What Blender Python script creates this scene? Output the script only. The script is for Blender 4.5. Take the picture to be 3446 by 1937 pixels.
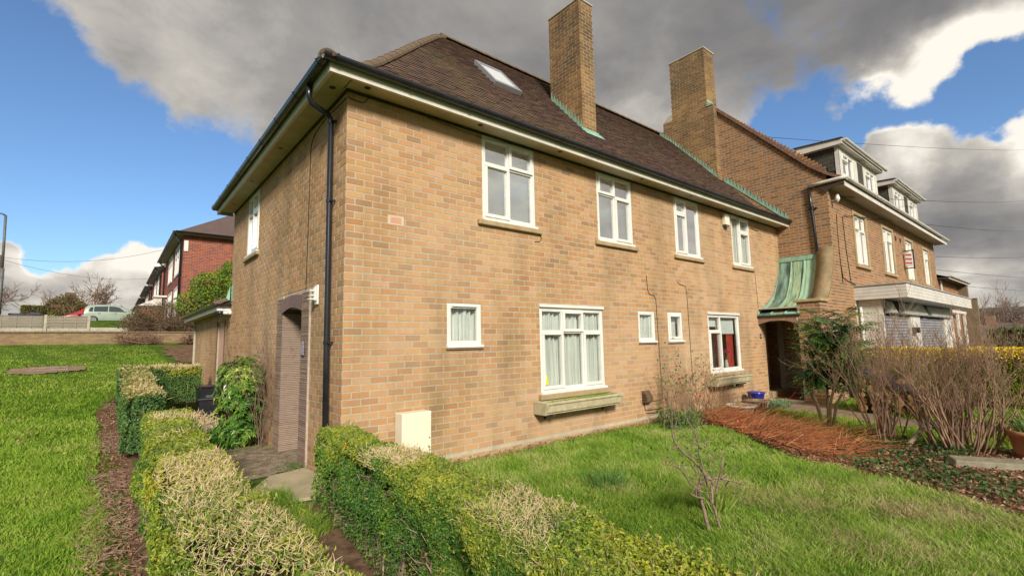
import bpy, math, random
import numpy as np
from mathutils import Vector, Matrix
for o in list(bpy.data.objects): bpy.data.objects.remove(o)
R=math.radians
rng=np.random.default_rng(7); random.seed(7)
SC=bpy.context.scene; COL=SC.collection
# ---------------------------------------------------------------- camera
CAM=np.array([-2.0526,-5.5489,1.5921])
yaw,pitch,roll=R(39.75774),R(6.36590),R(-1.08008)
cy,sy,cp,sp=math.cos(yaw),math.sin(yaw),math.cos(pitch),math.sin(pitch)
F_=np.array([sy*cp,cy*cp,sp]); r0=np.array([cy,-sy,0.]); u0=np.cross(r0,F_)
R_=r0*math.cos(roll)+u0*math.sin(roll); U_=u0*math.cos(roll)-r0*math.sin(roll)
cam=bpy.data.cameras.new('camera'); co=bpy.data.objects.new('camera',cam); COL.objects.link(co)
cam.lens=1612.684/3446*36; cam.sensor_width=36; cam.clip_end=3000; cam.clip_start=.05
M=Matrix(((R_[0],U_[0],-F_[0],CAM[0]),(R_[1],U_[1],-F_[1],CAM[1]),(R_[2],U_[2],-F_[2],CAM[2]),(0,0,0,1)))
co.matrix_world=M; SC.camera=co
# ---------------------------------------------------------------- light, exposure
SC.view_settings.view_transform='Standard'; SC.view_settings.look='None'
SC.view_settings.exposure=EXPO=1.1; SC.view_settings.gamma=1; SC.view_settings.use_curve_mapping=False
SUN_STR=2.5; SKY=0.1
sd=Vector((-.50,-1.0,0)).normalized(); SEL=R(30)
to_sun=Vector((sd.x*math.cos(SEL),sd.y*math.cos(SEL),math.sin(SEL)))
sl=bpy.data.lights.new('sun','SUN'); sl.energy=SUN_STR; sl.angle=R(13); sl.color=(1,.94,.84)
so=bpy.data.objects.new('sun',sl); COL.objects.link(so); so.rotation_euler=to_sun.to_track_quat('Z','Y').to_euler()
W=bpy.data.worlds.new('World'); SC.world=W; W.use_nodes=True
nt=W.node_tree; nt.nodes.clear()
def N(t,typ,**kw):
    n=t.nodes.new(typ)
    for k,v in kw.items():
        if k.startswith('i_'):
            n.inputs[int(k[2:])].default_value=v
        else: setattr(n,k,v)
    return n
def mth(t,op,a,b=None,c=None,clamp=False):
    n=t.nodes.new('ShaderNodeMath'); n.operation=op; n.use_clamp=clamp
    for i,v in enumerate((a,b,c)):
        if v is None: continue
        if isinstance(v,(int,float)): n.inputs[i].default_value=v
        else: t.links.new(v,n.inputs[i])
    return n.outputs[0]
def mixc(t,fac,a,b,bt='MIX'):
    n=t.nodes.new('ShaderNodeMix'); n.data_type='RGBA'; n.blend_type=bt
    for s,v in ((n.inputs[0],fac),(n.inputs[6],a),(n.inputs[7],b)):
        if isinstance(v,(int,float)): s.default_value=v
        elif isinstance(v,tuple): s.default_value=(*v,1) if len(v)==3 else v
        else: t.links.new(v,s)
    return n.outputs[2]
def ramp(t,fac,stops,interp='LINEAR'):
    n=t.nodes.new('ShaderNodeValToRGB'); n.color_ramp.interpolation=interp
    e=n.color_ramp.elements
    while len(e)<len(stops): e.new(.5)
    for el,(p,c) in zip(e,stops):
        el.position=p; el.color=(*c,1) if len(c)==3 else c
    t.links.new(fac,n.inputs[0]); return n.outputs[0]
sky=N(nt,'ShaderNodeTexSky',sky_type='NISHITA'); sky.sun_disc=False; sky.sun_elevation=SEL
sky.sun_rotation=math.atan2(to_sun.x,to_sun.y); sky.air_density=1.0; sky.dust_density=.4; sky.ozone_density=3.0
tc=N(nt,'ShaderNodeTexCoord'); D=tc.outputs['Generated']
nrm=N(nt,'ShaderNodeVectorMath',operation='NORMALIZE'); nt.links.new(D,nrm.inputs[0]); D=nrm.outputs[0]
sep=N(nt,'ShaderNodeSeparateXYZ'); nt.links.new(D,sep.inputs[0])
zz=mth(nt,'ADD',mth(nt,'ABSOLUTE',sep.outputs[2]),.22)
cmb=N(nt,'ShaderNodeCombineXYZ'); nt.links.new(mth(nt,'DIVIDE',sep.outputs[0],zz),cmb.inputs[0]); nt.links.new(mth(nt,'DIVIDE',sep.outputs[1],zz),cmb.inputs[1])
def wnoise(scale,det,rough,dist=0,off=0):
    n=N(nt,'ShaderNodeTexNoise'); n.inputs['Scale'].default_value=scale; n.inputs['Detail'].default_value=det
    n.inputs['Roughness'].default_value=rough; n.inputs['Distortion'].default_value=dist
    ad=N(nt,'ShaderNodeVectorMath',operation='ADD'); nt.links.new(cmb.outputs[0],ad.inputs[0]); ad.inputs[1].default_value=(off,off*.7,off*.3)
    nt.links.new(ad.outputs[0],n.inputs['Vector']); return n.outputs[0]
def wv(scale,amp,det):
    n=N(nt,'ShaderNodeTexNoise'); n.inputs['Scale'].default_value=scale; n.inputs['Detail'].default_value=det; n.inputs['Roughness'].default_value=.55; nt.links.new(D,n.inputs['Vector'])
    s=N(nt,'ShaderNodeVectorMath',operation='SUBTRACT'); nt.links.new(n.outputs['Color'],s.inputs[0]); s.inputs[1].default_value=(.5,.5,.5)
    m=N(nt,'ShaderNodeVectorMath',operation='SCALE'); nt.links.new(s.outputs[0],m.inputs[0]); m.inputs[3].default_value=amp; return m.outputs[0]
def vadd(a,b):
    n=N(nt,'ShaderNodeVectorMath',operation='ADD'); nt.links.new(a,n.inputs[0]); nt.links.new(b,n.inputs[1]); return n.outputs[0]
wd=N(nt,'ShaderNodeVectorMath',operation='NORMALIZE'); nt.links.new(vadd(vadd(D,wv(5.,.15,3)),wv(17.,.07,5)),wd.inputs[0]); DW=wd.outputs[0]
def blob(d,r,amp):
    v=Vector(d).normalized()
    n=N(nt,'ShaderNodeVectorMath',operation='DOT_PRODUCT'); nt.links.new(DW,n.inputs[0]); n.inputs[1].default_value=v
    e=mth(nt,'EXPONENT',mth(nt,'MULTIPLY',mth(nt,'SUBTRACT',n.outputs['Value'],1.0),2.0/(r*r)))
    return mth(nt,'MULTIPLY',e,amp)
def total(base,blobs):
    s=base
    for b in blobs:
        v=blob(*b); s=mth(nt,'ADD',s,v)
    return s
n1=wnoise(1.5,9,.55,.25,3.1); n2=wnoise(3.6,8,.6,.1,9.7)
n3=N(nt,'ShaderNodeTexNoise'); n3.inputs['Scale'].default_value=5.5; n3.inputs['Detail'].default_value=10; n3.inputs['Roughness'].default_value=.62; n3.inputs['Distortion'].default_value=.15; nt.links.new(D,n3.inputs['Vector'])
n4=N(nt,'ShaderNodeTexNoise'); n4.inputs['Scale'].default_value=15; n4.inputs['Detail'].default_value=8; n4.inputs['Roughness'].default_value=.6; nt.links.new(D,n4.inputs['Vector'])
nn=mth(nt,'ADD',mth(nt,'ADD',mth(nt,'MULTIPLY',n1,.34),mth(nt,'MULTIPLY',n2,.18)),mth(nt,'ADD',mth(nt,'MULTIPLY',n3.outputs[0],.34),mth(nt,'MULTIPLY',n4.outputs[0],.16)))
cov=total(mth(nt,'MULTIPLY',mth(nt,'SUBTRACT',nn,.5),3.3),[
 ((0,0,1),9,.42),
 ((-.04,.96,.25),.20,-.95),((-.22,.92,.30),.22,-.9),((-.5,.85,.30),.40,-.8),((.10,.97,.20),.12,-.7),((-.30,.88,.42),.14,-.5),
 ((-.06,.90,.45),.10,.55),((.06,.90,.46),.12,.45),((.0,1,.02),.11,.85),((-.14,1,.03),.12,.8),((.10,1,.08),.10,.75),((-.135,.99,.125),.035,1.5),((.05,1,.10),.06,1.1),((-.05,1,.085),.05,.9),((.10,.98,.14),.04,1.0),((-.3,1,.05),.14,.7),((.05,.99,.10),.05,.7),
 ((.88,.30,.345),.075,-1.05),((.925,.20,.325),.06,-1.1),((.95,.13,.335),.055,-1.1),((.96,.05,.345),.06,-1.1),((.97,.07,.285),.05,-.9),((1,-.05,.31),.09,-.9),
 ((.93,.13,.385),.07,.5),((.92,.0,.42),.1,.45),((.94,.17,.27),.055,.9),((.98,.09,.19),.14,.8),((.99,.1,.06),.2,.5)])
mask=mth(nt,'SMOOTHSTEP',cov,.0,.22) if False else None
mr=N(nt,'ShaderNodeMapRange',interpolation_type='SMOOTHSTEP'); nt.links.new(cov,mr.inputs[0]); mr.inputs[1].default_value=-.02; mr.inputs[2].default_value=.34
mask=mr.outputs[0]
bri=total(mth(nt,'MULTIPLY',mth(nt,'SUBTRACT',mth(nt,'ADD',mth(nt,'MULTIPLY',wnoise(2.3,7,.55,.3,21.),.6),mth(nt,'ADD',mth(nt,'MULTIPLY',n3.outputs[0],.25),mth(nt,'MULTIPLY',n4.outputs[0],.2))),.525),1.5),[
 ((0,0,1),9,.46),
 ((.82,.26,.50),.20,-.16),((.60,.5,.6),.3,-.06),((.97,.02,.5),.10,-.16),((.03,.89,.45),.22,.10),
 ((.75,.50,.40),.10,.20),((.80,.40,.38),.08,.2),((.93,.09,.385),.055,.75),((.915,.18,.355),.05,.75),((.96,.0,.395),.07,.7),
 ((.95,.145,.27),.055,.6),((.985,.09,.185),.085,-.22),((.97,.17,.20),.05,-.05),((.99,.04,.24),.05,.35),((1,.0,.27),.05,.5),((.99,.11,.085),.13,.35),
 ((0,1,.05),.25,.30),((.12,.99,.12),.1,.25),((.05,.99,.155),.06,.3),((-.10,.99,.12),.04,.2),
 ((-.3,-1,.35),.25,.35),((.35,-1,.5),.28,.45),((.8,-.8,.25),.25,.3)])
# thin edges of a cloud let the light through
edge=mth(nt,'SUBTRACT',1.0,mth(nt,'MULTIPLY',mth(nt,'SUBTRACT',cov,.06),2.2,clamp=True),clamp=True)
bri=mth(nt,'ADD',bri,mth(nt,'MULTIPLY',edge,.20),clamp=True)
ccol=ramp(nt,bri,[(0,(.125,.125,.135)),(.30,(.20,.195,.195)),(.55,(.32,.305,.29)),(.78,(.55,.515,.46)),(1,(.90,.85,.76))])
sc=N(nt,'ShaderNodeVectorMath',operation='SCALE'); nt.links.new(ccol,sc.inputs[0]); sc.inputs[3].default_value=.53/SKY
tint=mixc(nt,1.0,sky.outputs[0],(.56,.65,.73),'MULTIPLY')
out=mixc(nt,mask,tint,sc.outputs[0])
bg=N(nt,'ShaderNodeBackground'); bg.inputs[1].default_value=SKY; nt.links.new(out,bg.inputs[0])
wo=N(nt,'ShaderNodeOutputWorld'); nt.links.new(bg.outputs[0],wo.inputs[0])
# ---------------------------------------------------------------- materials
MATS={}
def mat(name,cols,scale=8,rough=.8,bump=.0,bscale=60,rnd=None,rcols=None,rmix=.6,spec=.3,metal=0,stretch=None,detail=6,big=None,lo=.35,hi=.65,streak=None):
    """cols: 2+ colours blended by noise in world space; rnd 'obj'/'isl' picks rcols piece by piece"""
    if name in MATS: return MATS[name]
    m=bpy.data.materials.new(name); m.use_nodes=True; t=m.node_tree; b=t.nodes['Principled BSDF']
    g=N(t,'ShaderNodeNewGeometry'); P=g.outputs['Position']
    if stretch:
        mp=N(t,'ShaderNodeMapping'); mp.inputs['Scale'].default_value=stretch; t.links.new(P,mp.inputs[0]); P=mp.outputs[0]
    n=N(t,'ShaderNodeTexNoise'); n.inputs['Scale'].default_value=scale; n.inputs['Detail'].default_value=detail; n.inputs['Roughness'].default_value=.6
    t.links.new(P,n.inputs['Vector'])
    k=len(cols)
    c=ramp(t,n.outputs[0],[(lo+(hi-lo)*i/max(1,k-1),cols[i]) for i in range(k)]) if k>1 else None
    if c is None:
        rg=N(t,'ShaderNodeRGB'); rg.outputs[0].default_value=(*cols[0],1); c=rg.outputs[0]
    if rnd:
        if rnd=='obj': s=N(t,'ShaderNodeObjectInfo').outputs['Random']
        else: s=g.outputs['Random Per Island']
        rc=ramp(t,s,[((i+.0)/(len(rcols)-1),rcols[i]) for i in range(len(rcols))])
        c=mixc(t,rmix,c,rc)
    if big:
        nb=N(t,'ShaderNodeTexNoise'); nb.inputs['Scale'].default_value=big[0]; nb.inputs['Detail'].default_value=3; t.links.new(g.outputs['Position'],nb.inputs['Vector'])
        f=mth(t,'MULTIPLY',mth(t,'SUBTRACT',nb.outputs[0],.42),big[2],clamp=True)
        c=mixc(t,f,c,big[1])
    if streak:
        mp2=N(t,'ShaderNodeMapping'); mp2.inputs['Scale'].default_value=(1,1,streak[1]); t.links.new(g.outputs['Position'],mp2.inputs[0])
        ns=N(t,'ShaderNodeTexNoise'); ns.inputs['Scale'].default_value=streak[0]; ns.inputs['Detail'].default_value=6; ns.inputs['Roughness'].default_value=.65; t.links.new(mp2.outputs[0],ns.inputs['Vector'])
        c=mixc(t,mth(t,'MULTIPLY',mth(t,'SUBTRACT',ns.outputs[0],.46),streak[3],clamp=True),c,streak[2])
    t.links.new(c,b.inputs['Base Color'])
    b.inputs['Roughness'].default_value=rough; b.inputs['Metallic'].default_value=metal
    b.inputs['Specular IOR Level'].default_value=spec
    if bump:
        n2=N(t,'ShaderNodeTexNoise'); n2.inputs['Scale'].default_value=bscale; n2.inputs['Detail'].default_value=4; t.links.new(g.outputs['Position'],n2.inputs['Vector'])
        bp=N(t,'ShaderNodeBump'); bp.inputs['Strength'].default_value=bump; bp.inputs['Distance'].default_value=.01
        t.links.new(n2.outputs[0],bp.inputs['Height']); t.links.new(bp.outputs[0],b.inputs['Normal'])
    MATS[name]=m; return m
def leafmat(name,cols,rnd='isl',rough=.5,trans=.25,spec=.35):
    if name in MATS: return MATS[name]
    m=bpy.data.materials.new(name); m.use_nodes=True; t=m.node_tree; b=t.nodes['Principled BSDF']
    g=N(t,'ShaderNodeNewGeometry')
    s=g.outputs['Random Per Island'] if rnd=='isl' else N(t,'ShaderNodeObjectInfo').outputs['Random']
    n=N(t,'ShaderNodeTexNoise'); n.inputs['Scale'].default_value=1.7; n.inputs['Detail'].default_value=3; t.links.new(g.outputs['Position'],n.inputs['Vector'])
    n9=N(t,'ShaderNodeTexNoise'); n9.inputs['Scale'].default_value=.55; n9.inputs['Detail'].default_value=5; t.links.new(g.outputs['Position'],n9.inputs['Vector'])
    f=mth(t,'ADD',mth(t,'MULTIPLY',s,.58),mth(t,'ADD',mth(t,'MULTIPLY',mth(t,'SUBTRACT',n.outputs[0],.5),1.2),mth(t,'MULTIPLY',mth(t,'SUBTRACT',n9.outputs[0],.5),.9))); f=mth(t,'ADD',f,.21,clamp=True)
    c=ramp(t,f,[(i/(len(cols)-1),cols[i]) for i in range(len(cols))])
    t.links.new(c,b.inputs['Base Color']); b.inputs['Roughness'].default_value=rough; b.inputs['Specular IOR Level'].default_value=spec
    tr=N(t,'ShaderNodeBsdfTranslucent'); t.links.new(c,tr.inputs[0]); mx=N(t,'ShaderNodeMixShader'); mx.inputs[0].default_value=trans
    t.links.new(b.outputs[0],mx.inputs[1]); t.links.new(tr.outputs[0],mx.inputs[2]); t.links.new(mx.outputs[0],t.nodes['Material Output'].inputs[0])
    MATS[name]=m; return m
def glassmat(name,tint=(.9,.95,.95),refl=1.0):
    m=bpy.data.materials.new(name); m.use_nodes=True; t=m.node_tree; t.nodes.remove(t.nodes['Principled BSDF'])
    tr=N(t,'ShaderNodeBsdfTransparent'); tr.inputs[0].default_value=(*tint,1)
    gl=N(t,'ShaderNodeBsdfGlossy'); gl.inputs['Roughness'].default_value=.01; gl.inputs[0].default_value=(1,1,1,1)
    fr=N(t,'ShaderNodeLayerWeight'); fr.inputs[0].default_value=.5
    f=mth(t,'MULTIPLY',mth(t,'ADD',mth(t,'MULTIPLY',mth(t,'POWER',fr.outputs['Facing'],4.0),.9),.05),refl,clamp=True)
    mx=N(t,'ShaderNodeMixShader'); t.links.new(f,mx.inputs[0]); t.links.new(tr.outputs[0],mx.inputs[1]); t.links.new(gl.outputs[0],mx.inputs[2])
    t.links.new(mx.outputs[0],t.nodes['Material Output'].inputs[0]); MATS[name]=m; return m
# ---------------------------------------------------------------- mesh building
def fast(name,V,Fs,m,parent=None,smooth=False):
    """V (n,3), Fs list of (m,k) index arrays; verts in world metres"""
    V=np.asarray(V,dtype=np.float32)
    if parent is not None: V=V-np.array(wl(parent),dtype=np.float32)
    me=bpy.data.meshes.new(name); Fs=[f for f in Fs if len(f)]
    me.vertices.add(len(V)); me.vertices.foreach_set('co',V.ravel())
    idx=np.concatenate([f.ravel() for f in Fs]).astype(np.int32)
    st=[];p=0
    for f in Fs:
        st.append(p+np.arange(len(f))*f.shape[1]); p+=f.size
    me.loops.add(len(idx)); me.loops.foreach_set('vertex_index',idx)
    st=np.concatenate(st).astype(np.int32); me.polygons.add(len(st)); me.polygons.foreach_set('loop_start',st)
    me.update(calc_edges=True)
    me.polygons.foreach_set('use_smooth',np.full(len(st),bool(smooth)))
    if m is not None: me.materials.append(m)
    o=bpy.data.objects.new(name,me); COL.objects.link(o)
    if parent is not None: o.parent=parent
    return o
class MB:
    def __init__(s): s.v=[];s.f=[]
    def add(s,vs,fs):
        b=len(s.v); s.v+=[tuple(map(float,v)) for v in vs]; s.f+=[tuple(b+i for i in f) for f in fs]; return s
    def box(s,x0,x1,y0,y1,z0,z1):
        return s.add([(x0,y0,z0),(x1,y0,z0),(x1,y1,z0),(x0,y1,z0),(x0,y0,z1),(x1,y0,z1),(x1,y1,z1),(x0,y1,z1)],
          [(0,3,2,1),(4,5,6,7),(0,1,5,4),(1,2,6,5),(2,3,7,6),(3,0,4,7)])
    def tbox(s,T,u0,u1,d0,d1,z0,z1):
        P=[T(u,d,z) for z in (z0,z1) for u,d in ((u0,d0),(u1,d0),(u1,d1),(u0,d1))]
        return s.add(P,[(0,3,2,1),(4,5,6,7),(0,1,5,4),(1,2,6,5),(2,3,7,6),(3,0,4,7)])
    def quad(s,a,b,c,d): return s.add([a,b,c,d],[(0,1,2,3)])
    def tube(s,pts,r,k=8,caps=True):
        pts=[Vector(p) for p in pts]; n=len(pts); rs=r if isinstance(r,(list,tuple)) else [r]*n
        b=len(s.v); ref=None
        for i,p in enumerate(pts):
            d=(pts[min(i+1,n-1)]-pts[max(i-1,0)]).normalized()
            if ref is None: ref=d.orthogonal().normalized()
            a=(ref-d*ref.dot(d))
            a=a.normalized() if a.length>1e-5 else d.orthogonal().normalized(); ref=a; c=d.cross(a)
            for j in range(k):
                t=2*math.pi*j/k; s.v.append(tuple(p+(a*math.cos(t)+c*math.sin(t))*rs[i]))
        for i in range(n-1):
            for j in range(k):
                s.f.append((b+i*k+j,b+i*k+(j+1)%k,b+(i+1)*k+(j+1)%k,b+(i+1)*k+j))
        if caps: s.f.append(tuple(b+j for j in reversed(range(k)))); s.f.append(tuple(b+(n-1)*k+j for j in range(k)))
        return s
    def lathe(s,c,prof,k=20,sx=1,sy=1):
        b=len(s.v)
        for r,z in prof:
            for j in range(k):
                t=2*math.pi*j/k; s.v.append((c[0]+r*math.cos(t)*sx,c[1]+r*math.sin(t)*sy,c[2]+z))
        for i in range(len(prof)-1):
            for j in range(k): s.f.append((b+i*k+j,b+i*k+(j+1)%k,b+(i+1)*k+(j+1)%k,b+(i+1)*k+j))
        return s
    def extrude(s,poly,fn,a,b_):
        """poly of 2D pts, fn(p,q,t)->xyz, between t=a and t=b_"""
        n=len(poly); b=len(s.v)
        for t in (a,b_):
            for p,q in poly: s.v.append(tuple(fn(p,q,t)))
        for i in range(n): s.f.append((b+i,b+(i+1)%n,b+n+(i+1)%n,b+n+i))
        s.f.append(tuple(b+i for i in reversed(range(n)))); s.f.append(tuple(b+n+i for i in range(n)))
        return s
    def build(s,name,m,parent=None,smooth=False,local=False):
        me=bpy.data.meshes.new(name)
        off=Vector((0,0,0)) if (parent is None or local) else Vector(wl(parent))
        me.from_pydata([tuple(Vector(v)-off) for v in s.v],[],s.f); me.update()
        if smooth:
            me.polygons.foreach_set('use_smooth',[True]*len(me.polygons))
        if m is not None: me.materials.append(m)
        o=bpy.data.objects.new(name,me); COL.objects.link(o)
        if parent is not None: o.parent=parent
        return o
def wl(o):
    v=Vector(o.location)
    while o.parent: o=o.parent; v+=o.location
    return v
def tag(o,label=None,cat=None,group=None,kind=None):
    if label: o['label']=label
    if cat: o['category']=cat
    if group: o['group']=group
    if kind: o['kind']=kind
    return o
def empty(name,loc,label,cat,group=None,rz=0):
    o=bpy.data.objects.new(name,None); COL.objects.link(o); o.location=loc; o.rotation_euler[2]=rz; o.empty_display_size=.2
    return tag(o,label,cat,group)
def struct(o): o['kind']='structure'; return o
def bevel(o,w=.01,seg=2):
    md=o.modifiers.new('bevel','BEVEL'); md.width=w; md.segments=seg; md.limit_method='ANGLE'; md.angle_limit=R(40); return o
def copy_tree(o,parent=None):
    c=o.copy(); COL.objects.link(c); c.parent=parent
    for ch in list(o.children): copy_tree(ch,c)
    return c
# vectorised vegetation primitives
def unit(v): return v/np.maximum(1e-9,np.linalg.norm(v,axis=1,keepdims=True))
def leaves(P,Nn,L,Wd,fold=.25,updir=None,jit=.6,base=False):
    """folded 4-point leaves centred on P, facing roughly Nn"""
    n=len(P); Nn=unit(Nn+rng.normal(0,jit,(n,3)))
    t=rng.normal(0,1,(n,3)) if updir is None else updir+rng.normal(0,.35,(n,3))
    A=unit(t-Nn*(t*Nn).sum(1,keepdims=True)); B=np.cross(Nn,A)
    L=(np.ones(n)*L*rng.uniform(.7,1.25,n))[:,None]; Wd=(np.ones(n)*Wd*rng.uniform(.8,1.2,n))[:,None]
    s=0 if base else -.5
    b=P+A*L*s; tip=P+A*L*(s+1)-Nn*L*.12; l=P+A*L*(s+.45)+B*Wd*.5+Nn*Wd*fold; r=P+A*L*(s+.45)-B*Wd*.5+Nn*Wd*fold
    V=np.stack([b,r,tip,l],1).reshape(-1,3); i=np.arange(n)[:,None]*4
    return V,np.concatenate([i+[0,1,2],i+[0,2,3]],0)
def sticks(P0,P1,r0,r1,k=3):
    P0=np.asarray(P0,float);P1=np.asarray(P1,float);n=len(P0)
    d=unit(P1-P0); ref=np.where(np.abs(d[:,2:3])>.9,np.array([[1.,0,0]]),np.array([[0,0,1.]]))
    a=unit(np.cross(d,ref)); b=np.cross(d,a); r0=np.broadcast_to(np.asarray(r0,float),(n,))[:,None]; r1=np.broadcast_to(np.asarray(r1,float),(n,))[:,None]
    V=[]
    for PP,rr in ((P0,r0),(P1,r1)):
        for j in range(k):
            t=2*math.pi*j/k; V.append(PP+(a*math.cos(t)+b*math.sin(t))*rr)
    V=np.stack(V,1).reshape(-1,3); i=np.arange(n)[:,None]*2*k
    Fq=np.concatenate([i+[j,(j+1)%k,k+(j+1)%k,k+j] for j in range(k)],0)
    return V,Fq
def blades(P,H,Wd,lean=.5,dirs=None):
    n=len(P); th=rng.uniform(0,2*math.pi,n); lv=np.stack([np.cos(th),np.sin(th),np.zeros(n)],1)
    if dirs is not None: lv=unit(lv*.8+dirs)
    ph=rng.uniform(0,2*math.pi,n); w=np.stack([np.cos(ph),np.sin(ph),np.zeros(n)],1)*(Wd*rng.uniform(.7,1.3,n))[:,None]*.5
    H=np.ones(n)*H*rng.uniform(.4,1.35,n); le=(lean*rng.uniform(.3,1.5,n)*H)[:,None]; up=np.array([[0,0,1.]])
    m=P+up*(H*.55)[:,None]+lv*le*.35; tip=P+up*(H*.92)[:,None]+lv*le
    V=np.stack([P-w,P+w,m+w*.8,m-w*.8,tip],1).reshape(-1,3); i=np.arange(n)[:,None]*5
    return V,[np.concatenate([i+[0,1,2],i+[0,2,3],i+[3,2,4]],0)]
def inpoly(x,y,poly):
    ins=np.zeros(len(x),bool); n=len(poly)
    for i in range(n):
        x0,y0=poly[i]; x1,y1=poly[(i+1)%n]
        c=((y0>y)!=(y1>y))&(x<(x1-x0)*(y-y0)/((y1-y0) if y1!=y0 else 1e-9)+x0); ins^=c
    return ins
_ph=np.random.default_rng(3).uniform(0,6.28,(12,3)); _fr=np.random.default_rng(4).normal(0,1,(12,3))
def vn(P,s):
    """cheap smooth noise in about -1..1"""
    P=np.atleast_2d(P)*s; v=0
    for i in range(12): v=v+np.sin(P@_fr[i]*(1+.25*i)+_ph[i,0])/(1+.25*i)
    return v/2.6
def pix(P):
    d=np.atleast_2d(P)-CAM; z=d@F_; return d@R_/z*1612.684+1723, 968.5-d@U_/z*1612.684, z
# ---------------------------------------------------------------- material palette
BR=[(.43,.22,.095),(.50,.29,.12),(.40,.19,.08),(.53,.33,.17),(.33,.18,.09),(.48,.25,.13),(.50,.30,.13),(.39,.18,.08),(.27,.165,.095),(.45,.28,.11),(.53,.32,.20),(.44,.23,.10)]
BR2=[(.30,.135,.055),(.38,.185,.075),(.24,.115,.055),(.17,.095,.055),(.36,.17,.085),(.28,.15,.06),(.13,.08,.055),(.33,.17,.06)]
RB=[(.30,.085,.05),(.22,.06,.045),(.10,.045,.06),(.36,.11,.05),(.26,.07,.045),(.13,.05,.055)]
mortar=mat('mortar',[(.42,.37,.27),(.50,.45,.34)],scale=14,bump=.5,bscale=160,big=(.5,(.36,.31,.22),1.4),streak=(1.3,.30,(.22,.18,.11),2.0))
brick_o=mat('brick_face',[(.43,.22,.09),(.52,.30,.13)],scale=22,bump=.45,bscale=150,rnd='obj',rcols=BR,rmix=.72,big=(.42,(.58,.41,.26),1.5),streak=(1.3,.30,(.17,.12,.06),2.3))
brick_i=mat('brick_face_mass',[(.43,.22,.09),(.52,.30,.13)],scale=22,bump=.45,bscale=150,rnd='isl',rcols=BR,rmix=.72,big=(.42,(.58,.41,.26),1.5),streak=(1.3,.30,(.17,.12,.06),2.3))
brick2_o=mat('brown_brick',[(.36,.18,.08),(.42,.22,.10)],scale=22,bump=.9,bscale=130,rnd='obj',rcols=BR2,rmix=.7)
brick2_i=mat('brown_brick_mass',[(.36,.18,.08),(.42,.22,.10)],scale=22,bump=.9,bscale=130,rnd='isl',rcols=BR2,rmix=.7)
redb_i=mat('red_brick_mass',[(.30,.09,.05),(.24,.07,.045)],scale=12,bump=.5,rnd='isl',rcols=RB,rmix=.8)
redb_o=mat('red_brick',[(.30,.09,.05),(.24,.07,.045)],scale=12,bump=.5,rnd='obj',rcols=RB,rmix=.8)
redmort=mat('red_wall_mortar',[(.36,.19,.12),(.42,.24,.16)],scale=10)
upvc=mat('white_upvc',[(.68,.66,.61),(.75,.73,.68)],scale=4,rough=.35,spec=.5,streak=(3,.4,(.48,.45,.38),.9))
upvc2=mat('weathered_white_paint',[(.55,.52,.47),(.68,.64,.58)],scale=5,rough=.6,big=(1.2,(.40,.36,.30),1.0))
soffm=mat('soffit_board',[(.44,.38,.24),(.52,.46,.31)],scale=5,rough=.7,bump=.1,big=(2.2,(.32,.25,.14),1.5))
blackp=mat('black_plastic',[(.010,.012,.016),(.018,.02,.026)],scale=8,rough=.28,spec=.6)
darkv=mat('dark_void',[(.01,.01,.01)],rough=1)
tile_o=mat('roof_tile',[(.075,.045,.038),(.13,.075,.055)],scale=9,bump=.6,bscale=90,rnd='obj',rcols=[(.055,.036,.036),(.14,.072,.055),(.085,.05,.046),(.18,.095,.068),(.065,.045,.05),(.21,.12,.085)],rmix=.8,big=(.9,(.14,.125,.06),1.5),streak=(1.2,.8,(.055,.05,.03),1.3))
tile_i=mat('roof_tile_mass',[(.075,.045,.038),(.13,.075,.055)],scale=9,bump=.6,bscale=90,rnd='isl',rcols=[(.055,.036,.036),(.14,.072,.055),(.085,.05,.046),(.18,.095,.068),(.065,.045,.05),(.21,.12,.085)],rmix=.8,big=(.9,(.14,.125,.06),1.5),streak=(1.2,.8,(.055,.05,.03),1.3))
hipm=mat('hip_tile_clay',[(.11,.075,.05),(.17,.115,.075)],scale=18,bump=.8,bscale=60,big=(4,(.13,.12,.05),1.2))
copper=mat('verdigris_copper',[(.20,.38,.28),(.30,.50,.38)],scale=5,rough=.6,stretch=(3,3,.8),big=(3.2,(.16,.20,.12),2.0))
copperr=mat('verdigris_roof',[(.13,.30,.22),(.26,.50,.37),(.38,.60,.42)],scale=2.4,rough=.5,bump=.15,stretch=(1.2,2.6,.5),big=(1.6,(.10,.11,.075),2.6),spec=.5)
stone=mat('sandstone',[(.34,.24,.13),(.44,.33,.19)],scale=7,bump=.5,bscale=80,big=(2,(.20,.17,.09),1.2))
trough_m=mat('lichened_concrete',[(.40,.34,.21),(.52,.46,.31)],scale=10,bump=.6,bscale=70,big=(6,(.28,.26,.13),1.3))
concm=mat('pale_concrete',[(.36,.33,.26),(.48,.44,.36)],scale=6,bump=.4,big=(2,(.26,.22,.15),1.0))
glass=glassmat('window_glass',(.90,.94,.93))
skyglass=glassmat('upper_window_glass',(.80,.84,.84),7.5)
curt=mat('net_curtain',[(.50,.47,.43),(.82,.77,.71)],scale=2,rough=.9,stretch=(22,22,.5))
blind=mat('pale_blind',[(.70,.68,.65),(.78,.76,.73)],scale=2,rough=.9)
pinkb=mat('pink_white_blind',[(.66,.58,.55),(.74,.66,.62)],scale=2,rough=.9)
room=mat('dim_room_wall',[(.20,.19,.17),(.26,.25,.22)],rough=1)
redcloth=mat('red_cloth',[(.35,.03,.025),(.48,.06,.04)],scale=6,rough=.9)
metalw=mat('cream_enamel',[(.72,.68,.52),(.76,.72,.57)],scale=3,rough=.4,spec=.5)
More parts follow.
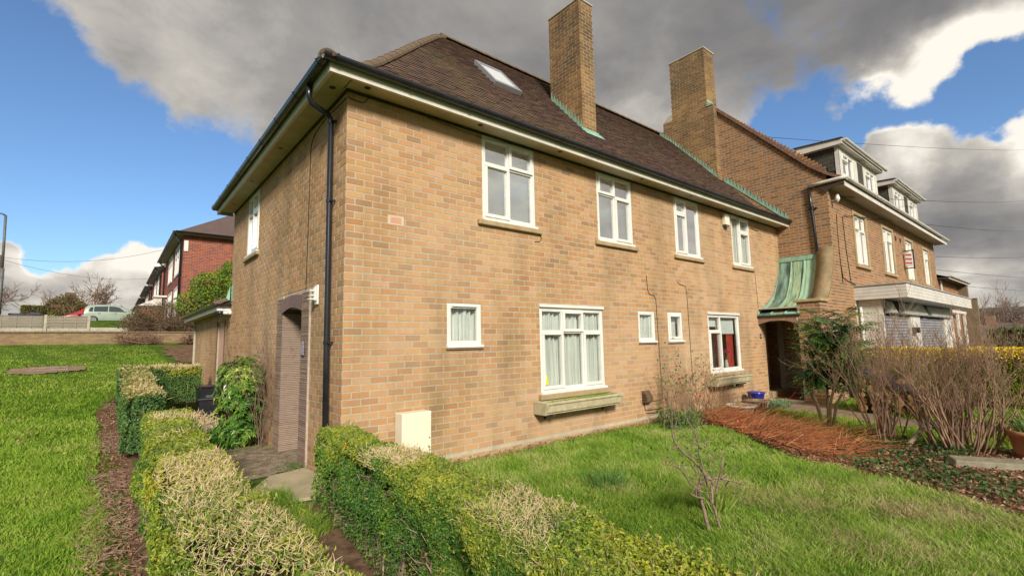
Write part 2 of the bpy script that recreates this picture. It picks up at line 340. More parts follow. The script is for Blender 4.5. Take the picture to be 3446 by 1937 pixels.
creasem=mat('creasing_tile_clay',[(.19,.12,.09),(.28,.18,.13)],scale=16,bump=.6,rnd='obj',rcols=[(.15,.095,.075),(.28,.18,.12),(.20,.13,.10),(.32,.21,.14)],rmix=.6)
creasem_i=mat('creasing_tile_mass',[(.19,.12,.09),(.28,.18,.13)],scale=16,bump=.6,rnd='isl',rcols=[(.15,.095,.075),(.28,.18,.12),(.20,.13,.10),(.32,.21,.14)],rmix=.6)
# ---------------------------------------------------------------- terrain
def sstep(a,b,x): t=np.clip((x-a)/(b-a),0,1); return t*t*(3-2*t)
def hgt(x,y):
    x=np.asarray(x,float);y=np.asarray(y,float)
    r=np.where(y<2,0,np.where(y<10,.118*(y-2)**2/16,.118*4+.114*(y-10)))
    r=np.where(y>22.1,2.30+.035*(y-22),r); r=np.where(y>31,2.60,r)
    up=sstep(31.3,38,y)*.95*sstep(2.,-1.5,x); r=r+up
    s=np.maximum(sstep(-1.45,-1.95,x),sstep(9.4,10.8,y))*sstep(60,13,x)
    far=sstep(40,400,np.hypot(x,y))*-2.0
    return r*s+far*sstep(20,60,x)
xs=np.concatenate([[-900,-400,-200,-100,-60,-40,-30],np.arange(-24,14,.25),np.arange(14,30,1.0),[35,45,60,90,150,300,600,1200]])
ys=np.concatenate([[-900,-300,-100,-40,-20],np.arange(-10,21.75,.25),[22.05,22.15],np.arange(22.5,46,.5),[50,60,80,120,200,400,900]])
gx,gy=np.meshgrid(xs,ys); gz=hgt(gx,gy)
near=(np.abs(gx)<14)&(gy<21)
gz=gz+np.where(near,.012*vn(np.stack([gx.ravel(),gy.ravel(),gx.ravel()*0],1),1.3).reshape(gx.shape),0)-.012
V=np.stack([gx.ravel(),gy.ravel(),gz.ravel()],1); nx_=len(xs); i,j=np.meshgrid(np.arange(nx_-1),np.arange(len(ys)-1)); a=(j*nx_+i).ravel()
lawn_m=mat('lawn_soil',[(.030,.055,.008),(.065,.115,.014),(.10,.15,.02)],scale=3.2,rough=1,bump=.9,bscale=35,big=(.8,(.13,.15,.03),1.2),spec=.05)
g=struct(fast('ground',V,[np.stack([a,a+1,a+nx_+1,a+nx_],1)],lawn_m,smooth=True))
def sheet(name,poly,m,lift=.006,kind='structure',n=1,wob=0,parent=None,edge=None,uplift=0):
    """an irregular sheet following the ground, cut into a fine grid"""
    px=[p[0] for p in poly];py=[p[1] for p in poly]; st=.12
    X,Y=np.meshgrid(np.arange(min(px)-st,max(px)+st,st),np.arange(min(py)-st,max(py)+st,st))
    q=np.stack([X.ravel(),Y.ravel(),X.ravel()*0],1); w=wob*vn(q,2.7); w2=wob*vn(q+5,2.9)
    ins=inpoly(X.ravel()+w,Y.ravel()+w2,poly).reshape(X.shape)
    Z=hgt(X,Y)+.012*np.where(True,vn(q,1.3).reshape(X.shape),0)-.012+lift+uplift*(vn(q+9,3).reshape(X.shape)*.5+.5)
    V=np.stack([X.ravel(),Y.ravel(),Z.ravel()],1); c=ins[:-1,:-1]&ins[1:,1:]&ins[:-1,1:]&ins[1:,:-1]
    j,i=np.nonzero(c); nn_=X.shape[1]; a=j*nn_+i
    o=fast(name,V,[np.stack([a,a+1,a+nn_+1,a+nn_],1)],m,parent,smooth=True); o['kind']=kind; return o
pathm=mat('path_concrete',[(.19,.145,.10),(.33,.26,.19)],scale=7,bump=.9,bscale=60,big=(1.3,(.13,.12,.055),2.2),lo=.42,hi=.58)
slabm=mat('pale_slab',[(.34,.28,.17),(.47,.40,.26)],scale=4,bump=.4,bscale=70,big=(2.4,(.26,.24,.13),1.2))
soilm=mat('bare_soil',[(.09,.052,.03),(.16,.10,.06),(.22,.14,.09)],scale=7,rough=1,bump=1,bscale=40,spec=.05)
PATH1=[(-1.35,9.2),(-1.35,.95),(-1.0,.9),(-.66,.98),(-.3,1.1),(.0,1.25),(.3,1.5),(.3,2.6),(.3,2.9),(.08,3.0),(.08,9.2)]
sheet('path',[(-1.45,9.3),(-1.45,.6),(-.9,.75),(-.6,1.0),(-.25,1.12),(.02,1.2),(.02,9.3)],pathm,.010)
sheet('soil',[(-1.62,.9),(-1.5,-5.4),(-.3,-5.4),(-.1,-.35),(-.05,-.12),(-.5,-.15),(-.7,.2),(-.9,.9)],soilm,.005,wob=.04)
sheet('path',[(-1.42,.8),(-1.40,-4.6),(-.88,-4.6),(-.86,-1.6),(-.80,-.9),(-.72,.5),(-1.0,.85)],pathm,.014,wob=.03)
# broken pale slab by the doorway
mb=MB(); 
for k,(poly,z) in enumerate([([(-.92,.30),(-.70,-.16),(-.34,-.23),(-.06,-.12),(-.02,.72),(-.06,1.10),(-.50,.98)],.022),([(-1.38,.86),(-.99,.36),(-.80,.12),(-.97,-.5),(-1.36,-.30)],.018)]):
    mb=MB(); mb.extrude(poly,lambda p,q,t:(p,q,t),.0,z+.012); s_=mb.build('paving_slab',slabm); bevel(s_,.006,1); struct(s_)
sheet('soil',[(-1.98,9.5),(-2.22,8),(-2.12,4.6),(-1.95,3.2),(-2.05,2.2),(-1.88,.6),(-2.02,-.4),(-1.90,-1.4),(-2.02,-2.6),(-1.92,-5.4),(-1.55,-5.4),(-1.55,9.5)],soilm,.006,wob=.06)
sheet('soil',[(-.3,15.5),(.5,13.6),(1.6,13.4),(1.6,21),(-.6,21)],soilm,.02,wob=.2)
BED=[(6.5,-.02),(6.35,-1.2),(5.6,-2.15),(4.72,-3.2),(4.65,-4.1),(4.1,-5.0),(3.5,-6.2),(8.2,-6.2),(7.4,-4.5),(6.75,-3.35),(6.4,-2.5),(6.85,-1.6),(7.3,-.95),(9.2,-.72),(10.2,-.35),(10.4,-.02)]
sheet('soil',BED,soilm,.006,wob=.12)
PATH2=[(9.35,-.30),(10.35,-.10),(12.56,-.1),(12.56,-1.5),(11.0,-1.45),(9.7,-3.2),(10.6,-6.5),(9.2,-6.5),(8.6,-3.1),(9.15,-1.5)]
sheet('path',PATH2,mat('worn_path_brick',[(.20,.14,.10),(.30,.22,.15)],scale=6,bump=.6,bscale=60,big=(2,(.14,.15,.05),1.2)),.008)
sheet('forecourt',[(12.75,-1.3),(60,-1.3),(60,-30),(12.75,-30)][0:4] if False else [(12.8,-1.3),(34,-1.3),(34,-9),(12.8,-9)],mat('tarmac',[(.045,.045,.048),(.07,.07,.07)],scale=30,bump=.5),.01)
# ---------------------------------------------------------------- brick walls
CZ,BL=.0825,.225; ZTOP=4.59
def Tf(y0=0.): return lambda u,d,z:(u,y0-d,z)
def Tx(x0=0.): return lambda u,d,z:(x0-d,u,z)
class Bricks:
    def __init__(s): s.r=[]
    def wall(s,wob,T,u0,u1,z0,z1,ops=(),ulim=None,par=0,flip=False,cz=CZ,bl=BL,skip=None,start=None):
        """stretcher bond; joints fixed to world height so that courses turn the corner"""
        k0=int(math.floor((ZTOP-z1)/cz)); k1=int(math.ceil((ZTOP-z0)/cz)); g=.011
        for k in range(k0,k1+1):
            zt=min(z1,ZTOP-k*cz-g/2); zb=max(z0,ZTOP-(k+1)*cz+g/2)
            if zt-zb<.02: continue
            lo,hi=(u0,u1) if ulim is None else ulim((zt+zb)/2)
            if hi-lo<.04: continue
            st=u0 if start is None else start
            off=0 if (k+par)%2==0 else -bl/2
            n0=int(math.floor((lo-st-off)/bl))-1; n1=int(math.ceil((hi-st-off)/bl))+1
            for n in range(n0,n1):
                a=max(lo,st+off+n*bl); b=min(hi,st+off+(n+1)*bl)
                a2=a+(g/2 if a>lo+1e-6 else 0); b2=b-(g/2 if b<hi-1e-6 else 0)
                segs=[(a2,b2,zb,zt)]
                for (p,q,zl,zh) in ops:
                    ns=[]
                    for (x0,x1,w0,w1) in segs:
                        if x1<=p or x0>=q or w1<=zl or w0>=zh: ns.append((x0,x1,w0,w1)); continue
                        if x0<p: ns.append((x0,p,w0,w1))
                        if x1>q: ns.append((q,x1,w0,w1))
                        m0,m1=max(x0,p),min(x1,q)
                        if w0<zl: ns.append((m0,m1,w0,zl-.004))
                        if w1>zh: ns.append((m0,m1,zh+.004,w1))
                    segs=ns
                for q in segs:
                    if q[1]-q[0]>.022 and q[3]-q[2]>.018: s.r.append((wob,T)+q)
    def done(s,thing,mo,mi,nmax=300,hide=None,name='brick',dep=.003):
        sc=[]
        for (wob,T,a,b,c,d) in s.r:
            P=np.array([T(a,0,c),T(b,0,c),T(b,0,d),T(a,0,d)]); x,y,z=pix(P)
            ar=0
            if z.min()>.2 and x.min()>0 and x.max()<3446 and y.min()>0 and y.max()<1937:
                ar=abs(sum(x[i]*y[(i+1)%4]-x[(i+1)%4]*y[i] for i in range(4)))/2
                if hide and hide(P.mean(0)): ar=0
            sc.append(-ar)
        order=np.argsort(sc); sel=set(int(i) for i in order[:nmax] if sc[i]<-40)
        cache={}; V=[];n=0
        for i,(wob,T,a,b,c,d) in enumerate(s.r):
            e=.0025; j=dep+random.uniform(-.0012,.0012)
            if i in sel:
                w,h=round(b-a,3),round(d-c,3); key=(id(T),w,h)
                o0=np.array(T(0,0,0))
                if key not in cache:
                    q=[T(u,dd,z) for u,dd,z in ((0,-.012,0),(w,-.012,0),(w,-.012,h),(0,-.012,h),(e,dep,e),(w-e,dep,e),(w-e,dep,h-e),(e,dep,h-e))]
                    q=[tuple(np.array(v)-o0) for v in q]
                    me=bpy.data.meshes.new(name); me.from_pydata(q,[],[(4,5,6,7),(0,1,5,4),(1,2,6,5),(2,3,7,6),(3,0,4,7)]); me.materials.append(mo); cache[key]=me
                o=bpy.data.objects.new(name,cache[key]); COL.objects.link(o); o.parent=wob; o.location=Vector(T(a,j-dep,c))-wl(wob)
            else:
                V+=[T(u,dd,z) for u,dd,z in ((a,-.012,c),(b,-.012,c),(b,-.012,d),(a,-.012,d),(a+e,j,c+e),(b-e,j,c+e),(b-e,j,d-e),(a+e,j,d-e))]; n+=1
        if n:
            i=np.arange(n)[:,None]*8
            Fq=np.concatenate([i+[4,5,6,7],i+[0,1,5,4],i+[1,2,6,5],i+[2,3,7,6],i+[3,0,4,7]],0)
            o=fast(name+'_courses',np.array(V),[Fq],mi,thing); o['kind']='stuff'
def wallface(mb,T,u0,u1,z0,z1,ops=(),depth=.12):
    us=sorted({u0,u1,*[min(max(o[0],u0),u1) for o in ops],*[min(max(o[1],u0),u1) for o in ops]}); zs=sorted({z0,z1,*[min(max(o[2],z0),z1) for o in ops],*[min(max(o[3],z0),z1) for o in ops]})
    for a,b in zip(us,us[1:]):
        for c,d in zip(zs,zs[1:]):
            m,n=(a+b)/2,(c+d)/2
            if any(o[0]<m<o[1] and o[2]<n<o[3] for o in ops): continue
            mb.quad(T(a,0,c),T(b,0,c),T(b,0,d),T(a,0,d))
    for a,b,c,d in ops:
        for (p,q),(r,s_) in (((a,c),(b,c)),((b,c),(b,d)),((b,d),(a,d)),((a,d),(a,c))):
            mb.quad(T(p,0,q),T(r,0,s_),T(r,-depth,s_),T(p,-depth,q))
# ---------------------------------------------------------------- windows
def fold_curtain(T,a,b,c,d,dep,amp=.030,per=.105,gap=None):
    n=max(12,int((b-a)/.012)); V=[];sd_=random.uniform(0,9)
    for i in range(n+1):
        u=a+(b-a)*i/n; dd=dep+amp*math.sin(u*6.28/per+sd_+1.2*math.sin(u*9+sd_))+.5*amp*math.sin(u*23+sd_)
        V+=[T(u,-dd,c),T(u+.01*math.sin(i*.5),-dd*1.0-amp*.3*math.sin(i),d)]
    return np.array(V),np.array([[2*i,2*i+2,2*i+3,2*i+1] for i in range(n)])
def window(house,T,a,b,c,d,cols,cells,fill='curtain',rec=.045,name='window',gm=None,sill=None,head=False,vent=False,fw=.048,stone_sill=None):
    """cells: (u0,u1,z0,z1,opening?) as fractions; each gets a pane, opening ones a proud casement"""
    mb=MB(); w,h=b-a,d-c; o=-rec
    for (p,q,r,s_) in ((a,b,d-fw,d),(a,b,c,c+fw),(a,a+fw,c+fw,d-fw),(b-fw,b,c+fw,d-fw)): mb.tbox(T,p,q,o-.03,o+.04,r,s_)
    if head: mb.tbox(T,a-.012,b+.012,o,.035,d-.005,d+.045)
    inner=[]
    for (p,q,r,s_,op) in cells:
        p,q,r,s_=a+fw*.9+(w-1.8*fw)*p,a+fw*.9+(w-1.8*fw)*q,c+fw*.9+(h-1.8*fw)*r,c+fw*.9+(h-1.8*fw)*s_
        t=.026 if not op else .05; dd=.036 if not op else .062
        for (x0,x1,z0,z1) in ((p,q,s_-t,s_),(p,q,r,r+t),(p,p+t,r+t,s_-t),(q-t,q,r+t,s_-t)): mb.tbox(T,x0,x1,o-.02,o+dd-random.uniform(0,.001),z0,z1)
        inner.append((p+t-.004,q-t+.004,r+t-.004,s_-t+.004,op))
    wo=mb.build(name,upvc,house); bevel(wo,.004,1)
    for (p,q,r,s_,op) in inner:
        m=MB(); m.tbox(T,p,q,o+(.012 if op else .0),o+(.018 if op else .006),r,s_); m.build('pane',gm or glass,wo)
    if sill is not False:
        m=MB(); m.tbox(T,a-.015,b+.015,o+.02,.045,c-.022,c+.012); m.build('window_sill',upvc,wo)
    if stone_sill:
        m=MB(); m.tbox(T,a-stone_sill[0],b+stone_sill[0],-.05,stone_sill[1],c-.022-stone_sill[2],c-.023); s_=m.build('stone_sill',stone if len(stone_sill)<4 else stone_sill[3],wo); bevel(s_,.008,1)
    if vent:
        m=MB(); m.tbox(T,a+w*.15,b-w*.15,o+.04,o+.062,d-.045,d-.028); m.build('trickle_vent',upvc,wo)
    if fill in('curtain','net'):
        V,Fq=fold_curtain(T,a+.01,b-.01,c+.02,d-.01,rec+.055); fast('curtain',V,[Fq],curt,wo,True)
    elif fill in ('blind','pink'):
        m=MB(); m.tbox(T,a+.02,b-.02,-rec-.10,-rec-.095,c+.02,d-.02); m.build('blind',blind if fill=='blind' else pinkb,wo)
    return wo
def grid_cells(xs_,zs_,ops):
    return [(xs_[i],xs_[i+1],zs_[j],zs_[j+1],(i,j) in ops) for i in range(len(xs_)-1) for j in range(len(zs_)-1)]
# ---------------------------------------------------------------- the near house
H=empty('brick_house',(0,0,0),'buff brick semi-detached house with hipped brown tiled roof and black gutters, nearest the camera','house')
TF=Tf(0); TG=Tx(0); SOF=4.71; EX=7.05; WX=12.56
FO=dict(w1=(2.03,3.08,3.39,4.68),w2=(4.62,5.66,3.39,4.68),w3=(7.17,8.20,3.39,4.68),w4=(9.76,10.75,3.39,4.68),
 e=(1.41,1.98,1.545,2.13),f=(3.115,4.648,.79,2.13),g=(5.70,6.246,1.545,2.13),t=(6.71,7.25,1.54,2.135),h=(8.315,9.82,.82,2.13),door=(11.26,12.40,.08,1.98))
GO=dict(w=(4.50,5.54,3.42,4.655),door=(1.50,2.50,.0,2.14))
fops=[tuple(v) for v in FO.values()]; gops=[tuple(v) for v in GO.values()]
fops_b=fops
mb=MB(); wallface(mb,TF,0,WX,-.3,SOF,fops,.14); wf=mb.build('wall',mortar,H)
mb=MB(); wallface(mb,TG,0,EX,-.3,SOF,gops,.14); wg=mb.build('wall',mortar,H)
mb=MB(); mb.box(0,WX,EX-.02,EX,-.3,SOF); mb.box(WX-.1,WX-.05,.02,EX,-.3,SOF); mb.box(.6,.62,.3,EX-.1,0,SOF-.02) ; mb.box(.3,WX-.2,.9,.92,0,SOF-.02); mb.box(.02,WX-.1,.02,EX-.1,SOF-.02,SOF-.01); mb.box(.02,WX-.1,.02,EX-.1,2.35,2.37); mb.box(.15,WX-.1,.15,EX-.1,-.02,0.0)
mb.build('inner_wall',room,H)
B=Bricks()
arch_skip=[(1.18,2.82,.0,2.38)]
B.wall(wf,TF,-.0045,WX,.115,SOF,fops+[(11.26,12.40,-.3,2.0)],par=0,start=0)
B.wall(wg,TG,.0125,EX,-.2,SOF,gops+arch_skip,par=1,start=0)
# plinth courses stand a little proud
TP=Tf(-.018)
mb=MB(); mb.tbox(TF,-.018,11.26,-.01,.016,-.3,.095); mb.build('plinth',mortar,H)
B.wall(wf,TP,-.018,11.26,-.2,.09,(),start=0)
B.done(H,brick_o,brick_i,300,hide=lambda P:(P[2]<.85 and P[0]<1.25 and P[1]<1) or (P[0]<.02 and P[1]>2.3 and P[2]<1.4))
# windows
gc=grid_cells
window(H,TF,*FO['w1'],None,gc([0,.49,1],[0,.68,1],{(0,0),(1,1)}),'blind',gm=skyglass,stone_sill=(.10,.06,.075))
window(H,TF,*FO['w2'],None,[(0,.5,0,.70,False),(.5,1,0,.70,True),(0,.5,.70,1,True),(.5,1,.70,1,False)],'blind',gm=skyglass,stone_sill=(.10,.06,.075))
window(H,TF,*FO['w3'],None,[(0,.46,0,.73,True),(0,.46,.73,1,True),(.46,1,0,1,False)],'pink',gm=skyglass,stone_sill=(.10,.06,.075))
window(H,TF,*FO['w4'],None,[(0,.42,0,1,False),(.42,1,0,.70,True),(.42,1,.70,1,True)],'net',stone_sill=(.10,.06,.075))
window(H,TF,*FO['e'],None,[(0,1,0,1,False)],'curtain',vent=True,stone_sill=(.02,.03,.03,creasem_i))
window(H,TF,*FO['g'],None,[(0,1,0,1,False)],'curtain',stone_sill=(.02,.03,.03,creasem_i))
window(H,TF,*FO['t'],None,[(0,1,0,1,True)],'pink',stone_sill=(.02,.03,.03,creasem_i))
window(H,TF,*FO['f'],None,gc([0,.33,.67,1],[0,.72,1],{(1,1),(0,0),(2,0)}),'curtain',head=True,stone_sill=(.06,.07,.085))
wh=window(H,TF,*FO['h'],None,[(0,.38,0,.72,True),(0,.38,.72,1,False),(.38,1,0,1,False)],'none',head=True,stone_sill=(.06,.07,.085))
m=MB(); m.tbox(TF,8.9,9.76,-.13,-.12,1.68,2.08); m.build('roller_blind',blind,wh)
m=MB(); m.tbox(TF,8.36,8.88,-.13,-.12,1.85,2.08); m.build('roller_blind',blind,wh)
for a,b in ((9.42,9.74),(8.97,9.12)):
    V,Fq=fold_curtain(TF,a,b,.86,1.70,.16,.02,.09); fast('curtain',V,[Fq],redcloth,wh,True)
window(H,TG,*GO['w'],None,[(0,.5,0,.70,True),(.5,1,0,.70,False),(0,.5,.70,1,True),(.5,1,.70,1,False)],'blind',gm=skyglass,stone_sill=(.10,.06,.075))
# yellow sticker in the corner of the big window
m=MB(); m.tbox(TF,3.225,3.30,-.031,-.029,.905,1.03); tg=m.build('window_sticker',mat('yellow_sticker',[(.75,.70,.05)],rough=.5),H)
m=MB(); m.tbox(TF,3.228,3.262,-.0285,-.027,1.0,1.05); m.build('window_sticker',mat('white_sticker',[(.7,.72,.7)],rough=.5),H)
# soffit, fascia, gutters
OV=.30
mb=MB(); mb.box(-OV+.012,WX+.02,-OV+.012,-.001,SOF,SOF+.012); mb.box(-OV+.012,-.001,-.001,EX+.02,SOF,SOF+.012); mb.box(-.05,WX,.0,EX,SOF+.0125,SOF+.02)
mb.build('soffit',soffm,H)
mb=MB(); mb.box(-OV-.03,WX+.02,-OV-.03,-OV+.012,SOF-.035,SOF+.11); mb.box(-OV-.03,-OV+.012,-OV+.013,EX+.25,SOF-.0352,SOF+.11); mb.box(-OV+.012,.0,EX+.232,EX+.25,SOF-.0302,SOF+.11)
mb.build('fascia_board',mat('cream_fascia_paint',[(.56,.53,.45),(.66,.62,.54)],scale=3,rough=.5,streak=(4,.3,(.38,.34,.26),1.4)),H)
for (x,y) in [(-.16,.08),(.18,-.17),(1.87,-.19),(3.5,-.19),(5.77,-.19),(7.6,-.19),(-.17,2.4),(-.17,4.38),(-.17,6.2)]:
    mb=MB(); mb.lathe((x,y,SOF-.003),[(.0,-.001),(.036,-.001),(.04,.004)],14); mb.build('soffit_vent',blackp,H)
for x0,x1,y0,y1 in ((-.05,-.04,-OV+.02,-.0),(6.0,6.008,-OV+.02,0),(9.2,9.206,-OV+.02,0)):
    mb=MB(); mb.box(x0,x1,y0,y1,SOF-.002,SOF+.001); mb.build('soffit_joint',darkv,H)
# narrow dark strip where wall meets soffit
mb=MB(); mb.box(-.02,WX,-.02,-.001,SOF-.035,SOF-.001); mb.box(-.02,-.001,0,EX,SOF-.035,SOF-.001); mb.build('eaves_strip',mat('dark_timber',[(.04,.028,.018),(.07,.05,.03)],scale=9),H)
def gutter(parent,p0,p1,out,r=.058,m=blackp,clips=.9,ztop=0,name='gutter'):
    """half-round gutter from p0 to p1, centre line given at its rim height"""
    p0,p1=Vector(p0),Vector(p1); d=(p1-p0).normalized(); o=Vector(out); mb=MB(); k=9
    for t,P in ((0,p0),(1,p1)):
        for rr in (r,r-.006):
            for j in range(k+1):
                a=math.pi*j/k; mb.v.append(tuple(P+o*math.cos(a)*rr-Vector((0,0,1))*math.sin(a)*rr*1.15))
    K=k+1
    for j in range(k): mb.f.append((j,j+1,2*K+j+1,2*K+j)); mb.f.append((K+j,3*K+j,3*K+j+1,K+j+1))
    mb.f+= [(0,2*K,3*K,K),(k,K+k,3*K+k,2*K+k)]
    for s_ in (0,2*K):
        mb.f.append(tuple(s_+j for j in range(k+1)))
    go=mb.build(name,m,parent,smooth=False)
    L=(p1-p0).length; n=int(L/clips)
    for i in range(n+1):
        c=p0+d*(.15+i*(L-.3)/max(1,n)); mb=MB()
        ring=[c+o*math.cos(math.pi*j/8)*(r+.006)-Vector((0,0,1))*math.sin(math.pi*j/8)*(r*1.15+.006) for j in range(9)]
        for j in range(8):
            a,b=ring[j],ring[j+1]; mb.quad(a-d*.014,b-d*.014,b+d*.014,a+d*.014)
        mb.tube([ring[0]-d*.0,ring[0]+Vector((0,0,.012))],.010,6); mb.build('gutter_clip',m,go)
    return go
GY=-.392; GZ=4.83
gutter(H,(-.425,GY,GZ),(WX-.02,GY,GZ),(0,-1,0)); gutter(H,(GY,-.36,GZ-.0015),(GY,EX+.25,GZ-.0015),(-1,0,0))
# downpipe
mb=MB(); mb.tube([(-.365,.30,GZ-.07),(-.365,.31,4.64),(-.33,.325,4.56),(-.10,.39,4.50),(-.062,.40,4.44),(-.062,.385,3.0),(-.062,.36,1.5),(-.062,.33,.05)],.0345,14)
dp=mb.build('downpipe',blackp,H,smooth=True)
for z,y in ((4.42,.40),(3.38,.388),(1.62,.364),(.5,.34)):
    mb=MB(); mb.tube([(-.062,y,z-.022),(-.062,y,z+.022)],.041,14); mb.box(-.075,-.002,y-.055,y-.035,z-.012,z+.012); mb.tube([(-.062,y,z),(-.062,y-.075,z)],.010,6); mb.build('pipe_bracket',blackp,dp)
# roof
PROF=[(-.40,4.80),(-.13,4.93),(.19,5.13),(.59,5.53),(1.19,6.20),(2.09,7.22),(3.0,8.22),(3.52,8.70)]
PY=np.array([p[0] for p in PROF]);PZ=np.array([p[1] for p in PROF]); SL=np.concatenate([[0],np.cumsum(np.hypot(np.diff(PY),np.diff(PZ)))])
def roofz(y): return float(np.interp(y,PY,PZ))
mb=MB()
for (y0,z0),(y1,z1) in zip(PROF,PROF[1:]):
    mb.quad((y0,y0,z0),(WX+.3,y0,z0),(WX+.3,y1,z1),(y1,y1,z1)); mb.quad((y0,y0,z0),(y1,y1,z1),(y1,EX-y1,z1),(y0,EX-y0,z0))
    mb.quad((y0,EX-y0,z0),(y1,EX-y1,z1),(WX+.3,EX-y1,z1),(WX+.3,EX-y0,z0))
rf=mb.build('roof',mat('roof_felt',[(.03,.02,.018)],rough=1),H)
def tiles(parent,fr,ulo,uhi,length,prof,thing,mo,mi,nmax,tw=.168,ga=.1,avoid=None,name='roof_tile'):
    """fr(u,s,n)->xyz ; s along the slope; every tile its own little slab"""
    rec=[]
    for k in range(int(length/ga)):
        s0=k*ga; lo,hi=ulo(s0),uhi(s0); off=(k%2)*tw/2; n0=int(math.floor((lo-off)/tw)); 
        u=n0*tw+off
        while u<hi:
            a,b=max(lo,u+.003),min(hi,u+tw-.003)
            if b-a>.03 and not (avoid and avoid((a+b)/2,s0)): rec.append((a,b,s0,random.uniform(-.003,.006)))
            u+=tw
    sc_=[]
    for (a,b,s0,j) in rec:
        P=np.array([fr(a,s0,.01),fr(b,s0,.01),fr(b,s0+ga,.01),fr(a,s0+ga,.01)]); x,y,z=pix(P)
        ar=0 if (z.min()<.2 or x.min()<0 or y.min()<0 or x.max()>3446) else abs(sum(x[i]*y[(i+1)%4]-x[(i+1)%4]*y[i] for i in range(4)))/2
        sc_.append(-ar if b-a>tw*.9 else 0)
    sel=set(int(i) for i in np.argsort(sc_)[:nmax] if sc_[i]<-30); V=[];n=0; cache={}
    for i,(a,b,s0,j) in enumerate(rec):
        if i in sel:
            w=round(b-a,3); o0=Vector(fr(a,s0,j)); ex=(Vector(fr(b,s0,j))-o0).normalized(); ey=(Vector(fr(a,s0+ga,j))-o0).normalized(); ez=ex.cross(ey)
            if w not in cache:
                me=bpy.data.meshes.new(name); q=[(0,0,.004),(w,0,.004),(w,ga+.03,-.004),(0,ga+.03,-.004),(0,0,.022),(w,0,.022),(w,ga+.03,.004),(0,ga+.03,.004)]
                me.from_pydata(q,[],[(0,3,2,1),(4,5,6,7),(0,1,5,4),(1,2,6,5),(2,3,7,6),(3,0,4,7)]); me.materials.append(mo); cache[w]=me
            o=bpy.data.objects.new(name,cache[w]); COL.objects.link(o); o.parent=parent; o.location=o0-wl(parent)
            o.rotation_euler=Matrix((ex,ey,ez)).transposed().to_euler()
        else:
            V+=[fr(a,s0,.004+j),fr(b,s0,.004+j),fr(b,s0+ga,.0+j),fr(a,s0+ga,.0+j),fr(a,s0,.022+j),fr(b,s0,.022+j),fr(b,s0+ga+.02,.003+j),fr(a,s0+ga+.02,.003+j)]; n+=1
    if n:
        i=np.arange(n)[:,None]*8
        o=fast(name+'_courses',np.array(V),[np.concatenate([i+[4,5,6,7],i+[0,1,5,4],i+[1,2,6,5],i+[3,0,4,7]],0)],mi,thing); o['kind']='stuff'
def frF(u,s,n):
    y=float(np.interp(s,SL,PY)); z=float(np.interp(s,SL,PZ)); k=min(len(SL)-2,int(np.searchsorted(SL,s,'right'))-1); dy,dz=PY[k+1]-PY[k],PZ[k+1]-PZ[k]; l=math.hypot(dy,dz)
    return (u,y-dz/l*n,z+dy/l*n)
C1=(5.68,6.14,1.19,2.17)
def avoidF(u,s):
    y=float(np.interp(s,SL,PY)); return (C1[0]-.02<u<C1[1]+.02 and C1[2]-.05<y<C1[3]) or (3.56<u<4.3 and 1.62<y<2.42)
tiles(rf,frF,lambda s:float(np.interp(s,SL,PY))+.06,lambda s:WX-(.26 if np.interp(s,SL,PY)>1.45 else 0),SL[-1],PROF,H,tile_o,tile_i,300,avoid=avoidF)
def frG(u,s,n): p=frF(u,s,n); return (p[1],p[0],p[2])
tiles(rf,frG,lambda s:float(np.interp(s,SL,PY))+.06,lambda s:EX-float(np.interp(s,SL,PY))-.06,SL[-1],PROF,rf,tile_o,tile_i,0,name='hip_end_tile')
# hip and ridge tiles
def capping(parent,pts,name,m,r=.115,L=.32):
    P=[Vector(p) for p in pts]; ds=[0]
    for a,b in zip(P,P[1:]): ds.append(ds[-1]+(b-a).length)
    def at(s):
        for i in range(len(P)-1):
            if s<=ds[i+1] or i==len(P)-2: return P[i].lerp(P[i+1],(s-ds[i])/(ds[i+1]-ds[i]))
    n=int(ds[-1]/L)
    for i in range(n+1):
        s0=i*L; s1=min(ds[-1],s0+L+.03); a,b=at(s0),at(s1); d=(b-a).normalized(); up=Vector((0,0,1)); sde=d.cross(up).normalized(); up=sde.cross(d).normalized(); mb=MB(); k=8
        for q,rr in ((a,r*1.04),(b,r*.94)):
            for R2 in (rr,rr-.018):
                for j in range(k+1):
                    t=math.pi*(j/k)*1.0; mb.v.append(tuple(q+sde*math.cos(t)*R2+up*(math.sin(t)*R2*.85-.04)))
        K=k+1
        for j in range(k): mb.f.append((j,j+1,2*K+j+1,2*K+j)); mb.f.append((K+j,3*K+j,3*K+j+1,K+j+1)); mb.f.append((j,K+j,K+j+1,j+1))
        mb.f+=[(0,2*K,3*K,K),(k,K+k,3*K+k,2*K+k)]
        if i==0: mb.f.append(tuple(K+j for j in range(K)))
        mb.build(name,m,parent,smooth=False)
capping(rf,[(y-.0,y-.0,z+.03) for y,z in PROF],'hip_tile',hipm,.10)
capping(rf,[(3.45,3.525,8.74),(WX+.1,3.525,8.77)],'ridge_tile',hipm,.10)
